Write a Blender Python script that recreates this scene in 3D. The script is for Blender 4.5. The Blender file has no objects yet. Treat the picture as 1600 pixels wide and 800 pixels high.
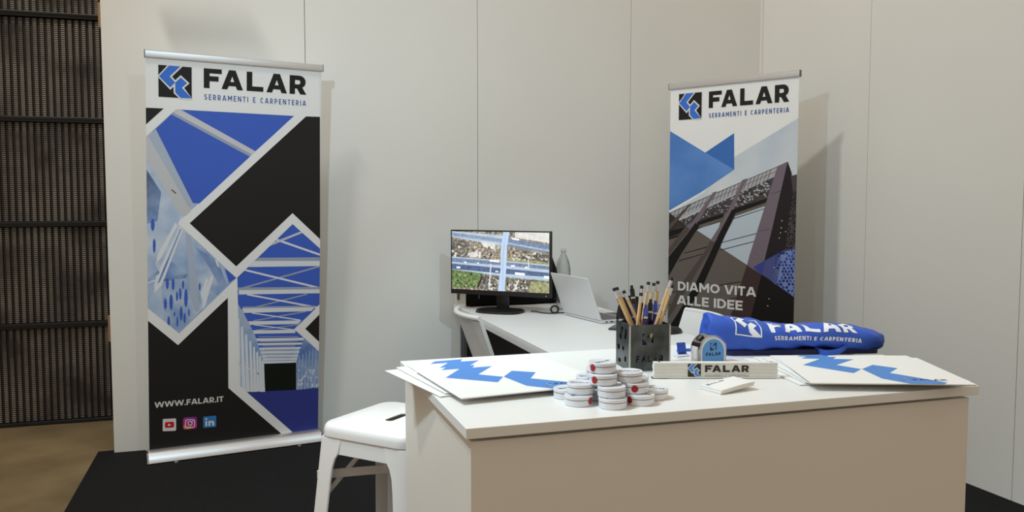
import bpy, bmesh, math, random
from mathutils import Vector, Matrix, Euler

scene = bpy.context.scene
COL = scene.collection
PI = math.pi
R = math.radians

# ------------------------------------------------------------------ camera, world, lights, exposure
cam_data = bpy.data.cameras.new('camera')
cam_data.sensor_width = 36.0
cam_data.lens = 29.92
cam_data.clip_start = 0.05
cam = bpy.data.objects.new('camera', cam_data)
COL.objects.link(cam)
cam.location = (0.6466, -4.9534, 1.3691)
cam.rotation_euler = (R(90 - 3.838), 0, R(-17.563))
scene.camera = cam

world = bpy.data.worlds.new('hall')
scene.world = world
world.use_nodes = True
world.node_tree.nodes['Background'].inputs['Color'].default_value = (1.0, 0.846, 0.66, 1)
world.node_tree.nodes['Background'].inputs['Strength'].default_value = 0.546

def spot(name, loc, target, power, color, angle, blend=0.6, size=0.04):
    d = bpy.data.lights.new(name, 'SPOT')
    d.energy = power
    d.color = color
    d.spot_size = R(angle)
    d.spot_blend = blend
    d.shadow_soft_size = size
    o = bpy.data.objects.new(name, d)
    COL.objects.link(o)
    o.location = loc
    o.rotation_euler = (Vector(target) - Vector(loc)).to_track_quat('-Z', 'Y').to_euler()
    return o

# cool spotlights on the rail over the counter, one added to brighten it, one lamp of the hall ceiling
COOL = (0.60, 0.85, 1.0)
spot('cool_spotlight', (0.0, -2.95, 2.95), (2.6, -0.5, 0.5), 100, COOL, 112, 0.8)
spot('cool_spotlight', (1.1, -2.95, 2.75), (1.3, -0.8, 0.4), 26, COOL, 125, 0.8)
spot('cool_spotlight', (0.1, -3.30, 2.75), (1.4, -3.35, 0.95), 92, COOL, 58, 0.5)  # extra spot added to lift the counter top and its left side
spot('cool_spotlight', (1.9, -2.90, 2.90), (2.2, -0.95, 0.70), 76, COOL, 46, 0.6)
def hall_lamp(loc, target, power, sx, sy):
    d = bpy.data.lights.new('hall_ceiling_lamp', 'AREA')
    d.shape = 'RECTANGLE'
    d.size, d.size_y = sx, sy
    d.energy = power
    d.color = (1.0, 0.97, 0.90)
    o = bpy.data.objects.new('hall_ceiling_lamp', d)
    COL.objects.link(o)
    o.location = loc
    o.rotation_euler = (Vector(target) - Vector(loc)).to_track_quat('-Z', 'Y').to_euler()
hall_lamp((-1.0, -1.9, 6.5), (1.2, -1.2, 1.0), 118, 0.5, 0.3)

scene.view_settings.view_transform = 'Standard'
scene.view_settings.look = 'None'
scene.view_settings.gamma = 1.0
scene.view_settings.exposure = 0.0
scene.view_settings.use_curve_mapping = False

# ------------------------------------------------------------------ materials
def lin(c):
    out = []
    for v in c:
        v /= 255.0
        out.append(v / 12.92 if v <= 0.04045 else ((v + 0.055) / 1.055) ** 2.4)
    return out

def mat(name, rgb, rough=0.6, metal=0.0, var=0.0, scale=8.0, bump=0.0, bscale=None, spec=0.5, rgb2=None, stretch=None):
    m = bpy.data.materials.new(name)
    m.use_nodes = True
    nt = m.node_tree
    b = nt.nodes['Principled BSDF']
    b.inputs['Roughness'].default_value = rough
    b.inputs['Metallic'].default_value = metal
    b.inputs['Specular IOR Level'].default_value = spec
    c = lin(rgb)
    b.inputs['Base Color'].default_value = (*c, 1)
    if var or rgb2 or bump:
        tc = nt.nodes.new('ShaderNodeTexCoord')
        src = tc.outputs['Object']
        if stretch:
            mp = nt.nodes.new('ShaderNodeMapping')
            mp.inputs['Scale'].default_value = stretch
            nt.links.new(src, mp.inputs['Vector'])
            src = mp.outputs['Vector']
        nz = nt.nodes.new('ShaderNodeTexNoise')
        nz.inputs['Scale'].default_value = scale
        nz.inputs['Detail'].default_value = 5
        nt.links.new(src, nz.inputs['Vector'])
        if var or rgb2:
            ramp = nt.nodes.new('ShaderNodeValToRGB')
            c2 = lin(rgb2) if rgb2 else [min(1, x * (1 + var)) for x in c]
            c1 = c if rgb2 else [x * (1 - var) for x in c]
            ramp.color_ramp.elements[0].position = 0.32
            ramp.color_ramp.elements[1].position = 0.68
            ramp.color_ramp.elements[0].color = (*c1, 1)
            ramp.color_ramp.elements[1].color = (*c2, 1)
            nt.links.new(nz.outputs['Fac'], ramp.inputs['Fac'])
            nt.links.new(ramp.outputs['Color'], b.inputs['Base Color'])
        if bump:
            n2 = nz
            if bscale:
                n2 = nt.nodes.new('ShaderNodeTexNoise')
                n2.inputs['Scale'].default_value = bscale
                n2.inputs['Detail'].default_value = 4
                nt.links.new(src, n2.inputs['Vector'])
            bp = nt.nodes.new('ShaderNodeBump')
            bp.inputs['Strength'].default_value = bump
            bp.inputs['Distance'].default_value = 0.004
            nt.links.new(n2.outputs['Fac'], bp.inputs['Height'])
            nt.links.new(bp.outputs['Normal'], b.inputs['Normal'])
    return m

def emit(name, rgb, strength=1.0, rgb2=None, scale=20, rgb3=None):
    m = bpy.data.materials.new(name)
    m.use_nodes = True
    nt = m.node_tree
    b = nt.nodes['Principled BSDF']
    b.inputs['Base Color'].default_value = (0.01, 0.01, 0.01, 1)
    b.inputs['Roughness'].default_value = 0.5
    b.inputs['Emission Strength'].default_value = strength
    b.inputs['Emission Color'].default_value = (*lin(rgb), 1)
    if rgb2:
        tc = nt.nodes.new('ShaderNodeTexCoord')
        nz = nt.nodes.new('ShaderNodeTexNoise')
        nz.inputs['Scale'].default_value = scale
        nz.inputs['Detail'].default_value = 6
        nz.inputs['Roughness'].default_value = 0.75
        ramp = nt.nodes.new('ShaderNodeValToRGB')
        ramp.color_ramp.elements[0].position = 0.36
        ramp.color_ramp.elements[1].position = 0.64
        ramp.color_ramp.elements[0].color = (*lin(rgb), 1)
        ramp.color_ramp.elements[1].color = (*lin(rgb2), 1)
        if rgb3:
            e = ramp.color_ramp.elements.new(0.5)
            e.color = (*lin(rgb3), 1)
        nt.links.new(tc.outputs['Object'], nz.inputs['Vector'])
        nt.links.new(nz.outputs['Fac'], ramp.inputs['Fac'])
        nt.links.new(ramp.outputs['Color'], b.inputs['Emission Color'])
    return m

M = {}
M['wall'] = mat('wall_laminate', (226, 225, 221), 0.55, var=0.015, scale=1.3, bump=0.05, bscale=60)
M['seam'] = mat('seam_shadow_gap', (120, 120, 116), 0.7, var=0.1)
M['alu'] = mat('brushed_aluminium', (214, 214, 216), 0.36, 0.85, var=0.03, scale=30, stretch=(1, 30, 30))
M['alu_dark'] = mat('dark_aluminium_edge', (110, 110, 112), 0.4, 0.8, var=0.05)
M['chrome'] = mat('chrome', (170, 170, 174), 0.10, 1.0, var=0.02)
M['wood_raw'] = mat('raw_timber', (150, 116, 80), 0.7, var=0.15, scale=14, stretch=(1, 1, 0.1))
M['concrete'] = mat('dusty_concrete', (108, 92, 66), 0.5, var=0.0, scale=2.2, rgb2=(142, 124, 92), bump=0.1, bscale=40)
M['carpet'] = mat('black_carpet', (32, 32, 33), 0.95, var=0.35, scale=260, bump=0.6, bscale=500, spec=0.1)
M['white_lam'] = mat('white_counter_laminate', (236, 230, 222), 0.42, var=0.01, scale=3)
M['white_top'] = mat('white_worktop', (240, 240, 238), 0.32, var=0.008, scale=4)
M['gap_shade'] = mat('counter_gap_shade', (70, 62, 56), 0.8, var=0.05)
M['desk'] = mat('desk_top_white', (226, 227, 228), 0.4, var=0.01, scale=4)
M['desk_edge'] = mat('desk_edge_band', (205, 206, 208), 0.5, var=0.02)
M['black_metal'] = mat('black_metal', (24, 24, 26), 0.45, 0.3, var=0.1)
M['dark_panel'] = mat('dark_grey_panel', (92, 92, 95), 0.7, var=0.06)
M['black_plastic'] = mat('black_plastic', (16, 16, 17), 0.38, var=0.1)
M['black_matte'] = mat('black_fabric', (18, 18, 19), 0.9, var=0.25, scale=60, bump=0.3, bscale=160, spec=0.2)
M['chair_white'] = mat('white_moulded_plastic', (228, 228, 226), 0.4, var=0.01)
M['stool_white'] = mat('white_painted_steel', (238, 234, 232), 0.3, var=0.01)
M['paper'] = mat('white_card', (240, 240, 238), 0.6, var=0.01, scale=5)
M['paper_edge'] = mat('card_edge', (226, 226, 224), 0.7, var=0.03)
M['print_blue'] = mat('printed_blue', (72, 136, 214), 0.5, var=0.01)
M['print_black'] = mat('printed_black', (26, 24, 25), 0.5, var=0.05)
M['print_grey'] = mat('printed_grey', (150, 150, 152), 0.5, var=0.05)
M['tin'] = mat('white_lacquered_tin', (224, 227, 234), 0.35, 0.0, var=0.01)
M['tin_dark'] = mat('tin_seam', (120, 118, 118), 0.5, 0.3, var=0.05)
M['red'] = mat('red_sticker', (158, 16, 30), 0.45, var=0.04)
M['steel_raw'] = mat('oiled_raw_steel', (58, 62, 63), 0.36, 0.9, var=0.0, scale=22, rgb2=(104, 108, 109))
M['steel_weld'] = mat('ground_steel_seam', (190, 190, 186), 0.32, 0.9, var=0.1, scale=40)
M['pencil'] = mat('natural_pencil_wood', (206, 172, 122), 0.55, var=0.08, scale=30, stretch=(8, 8, 0.6))
M['eraser'] = mat('black_eraser', (34, 33, 36), 0.8, var=0.1)
M['ferrule'] = mat('silver_ferrule', (215, 215, 218), 0.25, 0.9, var=0.04)
M['graphite_text'] = mat('pencil_print', (70, 70, 84), 0.5, var=0.05)
M['pen_purple'] = mat('violet_pen_barrel', (54, 34, 104), 0.25, var=0.05)
M['pen_blue'] = mat('blue_pen_cap', (62, 82, 170), 0.25, var=0.05)
M['pen_black'] = mat('black_pen_barrel', (20, 20, 24), 0.22, var=0.05)
M['ruler'] = mat('white_painted_wood', (232, 230, 224), 0.5, var=0.03, scale=30)
M['tape_blue'] = mat('blue_tape_label', (84, 152, 222), 0.35, var=0.02)
M['tape_white'] = mat('white_tape_side', (226, 226, 226), 0.4, var=0.02)
M['bag'] = mat('blue_polyester', (56, 92, 192), 0.55, var=0.05, scale=6, bump=0.12, bscale=240, spec=0.3)
M['bag_shade'] = mat('shaded_navy_fold', (20, 26, 70), 0.8, var=0.1)
M['bag_print'] = mat('white_screen_print', (236, 238, 242), 0.6, var=0.01)
M['silver'] = mat('laptop_silver', (212, 213, 214), 0.42, 0.25, var=0.01)
M['key_grey'] = mat('keyboard_grey', (92, 93, 96), 0.5, 0.2, var=0.05)
M['box_white'] = mat('ivory_plastic', (214, 212, 204), 0.5, var=0.02)
M['glass_screen'] = mat('dark_glass', (10, 10, 12), 0.15, var=0.02)
M['reflect_white'] = mat('white_power_dot', (240, 240, 240), 0.4, var=0.01)

pet = bpy.data.materials.new('clear_pet')
pet.use_nodes = True
_nt = pet.node_tree
_nt.nodes.remove(_nt.nodes['Principled BSDF'])
_tr = _nt.nodes.new('ShaderNodeBsdfTransparent')
_tr.inputs['Color'].default_value = (0.93, 0.94, 0.94, 1)
_gl = _nt.nodes.new('ShaderNodeBsdfGlossy')
_gl.inputs['Roughness'].default_value = 0.08
_lw = _nt.nodes.new('ShaderNodeLayerWeight')
_lw.inputs['Blend'].default_value = 0.22
_mx = _nt.nodes.new('ShaderNodeMixShader')
_nt.links.new(_lw.outputs['Facing'], _mx.inputs['Fac'])
_nt.links.new(_tr.outputs[0], _mx.inputs[1])
_nt.links.new(_gl.outputs[0], _mx.inputs[2])
_nt.links.new(_mx.outputs[0], _nt.nodes['Material Output'].inputs['Surface'])
M['pet'] = pet

# perforated corrugated steel: dark sheet with rows of slots that show paler metal behind
def perforated():
    m = bpy.data.materials.new('perforated_dark_steel')
    m.use_nodes = True
    nt = m.node_tree
    b = nt.nodes['Principled BSDF']
    b.inputs['Roughness'].default_value = 0.6
    b.inputs['Metallic'].default_value = 0.2
    tc = nt.nodes.new('ShaderNodeTexCoord')
    sp = nt.nodes.new('ShaderNodeSeparateXYZ')
    nt.links.new(tc.outputs['Object'], sp.inputs[0])
    def mth(op, a, bb=None, c=None):
        n = nt.nodes.new('ShaderNodeMath')
        n.operation = op
        for i, v in enumerate((a, bb, c)):
            if v is None:
                continue
            if isinstance(v, (int, float)):
                n.inputs[i].default_value = v
            else:
                nt.links.new(v, n.inputs[i])
        return n.outputs[0]
    fx = mth('FRACT', mth('DIVIDE', sp.outputs['X'], 0.0375))
    inx = mth('MULTIPLY', mth('GREATER_THAN', fx, 0.20), mth('LESS_THAN', fx, 0.80))
    fz = mth('FRACT', mth('DIVIDE', sp.outputs['Z'], 0.0118))
    inz = mth('LESS_THAN', fz, 0.42)
    slot = mth('MULTIPLY', inx, inz)
    nz = nt.nodes.new('ShaderNodeTexNoise')
    nz.inputs['Scale'].default_value = 3.2
    nz.inputs['Detail'].default_value = 3
    nt.links.new(tc.outputs['Object'], nz.inputs['Vector'])
    rmp = nt.nodes.new('ShaderNodeValToRGB')
    rmp.color_ramp.elements[0].position = 0.36
    rmp.color_ramp.elements[0].color = (*lin((70, 63, 55)), 1)
    rmp.color_ramp.elements[1].position = 0.58
    rmp.color_ramp.elements[1].color = (*lin((158, 150, 138)), 1)
    nt.links.new(nz.outputs['Fac'], rmp.inputs['Fac'])
    mx = nt.nodes.new('ShaderNodeMix')
    mx.data_type = 'RGBA'
    nt.links.new(slot, mx.inputs['Factor'])
    mx.inputs[6].default_value = (*lin((36, 30, 27)), 1)
    nt.links.new(rmp.outputs['Color'], mx.inputs[7])
    nt.links.new(mx.outputs[2], b.inputs['Base Color'])
    return m
M['perforated'] = perforated()

# ------------------------------------------------------------------ helpers
def link(o, parent=None):
    COL.objects.link(o)
    if parent is not None:
        o.parent = parent
    return o

def obj(name, bm, m, parent=None, smooth=False, loc=None, rot=None):
    me = bpy.data.meshes.new(name)
    bmesh.ops.recalc_face_normals(bm, faces=bm.faces)
    bm.to_mesh(me)
    bm.free()
    for x in (m if isinstance(m, (list, tuple)) else [m]):
        me.materials.append(M[x] if isinstance(x, str) else x)
    if smooth:
        for p in me.polygons:
            p.use_smooth = True
        if smooth != 'all':
            me.set_sharp_from_angle(angle=R(35))
    o = bpy.data.objects.new(name, me)
    link(o, parent)
    if loc is not None:
        o.location = loc
    if rot is not None:
        o.rotation_euler = rot
    return o

def thing(name, label, cat, loc=(0, 0, 0), rot=(0, 0, 0), group=None):
    o = bpy.data.objects.new(name, None)
    o.empty_display_size = 0.05
    link(o)
    o.location = loc
    o.rotation_euler = rot
    return tag(o, label, cat, group)

def tag(o, label, cat, group=None):
    o['label'] = label
    o['category'] = cat
    if group:
        o['group'] = group
    return o

def struct(o):
    o['kind'] = 'structure'
    return o

def copy_tree(o, parent=None):
    c = o.copy()
    link(c, parent)
    for ch in list(o.children):
        copy_tree(ch, c)
    return c

def box(bm, c, s, rot=None, bev=0.0, seg=2):
    r = bmesh.ops.create_cube(bm, size=1.0)
    vs = r['verts']
    mtx = Matrix.Translation(c)
    if rot is not None:
        mtx = mtx @ Euler(rot).to_matrix().to_4x4()
    bmesh.ops.transform(bm, matrix=mtx @ Matrix.Diagonal((*s, 1)), verts=vs)
    if bev:
        es = list({e for v in vs for e in v.link_edges})
        bmesh.ops.bevel(bm, geom=es, offset=bev, segments=seg, affect='EDGES', profile=0.5)
    return bm

def nbox(c, s, rot=None, bev=0.0, seg=2):
    return box(bmesh.new(), c, s, rot, bev, seg)

def cyl(bm, a, b, r0, r1=None, n=16, caps=True):
    a, b = Vector(a), Vector(b)
    r1 = r0 if r1 is None else r1
    d = b - a
    q = d.to_track_quat('Z', 'Y').to_matrix()
    rings = []
    for p, r in ((a, r0), (b, r1)):
        rings.append([bm.verts.new(p + q @ Vector((r * math.cos(2 * PI * i / n), r * math.sin(2 * PI * i / n), 0))) for i in range(n)])
    for i in range(n):
        j = (i + 1) % n
        bm.faces.new((rings[0][i], rings[0][j], rings[1][j], rings[1][i]))
    if caps:
        bm.faces.new(rings[0][::-1])
        bm.faces.new(rings[1])
    return bm

def lathe(bm, prof, n=32, closed_top=True, closed_bottom=True):
    rings = []
    for r, z in prof:
        rings.append([bm.verts.new((r * math.cos(2 * PI * i / n), r * math.sin(2 * PI * i / n), z)) for i in range(n)])
    for k in range(len(prof) - 1):
        for i in range(n):
            j = (i + 1) % n
            bm.faces.new((rings[k][i], rings[k][j], rings[k + 1][j], rings[k + 1][i]))
    if closed_bottom:
        bm.faces.new(rings[0][::-1])
    if closed_top:
        bm.faces.new(rings[-1])
    return bm

def tube(bm, pts, r, n=8):
    pts = [Vector(p) for p in pts]
    rings = []
    up = Vector((0.13, 0.21, 0.97))
    for i, p in enumerate(pts):
        t = (pts[min(i + 1, len(pts) - 1)] - pts[max(i - 1, 0)]).normalized()
        s = t.cross(up)
        if s.length < 1e-4:
            s = t.cross(Vector((1, 0, 0)))
        s.normalize()
        w = s.cross(t)
        rr = r[i] if isinstance(r, (list, tuple)) else r
        rings.append([bm.verts.new(p + rr * (math.cos(2 * PI * k / n) * s + math.sin(2 * PI * k / n) * w)) for k in range(n)])
    for a, b in zip(rings[:-1], rings[1:]):
        for k in range(n):
            j = (k + 1) % n
            bm.faces.new((a[k], a[j], b[j], b[k]))
    bm.faces.new(rings[0][::-1])
    bm.faces.new(rings[-1])
    return bm

def sweep_smooth(ctrl, n=10):
    out = []
    P = [Vector(c) for c in ctrl]
    P = [2 * P[0] - P[1]] + P + [2 * P[-1] - P[-2]]
    for i in range(1, len(P) - 2):
        for k in range(n):
            t = k / n
            a, b, c, d = P[i - 1], P[i], P[i + 1], P[i + 2]
            out.append(0.5 * ((2 * b) + (c - a) * t + (2 * a - 5 * b + 4 * c - d) * t * t + (3 * b - a - 3 * c + d) * t ** 3))
    out.append(P[-2])
    return out

def prism(bm, pts, z0, z1):
    """extrude a 2D outline (counter-clockwise) along z"""
    a = [bm.verts.new((x, y, z0)) for x, y in pts]
    b = [bm.verts.new((x, y, z1)) for x, y in pts]
    n = len(pts)
    bm.faces.new(a[::-1])
    bm.faces.new(b)
    for i in range(n):
        j = (i + 1) % n
        bm.faces.new((a[i], a[j], b[j], b[i]))
    return bm

def rrect(x0, y0, x1, y1, r, n=5):
    out = []
    for cx, cy, a0 in ((x1 - r, y0 + r, -90), (x1 - r, y1 - r, 0), (x0 + r, y1 - r, 90), (x0 + r, y0 + r, 180)):
        for i in range(n + 1):
            t = R(a0 + 90 * i / n)
            out.append((cx + r * math.cos(t), cy + r * math.sin(t)))
    return out

_tmp = []
def fill2d(contours, extrude=0.0):
    """fill closed 2D outlines (holes by even-odd) and return vertices and faces"""
    cd = bpy.data.curves.new('outline', 'CURVE')
    cd.dimensions = '2D'
    cd.fill_mode = 'BOTH'
    cd.extrude = extrude
    for c in contours:
        s = cd.splines.new('POLY')
        s.points.add(len(c) - 1)
        for p, (x, y) in zip(s.points, c):
            p.co = (x, y, 0, 1)
        s.use_cyclic_u = True
    return curve_geo(cd)

def curve_geo(cd):
    o = bpy.data.objects.new('outline', cd)
    COL.objects.link(o)
    dg = bpy.context.evaluated_depsgraph_get()
    dg.update()
    ev = o.evaluated_get(dg)
    me = ev.to_mesh()
    vs = [tuple(v.co) for v in me.vertices]
    fs = [tuple(p.vertices) for p in me.polygons]
    ev.to_mesh_clear()
    bpy.data.objects.remove(o)
    return vs, fs

def add_geo(bm, geo, f, mi=0):
    """add (vertices, faces) mapped through f(x, y) -> Vector"""
    vs, fs = geo
    nv = [bm.verts.new(f(v[0], v[1])) for v in vs]
    for q in fs:
        if len(set(q)) < 3:
            continue
        try:
            fc = bm.faces.new([nv[i] for i in q])
            fc.material_index = mi
        except ValueError:
            pass
    return bm

# --- the company mark, drawn once: two chevrons in a square, and the five heavy letters
CHEV_A = [(.317, 1.0), (.66, 1.0), (.337, .66), (.50, .48), (.35, .31), (.016, .64)]
CHEV_B = [(.67, .655), (.86, .484), (.70, .33), (1.0, .01), (.66, .0), (.50, .163), (.50, .48)]
SQUARE = [(0, 0), (1, 0), (1, 1), (0, 1)]
def grow(poly, d):
    cx = sum(p[0] for p in poly) / len(poly); cy = sum(p[1] for p in poly) / len(poly)
    n = len(poly); out = []
    for i in range(n):
        a, b, c = Vector(poly[i - 1]), Vector(poly[i]), Vector(poly[(i + 1) % n])
        e1 = (b - a).normalized(); e2 = (c - b).normalized()
        ar = sum(poly[k - 1][0] * poly[k][1] - poly[k][0] * poly[k - 1][1] for k in range(n))
        s = 1 if ar > 0 else -1
        n1 = Vector((e1.y, -e1.x)) * s; n2 = Vector((e2.y, -e2.x)) * s
        m = (n1 + n2)
        k = d / max(0.4, (1 + n1.dot(n2)))
        q = b + m * k
        out.append((min(1.03, max(-.03, q.x)), min(1.03, max(-.03, q.y))))
    return out
GLYPH = {
 'F': (0.00, [[(0, 0), (.29, 0), (.29, .36), (.74, .36), (.74, .62), (.29, .62), (.29, .76), (.9, .76), (.9, 1), (0, 1)]]),
 'A': (0.88, [[(0, 0), (.30, 0), (.37, .18), (.73, .18), (.80, 0), (1.1, 0), (.72, 1), (.38, 1)], [(.45, .40), (.65, .40), (.55, .68)]]),
 'L': (2.17, [[(0, 0), (.87, 0), (.87, .25), (.29, .25), (.29, 1), (0, 1)]]),
 'a': (3.20, [[(0, 0), (.30, 0), (.37, .18), (.73, .18), (.80, 0), (1.1, 0), (.72, 1), (.38, 1)], [(.45, .40), (.65, .40), (.55, .68)]]),
 'R': (4.44, [[(0, 0), (.29, 0), (.29, .30), (.40, .30), (.58, 0), (.92, 0), (.69, .37), (.80, .45), (.86, .56), (.87, .66), (.86, .77), (.80, .88), (.70, .96), (.56, 1), (0, 1)],
                     [(.29, .53), (.50, .53), (.57, .58), (.58, .65), (.56, .72), (.50, .76), (.29, .76)]]),
}
WORD = []
for k in 'FALaR':
    dx, cs = GLYPH[k]
    WORD += [[(x + dx, y) for x, y in c] for c in cs]
WORD_GEO = fill2d(WORD)          # 5.31 wide, 1 high
GEO_SQ = fill2d([SQUARE])
GEO_CA, GEO_CB = fill2d([CHEV_A]), fill2d([CHEV_B])
GEO_OA, GEO_OB = fill2d([grow(CHEV_A, .05)]), fill2d([grow(CHEV_B, .05)])

def put_logo(bm, f, x, y, s, step, mi=(0, 1, 2)):
    """square mark at (x, y), side s; f(x, y, h) maps to space; mi = black, white, blue"""
    for g, k, m in ((GEO_SQ, 0, mi[0]), (GEO_OA, 1, mi[1]), (GEO_OB, 1.3, mi[1]), (GEO_CA, 2, mi[2]), (GEO_CB, 2, mi[2])):
        if m is None:
            continue
        add_geo(bm, g, lambda u, v, k=k: f(x + u * s, y + v * s, k * step), m)

def put_word(bm, f, x, y, w, h, lift=0.0, mi=0):
    add_geo(bm, WORD_GEO, lambda u, v: f(x + u / 5.31 * w, y + v * h, lift), mi)

# --- plain capitals drawn as strokes: each glyph is (width, list of centre lines) for cap height 1 and stroke t
def arc(cx, cy, rx, ry, a0, a1, n=10):
    return [(cx + rx * math.cos(R(a0 + (a1 - a0) * i / n)), cy + ry * math.sin(R(a0 + (a1 - a0) * i / n))) for i in range(n + 1)]
def glyph(ch, t, k):
    h = t / 2
    a, b = h, 1 - h                       # lowest and highest centre line
    m = 0.5
    if ch == 'I':
        return t, [[(h, 0), (h, 1)]]
    if ch == '.':
        return t, [[(h, 0), (h, t)]]
    w = {'A': .80, 'C': .66, 'D': .72, 'E': .56, 'F': .54, 'L': .53, 'M': .88, 'N': .72, 'O': .84, 'P': .62, 'R': .64, 'S': .60, 'T': .62, 'V': .78, 'W': 1.18}[ch] * k
    l, r = h, w - h
    if ch == 'A':
        return w, [[(h * .7, -.05), (w / 2 - h * .2, 1.03)], [(w - h * .7, -.05), (w / 2 + h * .2, 1.03)], [(w * .18, .27), (w * .82, .27)]]
    if ch == 'V':
        return w, [[(h * .7, 1.05), (w / 2 - h * .2, -.03)], [(w - h * .7, 1.05), (w / 2 + h * .2, -.03)]]
    if ch == 'W':
        q = w / 4
        return w, [[(h * .6, 1.05), (q + h * .1, -.03)], [(q - h * .1, -.03), (2 * q + h * .05, 1.03)], [(2 * q - h * .05, 1.03), (3 * q + h * .1, -.03)], [(3 * q - h * .1, -.03), (w - h * .6, 1.05)]]
    if ch == 'M':
        return w, [[(l, 0), (l, 1)], [(r, 0), (r, 1)], [(l, 1.0), (w / 2, .30)], [(r, 1.0), (w / 2, .30)]]
    if ch == 'N':
        return w, [[(l, 0), (l, 1)], [(r, 0), (r, 1)], [(l * 1.1, 1.02), (w - l * 1.1, -.02)]]
    if ch == 'T':
        return w, [[(0, b), (w, b)], [(w / 2, 0), (w / 2, 1)]]
    if ch == 'L':
        return w, [[(l, 1), (l, 0)], [(0, a), (w, a)]]
    if ch == 'E':
        return w, [[(l, 0), (l, 1)], [(0, a), (w, a)], [(0, m), (w * .93, m)], [(0, b), (w, b)]]
    if ch == 'F':
        return w, [[(l, 0), (l, 1)], [(0, m - .02), (w * .93, m - .02)], [(0, b), (w, b)]]
    if ch == 'O':
        return w, [arc(w / 2, .5, w / 2 - h, .5 - h, 0, 360, 26)]
    if ch == 'C':
        return w, [arc(w * .54, .5, w * .54 - h, .5 - h, 48, 312, 20)]
    if ch == 'D':
        rx = min(w * .55, .5)
        return w, [[(l, 0), (l, 1)], [(0, b), (w - rx, b)] + arc(w - rx, .5, rx - h, .5 - h, 90, -90, 14) + [(0, a)]]
    if ch in 'PR':
        lo = .36 + h * .3
        cy = (b + lo) / 2
        ry = (b - lo) / 2
        out = [[(l, 0), (l, 1)], [(0, b), (w - ry - h - .02, b)] + arc(w - ry - h - .02, cy, ry, ry, 90, -90, 12) + [(0, lo)]]
        if ch == 'R':
            out.append([(w * .46, lo), (w - h * .75, -.05)])
        return w, out
    if ch == 'S':
        ry = (b - a) / 4
        rx = w / 2 - h
        return w, [arc(w / 2, b - ry, rx, ry, 28, 270, 14) + arc(w / 2, a + ry, rx, ry, 90, -152, 14)[1:]]
def stroke_quads(pts, t):
    n = len(pts)
    closed = (Vector(pts[0]) - Vector(pts[-1])).length < 1e-6
    L_, R_ = [], []
    for i in range(n):
        p = Vector(pts[i])
        if closed and i in (0, n - 1):
            a, b = Vector(pts[-2]), Vector(pts[1])
        else:
            a, b = Vector(pts[max(0, i - 1)]), Vector(pts[min(n - 1, i + 1)])
        d = (b - a).normalized()
        nn = Vector((-d.y, d.x)) * t / 2
        L_.append(p + nn)
        R_.append(p - nn)
    return [[tuple(L_[i]), tuple(L_[i + 1]), tuple(R_[i + 1]), tuple(R_[i])] for i in range(n - 1)]
def clip_y(poly):
    for f, s in ((lambda p: p[1], 0.0), (lambda p: 1 - p[1], 1.0)):
        out = []
        for i in range(len(poly)):
            a, b = poly[i - 1], poly[i]
            fa, fb = f(a), f(b)
            if (fa >= 0) != (fb >= 0):
                q = fa / (fa - fb)
                out.append((a[0] + q * (b[0] - a[0]), a[1] + q * (b[1] - a[1])))
            if fb >= 0:
                out.append(b)
        poly = out
        if len(poly) < 3:
            return []
    return poly
def letters(body, w, h, t, k=1.0, gap=0.16, blank=0.34):
    """capitals fitted into a w x h box; returns per word (vertices with a tiny lift per stroke, faces)"""
    words = [([], [])]
    x = 0.0
    for ch in body:
        vs, fs = words[-1]
        if ch == ' ':
            x += blank
            words.append(([], []))
            continue
        gw, lines = glyph(ch, t, k)
        for j, ln in enumerate(lines):
            for q in stroke_quads(ln, t):
                q = clip_y(q)
                if len(q) < 3:
                    continue
                fs.append(tuple(range(len(vs), len(vs) + len(q))))
                vs += [(x + a, b, j) for a, b in q]
        x += gw + gap
    x -= gap
    return [([(a / x * w, b * h, j) for a, b, j in vs], fs) for vs, fs in words]
def add_letters(bm, geo, f, step, mi=0):
    vs, fs = geo
    nv = [bm.verts.new(f(v[0], v[1], v[2] * step)) for v in vs]
    for q in fs:
        try:
            bm.faces.new([nv[i] for i in q]).material_index = mi
        except ValueError:
            pass

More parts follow.
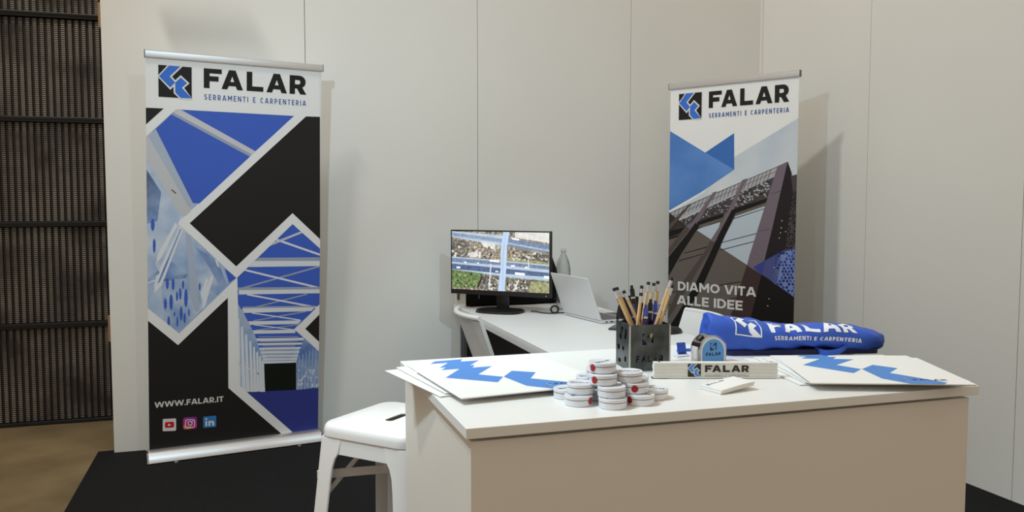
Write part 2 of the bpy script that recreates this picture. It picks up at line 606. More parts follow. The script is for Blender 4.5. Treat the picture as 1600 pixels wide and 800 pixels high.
# ------------------------------------------------------------------ banner artwork: (layer, ink, outlines in panel centimetres)
BANNER_ART_1 = [
 (1, 'pale', [[(-44.2,164.1),(-30.2,178),(30.1,178.7),(-30.2,120),(-0,90.9),(-29.3,61.8),(-44.2,75.4)]]),
 (1, 'sky', [[(28.9,120.3),(44.1,106.4),(44.2,101),(44.2,74.1),(30.1,61.2),(44.2,48.3),(44.2,0),(32,0),(0.7,31.4),(-0.7,90.9)]]),
 (2, 'mist', [[(-44.2,152.1),(-28,124.3),(-34.6,103.2),(-44.2,97.1)]]),
 (2, 'skylo', [[(-44.2,147.2),(-37.4,135.9),(-39.3,121.3),(-44.2,119.8)]]),
 (2, 'steel', [[(-25.9,115.7),(-0.7,90.9),(-10.2,81.6),(-22.9,92.9)]]),
 (3, 'sky', [[(-39.7,167.5),(-32.4,175.2),(6.7,155.2),(-18.5,130.3),(-22.3,130.6)], [(-28.3,178.2),(30.1,178.3),(9,158.3)]]),
 (3, 'tube', [[(-32.4,175.2),(-30.5,178),(-28.3,177.8),(9.3,158.4),(6,155.4)], [(16.5,107.6),(35.1,115),(34.6,116.1),(16,108.7)]]),
 (4, 'tubesh', [[(-32.4,175.2),(-31.7,176.4),(7.2,156.6),(6,155.4)], [(10.9,101.5),(44,101.1),(44.1,99.1),(9.2,99.8)], [(-0.4,85.7),(44.2,84.5),(44.2,83.1),(-0.4,84.3)], [(2.6,75.2),(41.7,74),(41.7,73.1),(2.6,74.3)], [(11.1,58.1),(32.6,56.8),(32.6,57.3),(11.1,58.5)], [(12.1,55.3),(31.9,54.2),(31.9,54.6),(12.1,55.8)], [(13.2,52.8),(30.9,51.7),(30.9,52.2),(13.1,53.2)], [(13.8,50.4),(30.2,49.4),(30.2,49.9),(13.8,50.9)], [(14.5,48.2),(29.5,47.3),(29.5,47.7),(14.5,48.7)], [(15.2,46.4),(28.8,45.5),(28.8,46),(15.2,46.9)], [(15.9,44.7),(28.5,43.9),(28.5,44.4),(15.9,45.2)]]),
 (3, 'beam', [[(-44.2,163.8),(-39.7,167.5),(-21.8,130.6),(-24.6,123.6),(-28.5,124.9),(-44.2,152.2)]]),
 (4, 'beamsh', [[(-43.1,163.6),(-39.7,167.5),(-22.3,130.6),(-23.7,127.3)], [(-26,115.2),(-23.2,113.5),(-20.5,91.5),(-19.2,74.2),(-21.2,73.2),(-23.7,83.5)]]),
 (5, 'dark_line', [[(-32.7,137.1),(-30.6,135.2),(-30.2,135.6),(-32.4,137.5)]]),
 (3, 'mist', [[(-44.2,88.9),(-44.2,106.3),(-37.4,93),(-42,84.2),(-44.1,80.3)], [(11.5,51.5),(33.4,50.7),(32,42.1),(13.5,43.5)]]),
 (3, 'steel', [[(-37.9,92),(-25.4,93.7),(-19.7,87.4),(-17.9,75.1),(-29.3,62.5),(-36.7,70)]]),
 (3, 'skylo', [[(-37.4,94),(-33.7,100.9),(-25.4,95.7),(-25.4,91.6),(-37.9,90)]]),
 (4, 'white', [[(-28.7,118.5),(-26.9,117.2),(-37.6,88),(-40.9,84.2),(-41.1,88.1),(-40.1,93.1)], [(-30.8,120.6),(-29.7,119.1),(-37.3,102.9),(-40.3,99),(-39.1,104.9)], [(-13,93.1),(-12.3,91.5),(-16.4,76.1),(-18.1,74.6),(-17.3,83.3)], [(-15.9,91.4),(-14.8,90.3),(-18,79.2),(-18.6,83.3)], [(-11.6,101.4),(-10.1,100.4),(-9.2,96.3),(-10.5,97.8)], [(-44,90.2),(-40.6,91.1),(-40.5,90.5),(-44,89.2)], [(7.9,99.9),(44.1,99.1),(44.1,96.2),(4.6,96.6)], [(0.6,84.3),(44.2,83.2),(44.2,80.9),(0.6,81.9)], [(2.6,74.3),(41.7,73.1),(39.6,71),(2.6,71.8)], [(5.3,67.1),(34.3,66.1),(32.5,64.1),(5.3,65.1)], [(7,62),(31.1,61),(30.8,59.1),(7,60.1)], [(8.4,57.5),(36.1,56.2),(35.8,54.6),(8.4,55.9)], [(9.4,54.8),(35.5,53.5),(35.1,52.3),(9.4,53.6)], [(10.4,52.3),(34.4,51.1),(34.1,49.9),(10.4,51.1)], [(11.1,49.9),(33.7,48.8),(33.4,47.8),(11.1,48.9)], [(11.8,47.7),(33,46.6),(32.7,45.7),(11.8,46.8)], [(12.5,45.9),(32.3,44.9),(32,44),(12.5,45.1)], [(13.2,44.3),(32,43.3),(31.7,42.3),(13.2,43.2)]]),
 (5, 'steel2', [[(-28.5,117.5),(-27.9,116.9),(-38.3,90),(-39.7,89.1)], [(31.5,42.5),(35.8,56.4),(44.2,48.7),(44.2,26.6),(31.7,26.4)]]),
 (4, 'steel2', [[(-30.6,120.8),(-33.6,115.7),(-39,104.9),(-38.2,104.7)], [(-21.1,107.6),(-10.1,100.4),(-5.3,86.9),(-8.2,85),(-14,96.4)], [(-43.8,92.2),(-38.8,96),(-38.5,94.5),(-43.8,89.7)]]),
 (4, 'sky', [[(-6.7,96.2),(-0.4,90.9),(-4.3,88.6)]]),
 (5, 'sky', [[(-40.6,119.4),(-40.8,117.5),(-41.3,116.3),(-41.9,116.3),(-42.3,117.5),(-42.4,119.4),(-42.3,121.2),(-41.8,122.4),(-41.2,122.4),(-40.8,121.2)], [(-40.2,108.7),(-40.4,106.5),(-40.7,105.1),(-41.2,105.1),(-41.5,106.5),(-41.6,108.7),(-41.5,110.9),(-41.1,112.2),(-40.7,112.2),(-40.3,110.9)], [(-31.4,88.5),(-31.5,86.6),(-31.9,85.5),(-32.4,85.5),(-32.7,86.7),(-32.8,88.6),(-32.7,90.4),(-32.3,91.6),(-31.9,91.6),(-31.5,90.4)], [(-26.7,88.2),(-26.8,86.9),(-27.1,86.1),(-27.5,86.1),(-27.7,86.9),(-27.8,88.2),(-27.7,89.5),(-27.4,90.3),(-27.1,90.3),(-26.8,89.5)], [(-32.2,79.3),(-32.4,76.8),(-32.8,75.3),(-33.4,75.3),(-33.9,76.9),(-34,79.4),(-33.8,81.9),(-33.3,83.4),(-32.8,83.3),(-32.3,81.8)], [(-29.7,82.2),(-29.8,80.7),(-30.1,79.7),(-30.5,79.8),(-30.7,80.7),(-30.8,82.3),(-30.7,83.8),(-30.4,84.7),(-30.1,84.7),(-29.8,83.8)], [(-28,83.4),(-28.2,81.5),(-28.5,80.3),(-28.9,80.3),(-29.2,81.5),(-29.3,83.4),(-29.2,85.3),(-28.9,86.5),(-28.5,86.4),(-28.2,85.3)], [(-25,81),(-25.2,78.2),(-25.6,76.4),(-26.2,76.4),(-26.7,78.2),(-26.8,81.1),(-26.6,83.9),(-26.2,85.7),(-25.6,85.7),(-25.1,83.9)], [(-35.1,78.4),(-35.3,76.7),(-35.7,75.6),(-36.1,75.6),(-36.5,76.7),(-36.6,78.5),(-36.4,80.3),(-36.1,81.3),(-35.6,81.3),(-35.3,80.2)], [(-27.5,73),(-27.7,70.8),(-28.1,69.4),(-28.5,69.4),(-28.9,70.8),(-29,73.1),(-28.9,75.4),(-28.5,76.7),(-28,76.7),(-27.7,75.3)], [(-33.7,69.3),(-33.8,67.8),(-34.2,66.8),(-34.6,66.9),(-34.9,67.8),(-35,69.4),(-34.9,70.9),(-34.5,71.8),(-34.1,71.8),(-33.8,70.8)], [(-29.7,68.8),(-29.8,67.1),(-30,66.1),(-30.3,66.1),(-30.6,67.2),(-30.6,68.8),(-30.5,70.5),(-30.3,71.5),(-30,71.5),(-29.8,70.5)], [(-26,70.4),(-26.2,68.7),(-26.4,67.7),(-26.8,67.7),(-27.1,68.8),(-27.2,70.5),(-27.1,72.1),(-26.8,73.2),(-26.4,73.1),(-26.1,72.1)], [(-24.1,73.4),(-24.2,72.1),(-24.4,71.3),(-24.6,71.3),(-24.8,72.1),(-24.9,73.4),(-24.8,74.7),(-24.6,75.5),(-24.4,75.5),(-24.2,74.7)], [(-34.1,88.9),(-34.3,87.1),(-34.7,86.1),(-35.1,86.1),(-35.5,87.2),(-35.6,89),(-35.5,90.7),(-35.1,91.8),(-34.6,91.8),(-34.3,90.7)], [(-18.6,86.9),(-18.7,85.7),(-18.9,84.9),(-19.2,85),(-19.5,85.7),(-19.5,86.9),(-19.5,88.1),(-19.2,88.8),(-18.9,88.8),(-18.7,88.1)], [(-31.2,72.9),(-31.3,72.2),(-31.4,71.8),(-31.7,71.8),(-31.9,72.2),(-31.9,72.9),(-31.8,73.7),(-31.7,74.1),(-31.4,74.1),(-31.2,73.6)]]),
 (3, 'white', [[(19.5,110.9),(44,102),(44.2,102.6),(44.2,103.1),(19.8,112)], [(3.5,94.6),(44.1,83.3),(44.2,83.7),(44.2,84.4),(3.7,95.6)], [(4.9,81.3),(44.2,72.1),(44.2,73.1),(5,82.2)], [(7.3,71.3),(33.5,65.9),(33.6,66.6),(7.4,71.9)], [(8.7,64.7),(31.1,60.5),(31.2,61.1),(8.7,65.2)]]),
 (3, 'tubesh', [[(0.4,84.2),(44.2,95.6),(44.2,95.7),(44,96.5),(0.2,85.1)], [(9.1,74.2),(37.4,80.3),(37.2,81),(8.9,74.9)], [(8.4,66.9),(36.8,70.6),(36.6,71.3),(8.3,67.5)], [(9.4,61.6),(32.9,63.5),(32.8,64),(9.3,62.2)]]),
 (5, 'steel', [[(-0.7,78.5),(2.6,72.8),(9,59.8),(14.2,43.1),(14.6,27.3),(5.1,27.8),(0.7,31.4)]]),
 (6, 'white', [[(-0,68),(1,69),(1.8,28.5),(0.5,28.6)], [(1.8,63.7),(2.8,64.7),(4.5,28.2),(2.4,28.4)], [(4,59.4),(5,60.4),(6.5,28),(4.6,28.2)], [(6.2,55.7),(7.2,56.7),(8.6,27.8),(6.8,28)], [(8.1,52.4),(9.1,53.4),(10.3,27.7),(8.6,27.8)], [(9.8,49.5),(10.8,50.5),(11.8,27.5),(10.3,27.7)], [(11.3,46.9),(12.3,47.9),(13.2,27.4),(11.9,27.5)], [(12.7,44.3),(13.7,45.3),(14.7,27.3),(13.2,27.4)], [(35.5,32.6),(35.3,31.8),(35,31.8),(35,32.7),(35.2,33.5),(35.5,33.4)], [(33.6,37.9),(33.5,37.3),(33.2,37.2),(32.8,37.8),(32.8,38.4),(33.2,38.5)], [(44.2,31.8),(44,31.9),(43.9,32.7),(44.2,33.4),(44.2,33.4)], [(34.6,31.7),(34.3,31),(33.9,31.2),(33.9,32),(34.2,32.7),(34.6,32.6)], [(40.7,36.8),(40.7,36),(40.3,35.9),(40,36.8),(40,37.6),(40.4,37.7)], [(33.1,29.7),(32.7,28.9),(32.4,29),(32.6,29.9),(33,30.7),(33.3,30.5)], [(41.2,28.5),(41.2,27.6),(40.9,27.6),(40.7,28.5),(40.8,29.5),(41,29.5)], [(43.8,28.7),(43.9,28.2),(43.7,28.1),(43.4,28.7),(43.4,29.2),(43.5,29.3)], [(44.2,33.1),(44.2,32.7),(44.1,32.3),(43.8,32.3),(43.6,33),(43.7,33.6),(44.1,33.6)], [(37.3,34.2),(36.8,33.5),(36.5,33.7),(36.7,34.5),(37.2,35.1),(37.5,35)], [(41,28.4),(40.6,27.4),(40.2,27.5),(40.2,28.6),(40.5,29.6),(40.9,29.5)], [(34.8,29.6),(34.6,28.6),(34.1,28.7),(34,29.8),(34.3,30.7),(34.7,30.7)], [(41.3,35.4),(41.3,34.6),(40.9,34.5),(40.5,35.3),(40.5,36.1),(40.9,36.2)], [(33.6,29.7),(33.3,29.3),(32.9,29.5),(32.8,30),(33.2,30.4),(33.6,30.3)], [(37.5,36.1),(37.1,35.3),(36.8,35.4),(37,36.3),(37.5,37.1),(37.7,37)], [(33.2,32.2),(33.2,31.3),(33,31.2),(32.8,32.1),(32.7,33.1),(32.9,33.1)], [(43.3,27.8),(43.3,26.7),(43,26.7),(42.7,27.7),(42.6,28.9),(42.9,28.9)], [(33.6,32.3),(33.5,31.7),(33.3,31.7),(33.2,32.3),(33.2,32.9),(33.4,32.9)], [(39.8,36),(39.9,35),(39.7,35),(39.5,36),(39.4,37),(39.5,37)], [(44.2,28.5),(44,27.7),(43.7,27.8),(43.6,28.5),(43.8,29.3),(44,29.3)], [(40.4,31.6),(39.9,30.9),(39.6,31.1),(39.8,31.9),(40.3,32.6),(40.6,32.4)], [(38.8,33.5),(38.7,32.8),(38.4,32.8),(38.1,33.4),(38.1,34),(38.5,34.1)], [(44.2,32.5),(44.2,31.6),(44,31.6),(43.8,32.1),(43.9,32.6),(44.2,32.6)], [(39.6,37.4),(39.8,36.6),(39.5,36.4),(39,37.2),(38.7,38.1),(39,38.2)], [(40.2,32.9),(39.9,32.3),(39.6,32.4),(39.5,33.1),(39.8,33.7),(40.2,33.6)], [(41.3,37),(40.9,36.3),(40.7,36.4),(41,37.2),(41.4,37.9),(41.6,37.8)], [(35.7,33.5),(35.7,32.8),(35.3,32.8),(35.1,33.4),(35.2,34.1),(35.5,34.1)], [(36.5,34.2),(36.4,33.6),(36,33.6),(35.8,34.2),(35.9,34.9),(36.2,34.9)], [(41.9,37.1),(41.9,36.1),(41.6,36.1),(41.2,37),(41.2,38),(41.5,38)], [(35.3,30.2),(35.3,29.6),(35,29.6),(34.9,30.2),(34.9,30.8),(35.2,30.8)], [(40.9,36.3),(40.6,35.7),(40.3,35.8),(40.4,36.5),(40.8,37.1),(41,37)], [(37.9,29.4),(37.7,28.8),(37.5,28.8),(37.4,29.5),(37.6,30.1),(37.9,30.1)], [(43.2,32.8),(43.1,32.3),(42.8,32.3),(42.7,32.9),(42.8,33.4),(43.1,33.4)], [(35.1,30.2),(35,29.6),(34.7,29.6),(34.3,30.1),(34.4,30.7),(34.8,30.8)]]),
 (6, 'beamsh', [[(-0,75.7),(3.3,72.7),(4,68.5),(0.7,71.5)], [(2,69.7),(6,66.7),(6.7,62.4),(2.7,65.4)]]),
 (6, 'tube', [[(-0.2,44.5),(13.7,35.6),(14.1,36.3),(0.2,45.3)]]),
 (5, 'trees', [[(14.1,42.9),(31.5,42.4),(31.7,26.4),(14.6,27.3)]]),
 (6, 'steel', [[(32.5,26.3),(32.8,26.3),(33.6,46),(33.2,46)], [(34.4,26.4),(34.7,26.4),(35.5,46.8),(35,46.8)], [(36.2,26.5),(36.6,26.5),(37.3,47.6),(36.9,47.6)], [(38.1,26.6),(38.4,26.6),(39.2,48.4),(38.7,48.4)], [(40,26.7),(40.3,26.7),(41,49.2),(40.6,49.3)], [(41.9,26.8),(42.2,26.7),(42.9,50.1),(42.5,50.1)], [(44.2,46),(43.8,26.9),(44.1,26.8),(44.2,31.4)]]),
 (6, 'deck', [[(32,0),(4.8,28.1),(32,26.8),(44.2,27.2),(44.2,0)]]),
 (8, 'paper', [[(-44.2,203.1),(42.9,203.1),(43.2,178.2),(29.4,177.9),(-28.6,177.8),(-30.3,177.6),(-44.2,163.5)], [(29.4,178.1),(36.3,178.3),(-23.9,120.1),(-0.6,97.1),(28.8,125.6),(44.1,111.4),(44.2,105.9),(28.9,119.6),(-0.5,90.7),(-29.6,120)], [(-44.2,76.5),(-29.3,62.5),(-0.5,90.9),(-0.1,90.6),(1.2,31.9),(32.2,0.3),(28.5,0),(25.8,0),(-4.7,31.2),(-5,80.4),(-29.9,56.4),(-44.2,69.8)], [(44.2,74.6),(30.6,61.1),(44.2,47.8),(44.2,53.3),(36.4,61.2),(44.2,68.9)]]),
 (9, 'ink', [[(-44.2,177.8),(-35.9,177.9),(-44.2,169.5)], [(35.6,178),(43.2,178.2),(44.1,111.2),(28.8,125.6),(-0.7,97.1),(-23.9,120.1)], [(-44.2,70.1),(-29.9,56.4),(-5,80.4),(-4.7,31.2),(26,0.2),(26.1,-0),(-28.4,0),(-44.2,0.7)], [(44.2,68.9),(36.4,61.2),(44.2,53.3)]]),
 (10, 'icon_white', [[(-31.6,17.3),(-31.4,17.3),(-31.3,17.1),(-31.1,16.9),(-31.1,16.7),(-31.1,11.2),(-31.2,11),(-31.3,10.8),(-31.5,10.7),(-31.7,10.6),(-37.2,11),(-37.4,11),(-37.5,11.2),(-37.6,11.4),(-37.7,11.6),(-37.6,17),(-37.6,17.3),(-37.5,17.5),(-37.3,17.6),(-37.1,17.6)]]),
 (11, 'icon_red', [[(-32.9,15.7),(-32.6,15.6),(-32.3,15.4),(-32.1,15.1),(-32.1,14.7),(-32.1,13.4),(-32.1,13),(-32.3,12.7),(-32.6,12.5),(-32.9,12.5),(-35.8,12.6),(-36.1,12.7),(-36.4,12.9),(-36.6,13.3),(-36.6,13.6),(-36.6,15),(-36.5,15.3),(-36.4,15.6),(-36.1,15.8),(-35.8,15.8)]]),
 (12, 'icon_white', [[(-35,14.9),(-35,13.4),(-33.6,14)]]),
 (10, 'icon_magenta', [[(-22,17.1),(-21.5,17),(-21.1,16.7),(-20.9,16.3),(-20.8,15.8),(-20.8,11.9),(-20.9,11.4),(-21.2,11),(-21.5,10.7),(-22,10.6),(-26.5,10.8),(-27,10.9),(-27.4,11.2),(-27.6,11.6),(-27.7,12.1),(-27.7,16),(-27.6,16.5),(-27.3,16.9),(-27,17.1),(-26.5,17.2)]]),
 (11, 'icon_purple', [[(-21.9,16.8),(-21.6,16.7),(-21.3,16.5),(-21.2,16.2),(-21.1,15.9),(-21.1,15.6),(-21.2,15.3),(-21.3,15.1),(-21.6,14.9),(-21.9,14.8),(-25.3,15),(-25.6,15.1),(-25.9,15.3),(-26,15.5),(-26.1,15.8),(-26.1,16.1),(-26,16.5),(-25.9,16.7),(-25.6,16.9),(-25.3,16.9)]]),
 (11, 'icon_orange', [[(-24.3,13.1),(-23.9,13),(-23.7,12.8),(-23.5,12.5),(-23.4,12.1),(-23.4,11.7),(-23.5,11.4),(-23.7,11.1),(-23.9,10.9),(-24.3,10.8),(-26.5,11),(-26.9,11),(-27.1,11.3),(-27.3,11.6),(-27.4,11.9),(-27.4,12.3),(-27.3,12.6),(-27.1,12.9),(-26.9,13.1),(-26.5,13.2)]]),
 (12, 'icon_magenta', [[(-22.3,15.2),(-22.1,15.1),(-21.9,15),(-21.8,14.8),(-21.8,14.6),(-21.8,12.7),(-21.8,12.4),(-21.9,12.3),(-22.1,12.1),(-22.3,12.1),(-25.8,12.3),(-26,12.3),(-26.2,12.5),(-26.3,12.7),(-26.4,12.9),(-26.4,14.8),(-26.3,15),(-26.2,15.2),(-26,15.3),(-25.8,15.3)]]),
 (13, 'icon_white', [[(-23,16),(-22.5,15.9),(-22,15.6),(-21.8,15.1),(-21.7,14.6),(-21.7,12.6),(-21.8,12),(-22.1,11.6),(-22.5,11.3),(-23,11.2),(-25.5,11.3),(-26,11.5),(-26.4,11.8),(-26.6,12.3),(-26.7,12.8),(-26.7,14.8),(-26.6,15.3),(-26.4,15.8),(-25.9,16.1),(-25.4,16.2),(-23,16),(-23.1,15.6),(-25.3,15.7),(-25.7,15.6),(-26,15.4),(-26.2,15.1),(-26.3,14.7),(-26.3,12.9),(-26.2,12.5),(-26,12.1),(-25.7,11.9),(-25.4,11.8),(-23.1,11.7),(-22.7,11.7),(-22.4,11.9),(-22.2,12.3),(-22.1,12.7),(-22.1,14.5),(-22.2,14.9),(-22.4,15.3),(-22.7,15.5),(-23.1,15.6)], [(-23,13.7),(-23,13.3),(-23.2,13),(-23.5,12.7),(-23.8,12.5),(-24.2,12.5),(-24.6,12.6),(-24.9,12.9),(-25.2,13.2),(-25.4,13.6),(-25.4,14),(-25.4,14.4),(-25.2,14.8),(-24.9,15),(-24.6,15.2),(-24.2,15.2),(-23.8,15.1),(-23.5,14.9),(-23.2,14.6),(-23,14.2),(-23,13.7),(-23.4,13.8),(-23.4,14.1),(-23.6,14.3),(-23.7,14.5),(-24,14.7),(-24.2,14.8),(-24.5,14.7),(-24.7,14.6),(-24.9,14.5),(-25,14.2),(-25,14),(-25,13.7),(-24.9,13.4),(-24.7,13.2),(-24.5,13.1),(-24.2,13),(-24,13),(-23.7,13.1),(-23.6,13.3),(-23.4,13.5),(-23.4,13.8)], [(-22.6,14.9),(-22.7,14.8),(-22.8,14.7),(-23,14.7),(-23.1,14.8),(-23.2,15),(-23.1,15.2),(-23,15.3),(-22.8,15.2),(-22.7,15.1)]]),
 (10, 'icon_blue', [[(-11.5,16.6),(-11.3,16.6),(-11.1,16.5),(-11,16.3),(-11,16),(-11,10.9),(-11,10.7),(-11.2,10.5),(-11.3,10.4),(-11.5,10.4),(-17,10.5),(-17.3,10.6),(-17.4,10.7),(-17.6,10.9),(-17.6,11.1),(-17.6,16.2),(-17.5,16.4),(-17.4,16.6),(-17.2,16.7),(-17,16.7)]]),
 (11, 'icon_white', [[(-16.5,14.1),(-15.6,14.1),(-15.6,11.3),(-16.5,11.4)], [(-15.5,15.2),(-15.6,14.8),(-15.9,14.6),(-16.2,14.7),(-16.5,14.9),(-16.6,15.3),(-16.5,15.6),(-16.2,15.8),(-15.9,15.8),(-15.6,15.5)], [(-14.9,14.1),(-14,14.1),(-14,13.6),(-13.6,14),(-12.8,14),(-12.1,13.5),(-12,12.6),(-12,11.2),(-13,11.2),(-13,12.6),(-13.3,13.2),(-13.7,13.2),(-14,12.7),(-14,11.3),(-14.9,11.3)]]),
]
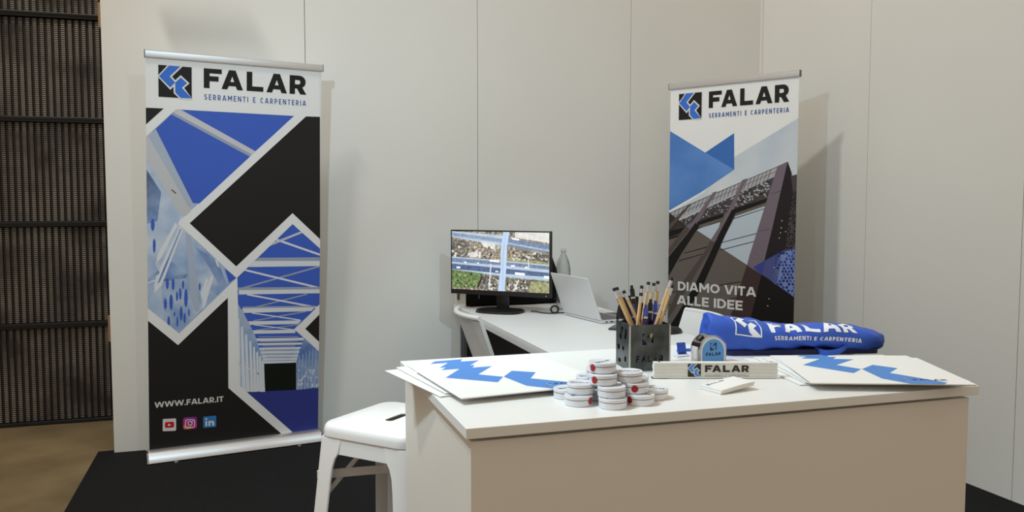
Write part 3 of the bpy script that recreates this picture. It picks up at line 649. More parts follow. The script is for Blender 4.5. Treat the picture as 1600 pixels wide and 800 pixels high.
BANNER_ART_2 = [
 (1, 'skypale', [[(3.2,152.7),(41.5,172.7),(41.5,131.1),(4.4,124.5),(-41.3,118.7),(-17.1,132.1)]]),
 (2, 'b2blue', [[(-41.5,170),(-16.6,155.8),(2.9,145.1),(-18.8,132.1),(-41.5,120.6)]]),
 (2, 'b2blue2', [[(-16.6,155.8),(2.4,166.5),(2.9,145.1)]]),
 (2, 'mesh', [[(-41.5,119.3),(29.9,146.4),(28.5,140.6),(-41.5,111.7)]]),
 (3, 'lattice', [[(-41.5,112),(-32,115.2),(28.5,140.6),(25.6,129.3),(-41.5,106.8)]]),
 (3, 'umber', [[(-41.5,0),(-41.5,107.6),(25.6,129.3),(23.1,5.3),(-7.9,0)]]),
 (4, 'black', [[(3.1,123.5),(2.6,123.5),(2.1,123.9),(1.9,124.4),(2.3,124.7),(2.8,124.5),(3.2,124)], [(-7.4,123.4),(-7.7,123.2),(-8,123.3),(-8.2,123.5),(-8,123.7),(-7.7,123.8),(-7.5,123.6)], [(6.6,129.3),(6.5,128.9),(6.2,128.7),(5.8,128.9),(5.6,129.4),(5.9,129.7),(6.3,129.7)], [(0.5,123.9),(0.2,123.8),(-0.2,124),(-0.3,124.3),(-0.2,124.5),(0.2,124.5),(0.6,124.2)], [(-29.9,114.7),(-30,114.5),(-30.3,114.3),(-30.6,114.4),(-30.7,114.5),(-30.5,114.7),(-30.1,114.8)], [(9.4,131.5),(9.4,131.2),(8.9,130.9),(8.5,130.8),(8.3,131.1),(8.5,131.5),(9,131.7)], [(-3.5,120.5),(-3.6,120.1),(-4.1,119.9),(-4.6,119.9),(-4.7,120.1),(-4.4,120.5),(-3.9,120.6)], [(-2.1,125.5),(-2.2,125.3),(-2.6,125.2),(-3,125.4),(-3,125.7),(-2.6,125.8),(-2.2,125.8)], [(-15.5,117),(-15.5,116.8),(-15.9,116.6),(-16.3,116.6),(-16.4,116.9),(-16.1,117.1),(-15.7,117.2)], [(7.5,125.4),(7,125.4),(6.7,125.6),(6.6,126.1),(6.9,126.3),(7.4,126.2),(7.6,125.8)], [(11.7,131.7),(11.8,131.4),(11.5,131.1),(11.2,131.2),(11,131.5),(11.1,131.8),(11.4,131.9)], [(-10.9,121.7),(-11,121.4),(-11.4,121.1),(-11.8,121.1),(-12,121.3),(-11.8,121.7),(-11.3,121.8)], [(-40.6,111.2),(-40.7,111),(-41.1,110.8),(-41.5,110.8),(-41.5,110.9),(-41.5,111.1),(-41.3,111.2),(-40.9,111.3)], [(-30.2,115.8),(-30.3,115.6),(-30.6,115.4),(-31,115.4),(-31.1,115.6),(-30.9,115.8),(-30.5,115.9)], [(-31.2,115.2),(-31.5,115.1),(-31.8,115.2),(-31.8,115.5),(-31.6,115.7),(-31.3,115.7),(-31.1,115.5)], [(17.3,132.7),(16.9,132.8),(16.3,133.2),(16.1,133.7),(16.3,133.9),(16.8,133.6),(17.3,133.1)], [(-9.8,121.9),(-10.1,121.8),(-10.5,121.8),(-10.8,122.1),(-10.8,122.3),(-10.4,122.4),(-9.9,122.2)], [(21.5,132.5),(21.5,132.2),(21.1,131.9),(20.7,131.9),(20.6,132.1),(20.8,132.4),(21.2,132.6)], [(-34.1,113.7),(-34.2,113.5),(-34.5,113.4),(-34.8,113.5),(-34.8,113.7),(-34.6,113.9),(-34.2,113.8)], [(24.6,137.5),(24.8,137.2),(24.7,136.8),(24.2,136.8),(23.9,137.1),(23.8,137.5),(24.1,137.7)], [(-29.7,111.8),(-29.6,111.5),(-29.9,111.1),(-30.3,111),(-30.5,111.2),(-30.4,111.5),(-30,111.8)], [(-23.5,116.8),(-23.7,116.5),(-24.1,116.3),(-24.5,116.4),(-24.6,116.7),(-24.3,117),(-23.8,117)], [(-4.2,122.8),(-4.1,122.6),(-4.3,122.3),(-4.6,122.2),(-4.8,122.3),(-4.8,122.6),(-4.5,122.9)], [(-14.3,116.6),(-14.6,116.5),(-14.9,116.6),(-14.9,116.8),(-14.7,117.1),(-14.4,117.1),(-14.3,116.9)], [(21.7,131.2),(21.7,130.8),(21.3,130.5),(20.8,130.6),(20.6,130.9),(20.9,131.3),(21.4,131.4)], [(-37.6,110.6),(-37.6,110.4),(-37.8,110),(-38.1,109.8),(-38.3,109.9),(-38.1,110.2),(-37.8,110.5)], [(-0.8,121.4),(-1,121),(-1.3,120.9),(-1.6,121.1),(-1.6,121.6),(-1.3,121.8),(-1,121.7)], [(25.5,137.2),(25.4,136.8),(24.9,136.4),(24.3,136.4),(24.1,136.6),(24.5,137),(25.1,137.3)], [(-5.8,124.2),(-5.9,124),(-6.2,123.8),(-6.5,123.9),(-6.6,124.1),(-6.4,124.4),(-6,124.4)], [(5,123.6),(5.2,123.3),(5,123),(4.6,123),(4.4,123.2),(4.4,123.5),(4.7,123.7)], [(0.8,122.4),(0.5,122.2),(-0.2,122.3),(-0.7,122.6),(-0.6,122.8),(-0.1,122.9),(0.6,122.7)], [(-34.2,113.3),(-34.3,113.1),(-34.6,113.1),(-34.7,113.2),(-34.7,113.4),(-34.5,113.6),(-34.3,113.5)], [(-5.2,122.2),(-5.6,122),(-6,122.1),(-6.1,122.5),(-5.8,122.8),(-5.4,122.9),(-5.1,122.6)], [(22.4,131.4),(22.3,131.2),(21.9,131),(21.6,131.2),(21.5,131.4),(21.8,131.7),(22.2,131.7)], [(24.3,138.2),(24.4,137.9),(24.2,137.5),(23.8,137.4),(23.5,137.6),(23.6,138),(23.9,138.3)], [(12.7,129),(13,128.6),(12.8,128.2),(12.3,128),(11.9,128.3),(11.8,128.8),(12.2,129.1)], [(21,130.8),(20.8,130.5),(20.1,130.3),(19.6,130.6),(19.6,131),(20.1,131.3),(20.7,131.2)], [(5.4,125.8),(5,125.5),(4.4,125.7),(4,126.1),(4.2,126.5),(4.8,126.6),(5.4,126.2)], [(-10.8,121.1),(-10.9,120.9),(-11.4,120.8),(-11.8,120.8),(-11.9,121.1),(-11.5,121.3),(-11,121.3)], [(-17.2,120.3),(-17.3,120),(-17.7,119.6),(-18.2,119.6),(-18.4,119.9),(-18.1,120.3),(-17.6,120.5)], [(-3.5,120.2),(-3.8,119.9),(-4.5,119.8),(-5,120),(-5,120.4),(-4.5,120.6),(-3.8,120.5)], [(-37,111.1),(-37.2,111.1),(-37.5,111.3),(-37.6,111.5),(-37.4,111.7),(-37.1,111.6),(-36.9,111.4)], [(16.4,127.5),(16.5,127.1),(16.2,126.7),(15.7,126.6),(15.4,126.8),(15.5,127.2),(15.9,127.6)], [(-21.6,116.2),(-21.9,116.1),(-22.2,116.1),(-22.5,116.3),(-22.4,116.5),(-22.1,116.6),(-21.7,116.4)], [(13.9,133),(13.5,132.8),(13.1,133.1),(13,133.5),(13.4,133.8),(13.8,133.7),(14.1,133.4)], [(-14,119.3),(-14.1,119),(-14.6,118.9),(-15,119),(-15.1,119.2),(-14.7,119.5),(-14.3,119.5)], [(-13.3,117.6),(-13.5,117.4),(-14.1,117.3),(-14.6,117.4),(-14.6,117.6),(-14.2,117.7),(-13.6,117.8)], [(15.9,130.9),(16.1,130.6),(15.9,130.3),(15.5,130.3),(15.2,130.6),(15.2,130.9),(15.5,131.1)], [(9.6,127.1),(9.3,126.9),(8.7,127),(8.4,127.4),(8.5,127.7),(9,127.8),(9.5,127.5)], [(8.5,126.2),(8.3,126),(8,125.9),(7.7,126),(7.6,126.3),(7.9,126.4),(8.3,126.4)], [(5.1,123.4),(4.6,123.1),(4,123.2),(3.6,123.6),(3.7,124),(4.3,124.1),(4.9,123.8)], [(4.2,127),(4.1,126.7),(3.8,126.3),(3.3,126.1),(3.1,126.3),(3.3,126.7),(3.8,127)], [(-9.6,120.6),(-9.9,120.3),(-10.3,120.2),(-10.7,120.5),(-10.6,120.9),(-10.2,121.1),(-9.8,120.9)], [(-22,117.1),(-22.2,116.9),(-22.5,116.9),(-22.7,117.2),(-22.6,117.4),(-22.3,117.6),(-22,117.4)], [(-9.9,122.4),(-10.2,122.3),(-10.8,122.5),(-11.3,122.7),(-11.2,122.9),(-10.7,122.9),(-10.1,122.7)], [(-27.7,116.2),(-27.6,116),(-27.8,115.7),(-28.1,115.6),(-28.3,115.7),(-28.2,116),(-27.9,116.2)], [(-22.3,118),(-22.5,117.9),(-22.8,117.9),(-23,118.2),(-22.8,118.4),(-22.5,118.4),(-22.3,118.2)], [(19.8,131.3),(20,130.9),(19.8,130.6),(19.4,130.6),(19,130.9),(19,131.3),(19.4,131.5)], [(12.2,130),(11.7,129.9),(11.3,130.2),(11.2,130.6),(11.5,131),(12,130.9),(12.3,130.5)], [(-3.9,122.8),(-3.7,122.5),(-4,122.2),(-4.4,122.1),(-4.7,122.4),(-4.6,122.8),(-4.3,123)], [(-10.5,118.6),(-10.7,118.3),(-11.2,118.2),(-11.5,118.5),(-11.5,118.8),(-11.1,119.1),(-10.7,119)], [(4.9,126.7),(4.5,126.7),(3.9,127.1),(3.8,127.6),(4.1,127.9),(4.6,127.7),(5,127.2)], [(14.7,130.1),(14.4,129.8),(14,129.9),(13.8,130.2),(14,130.6),(14.4,130.8),(14.7,130.6)], [(2.4,125.4),(1.9,125.2),(1.5,125.5),(1.3,125.9),(1.5,126.2),(2.1,126.2),(2.4,125.8)], [(24.2,130),(23.9,129.9),(23.5,130.2),(23.4,130.5),(23.6,130.7),(24,130.6),(24.3,130.3)], [(-10.9,119.4),(-11.2,119.2),(-11.7,119.3),(-11.9,119.6),(-11.7,119.9),(-11.3,120),(-10.9,119.7)], [(10.1,130.4),(9.8,130.2),(9.3,130.3),(9.2,130.7),(9.4,131.1),(9.8,131.1),(10.2,130.8)]]),
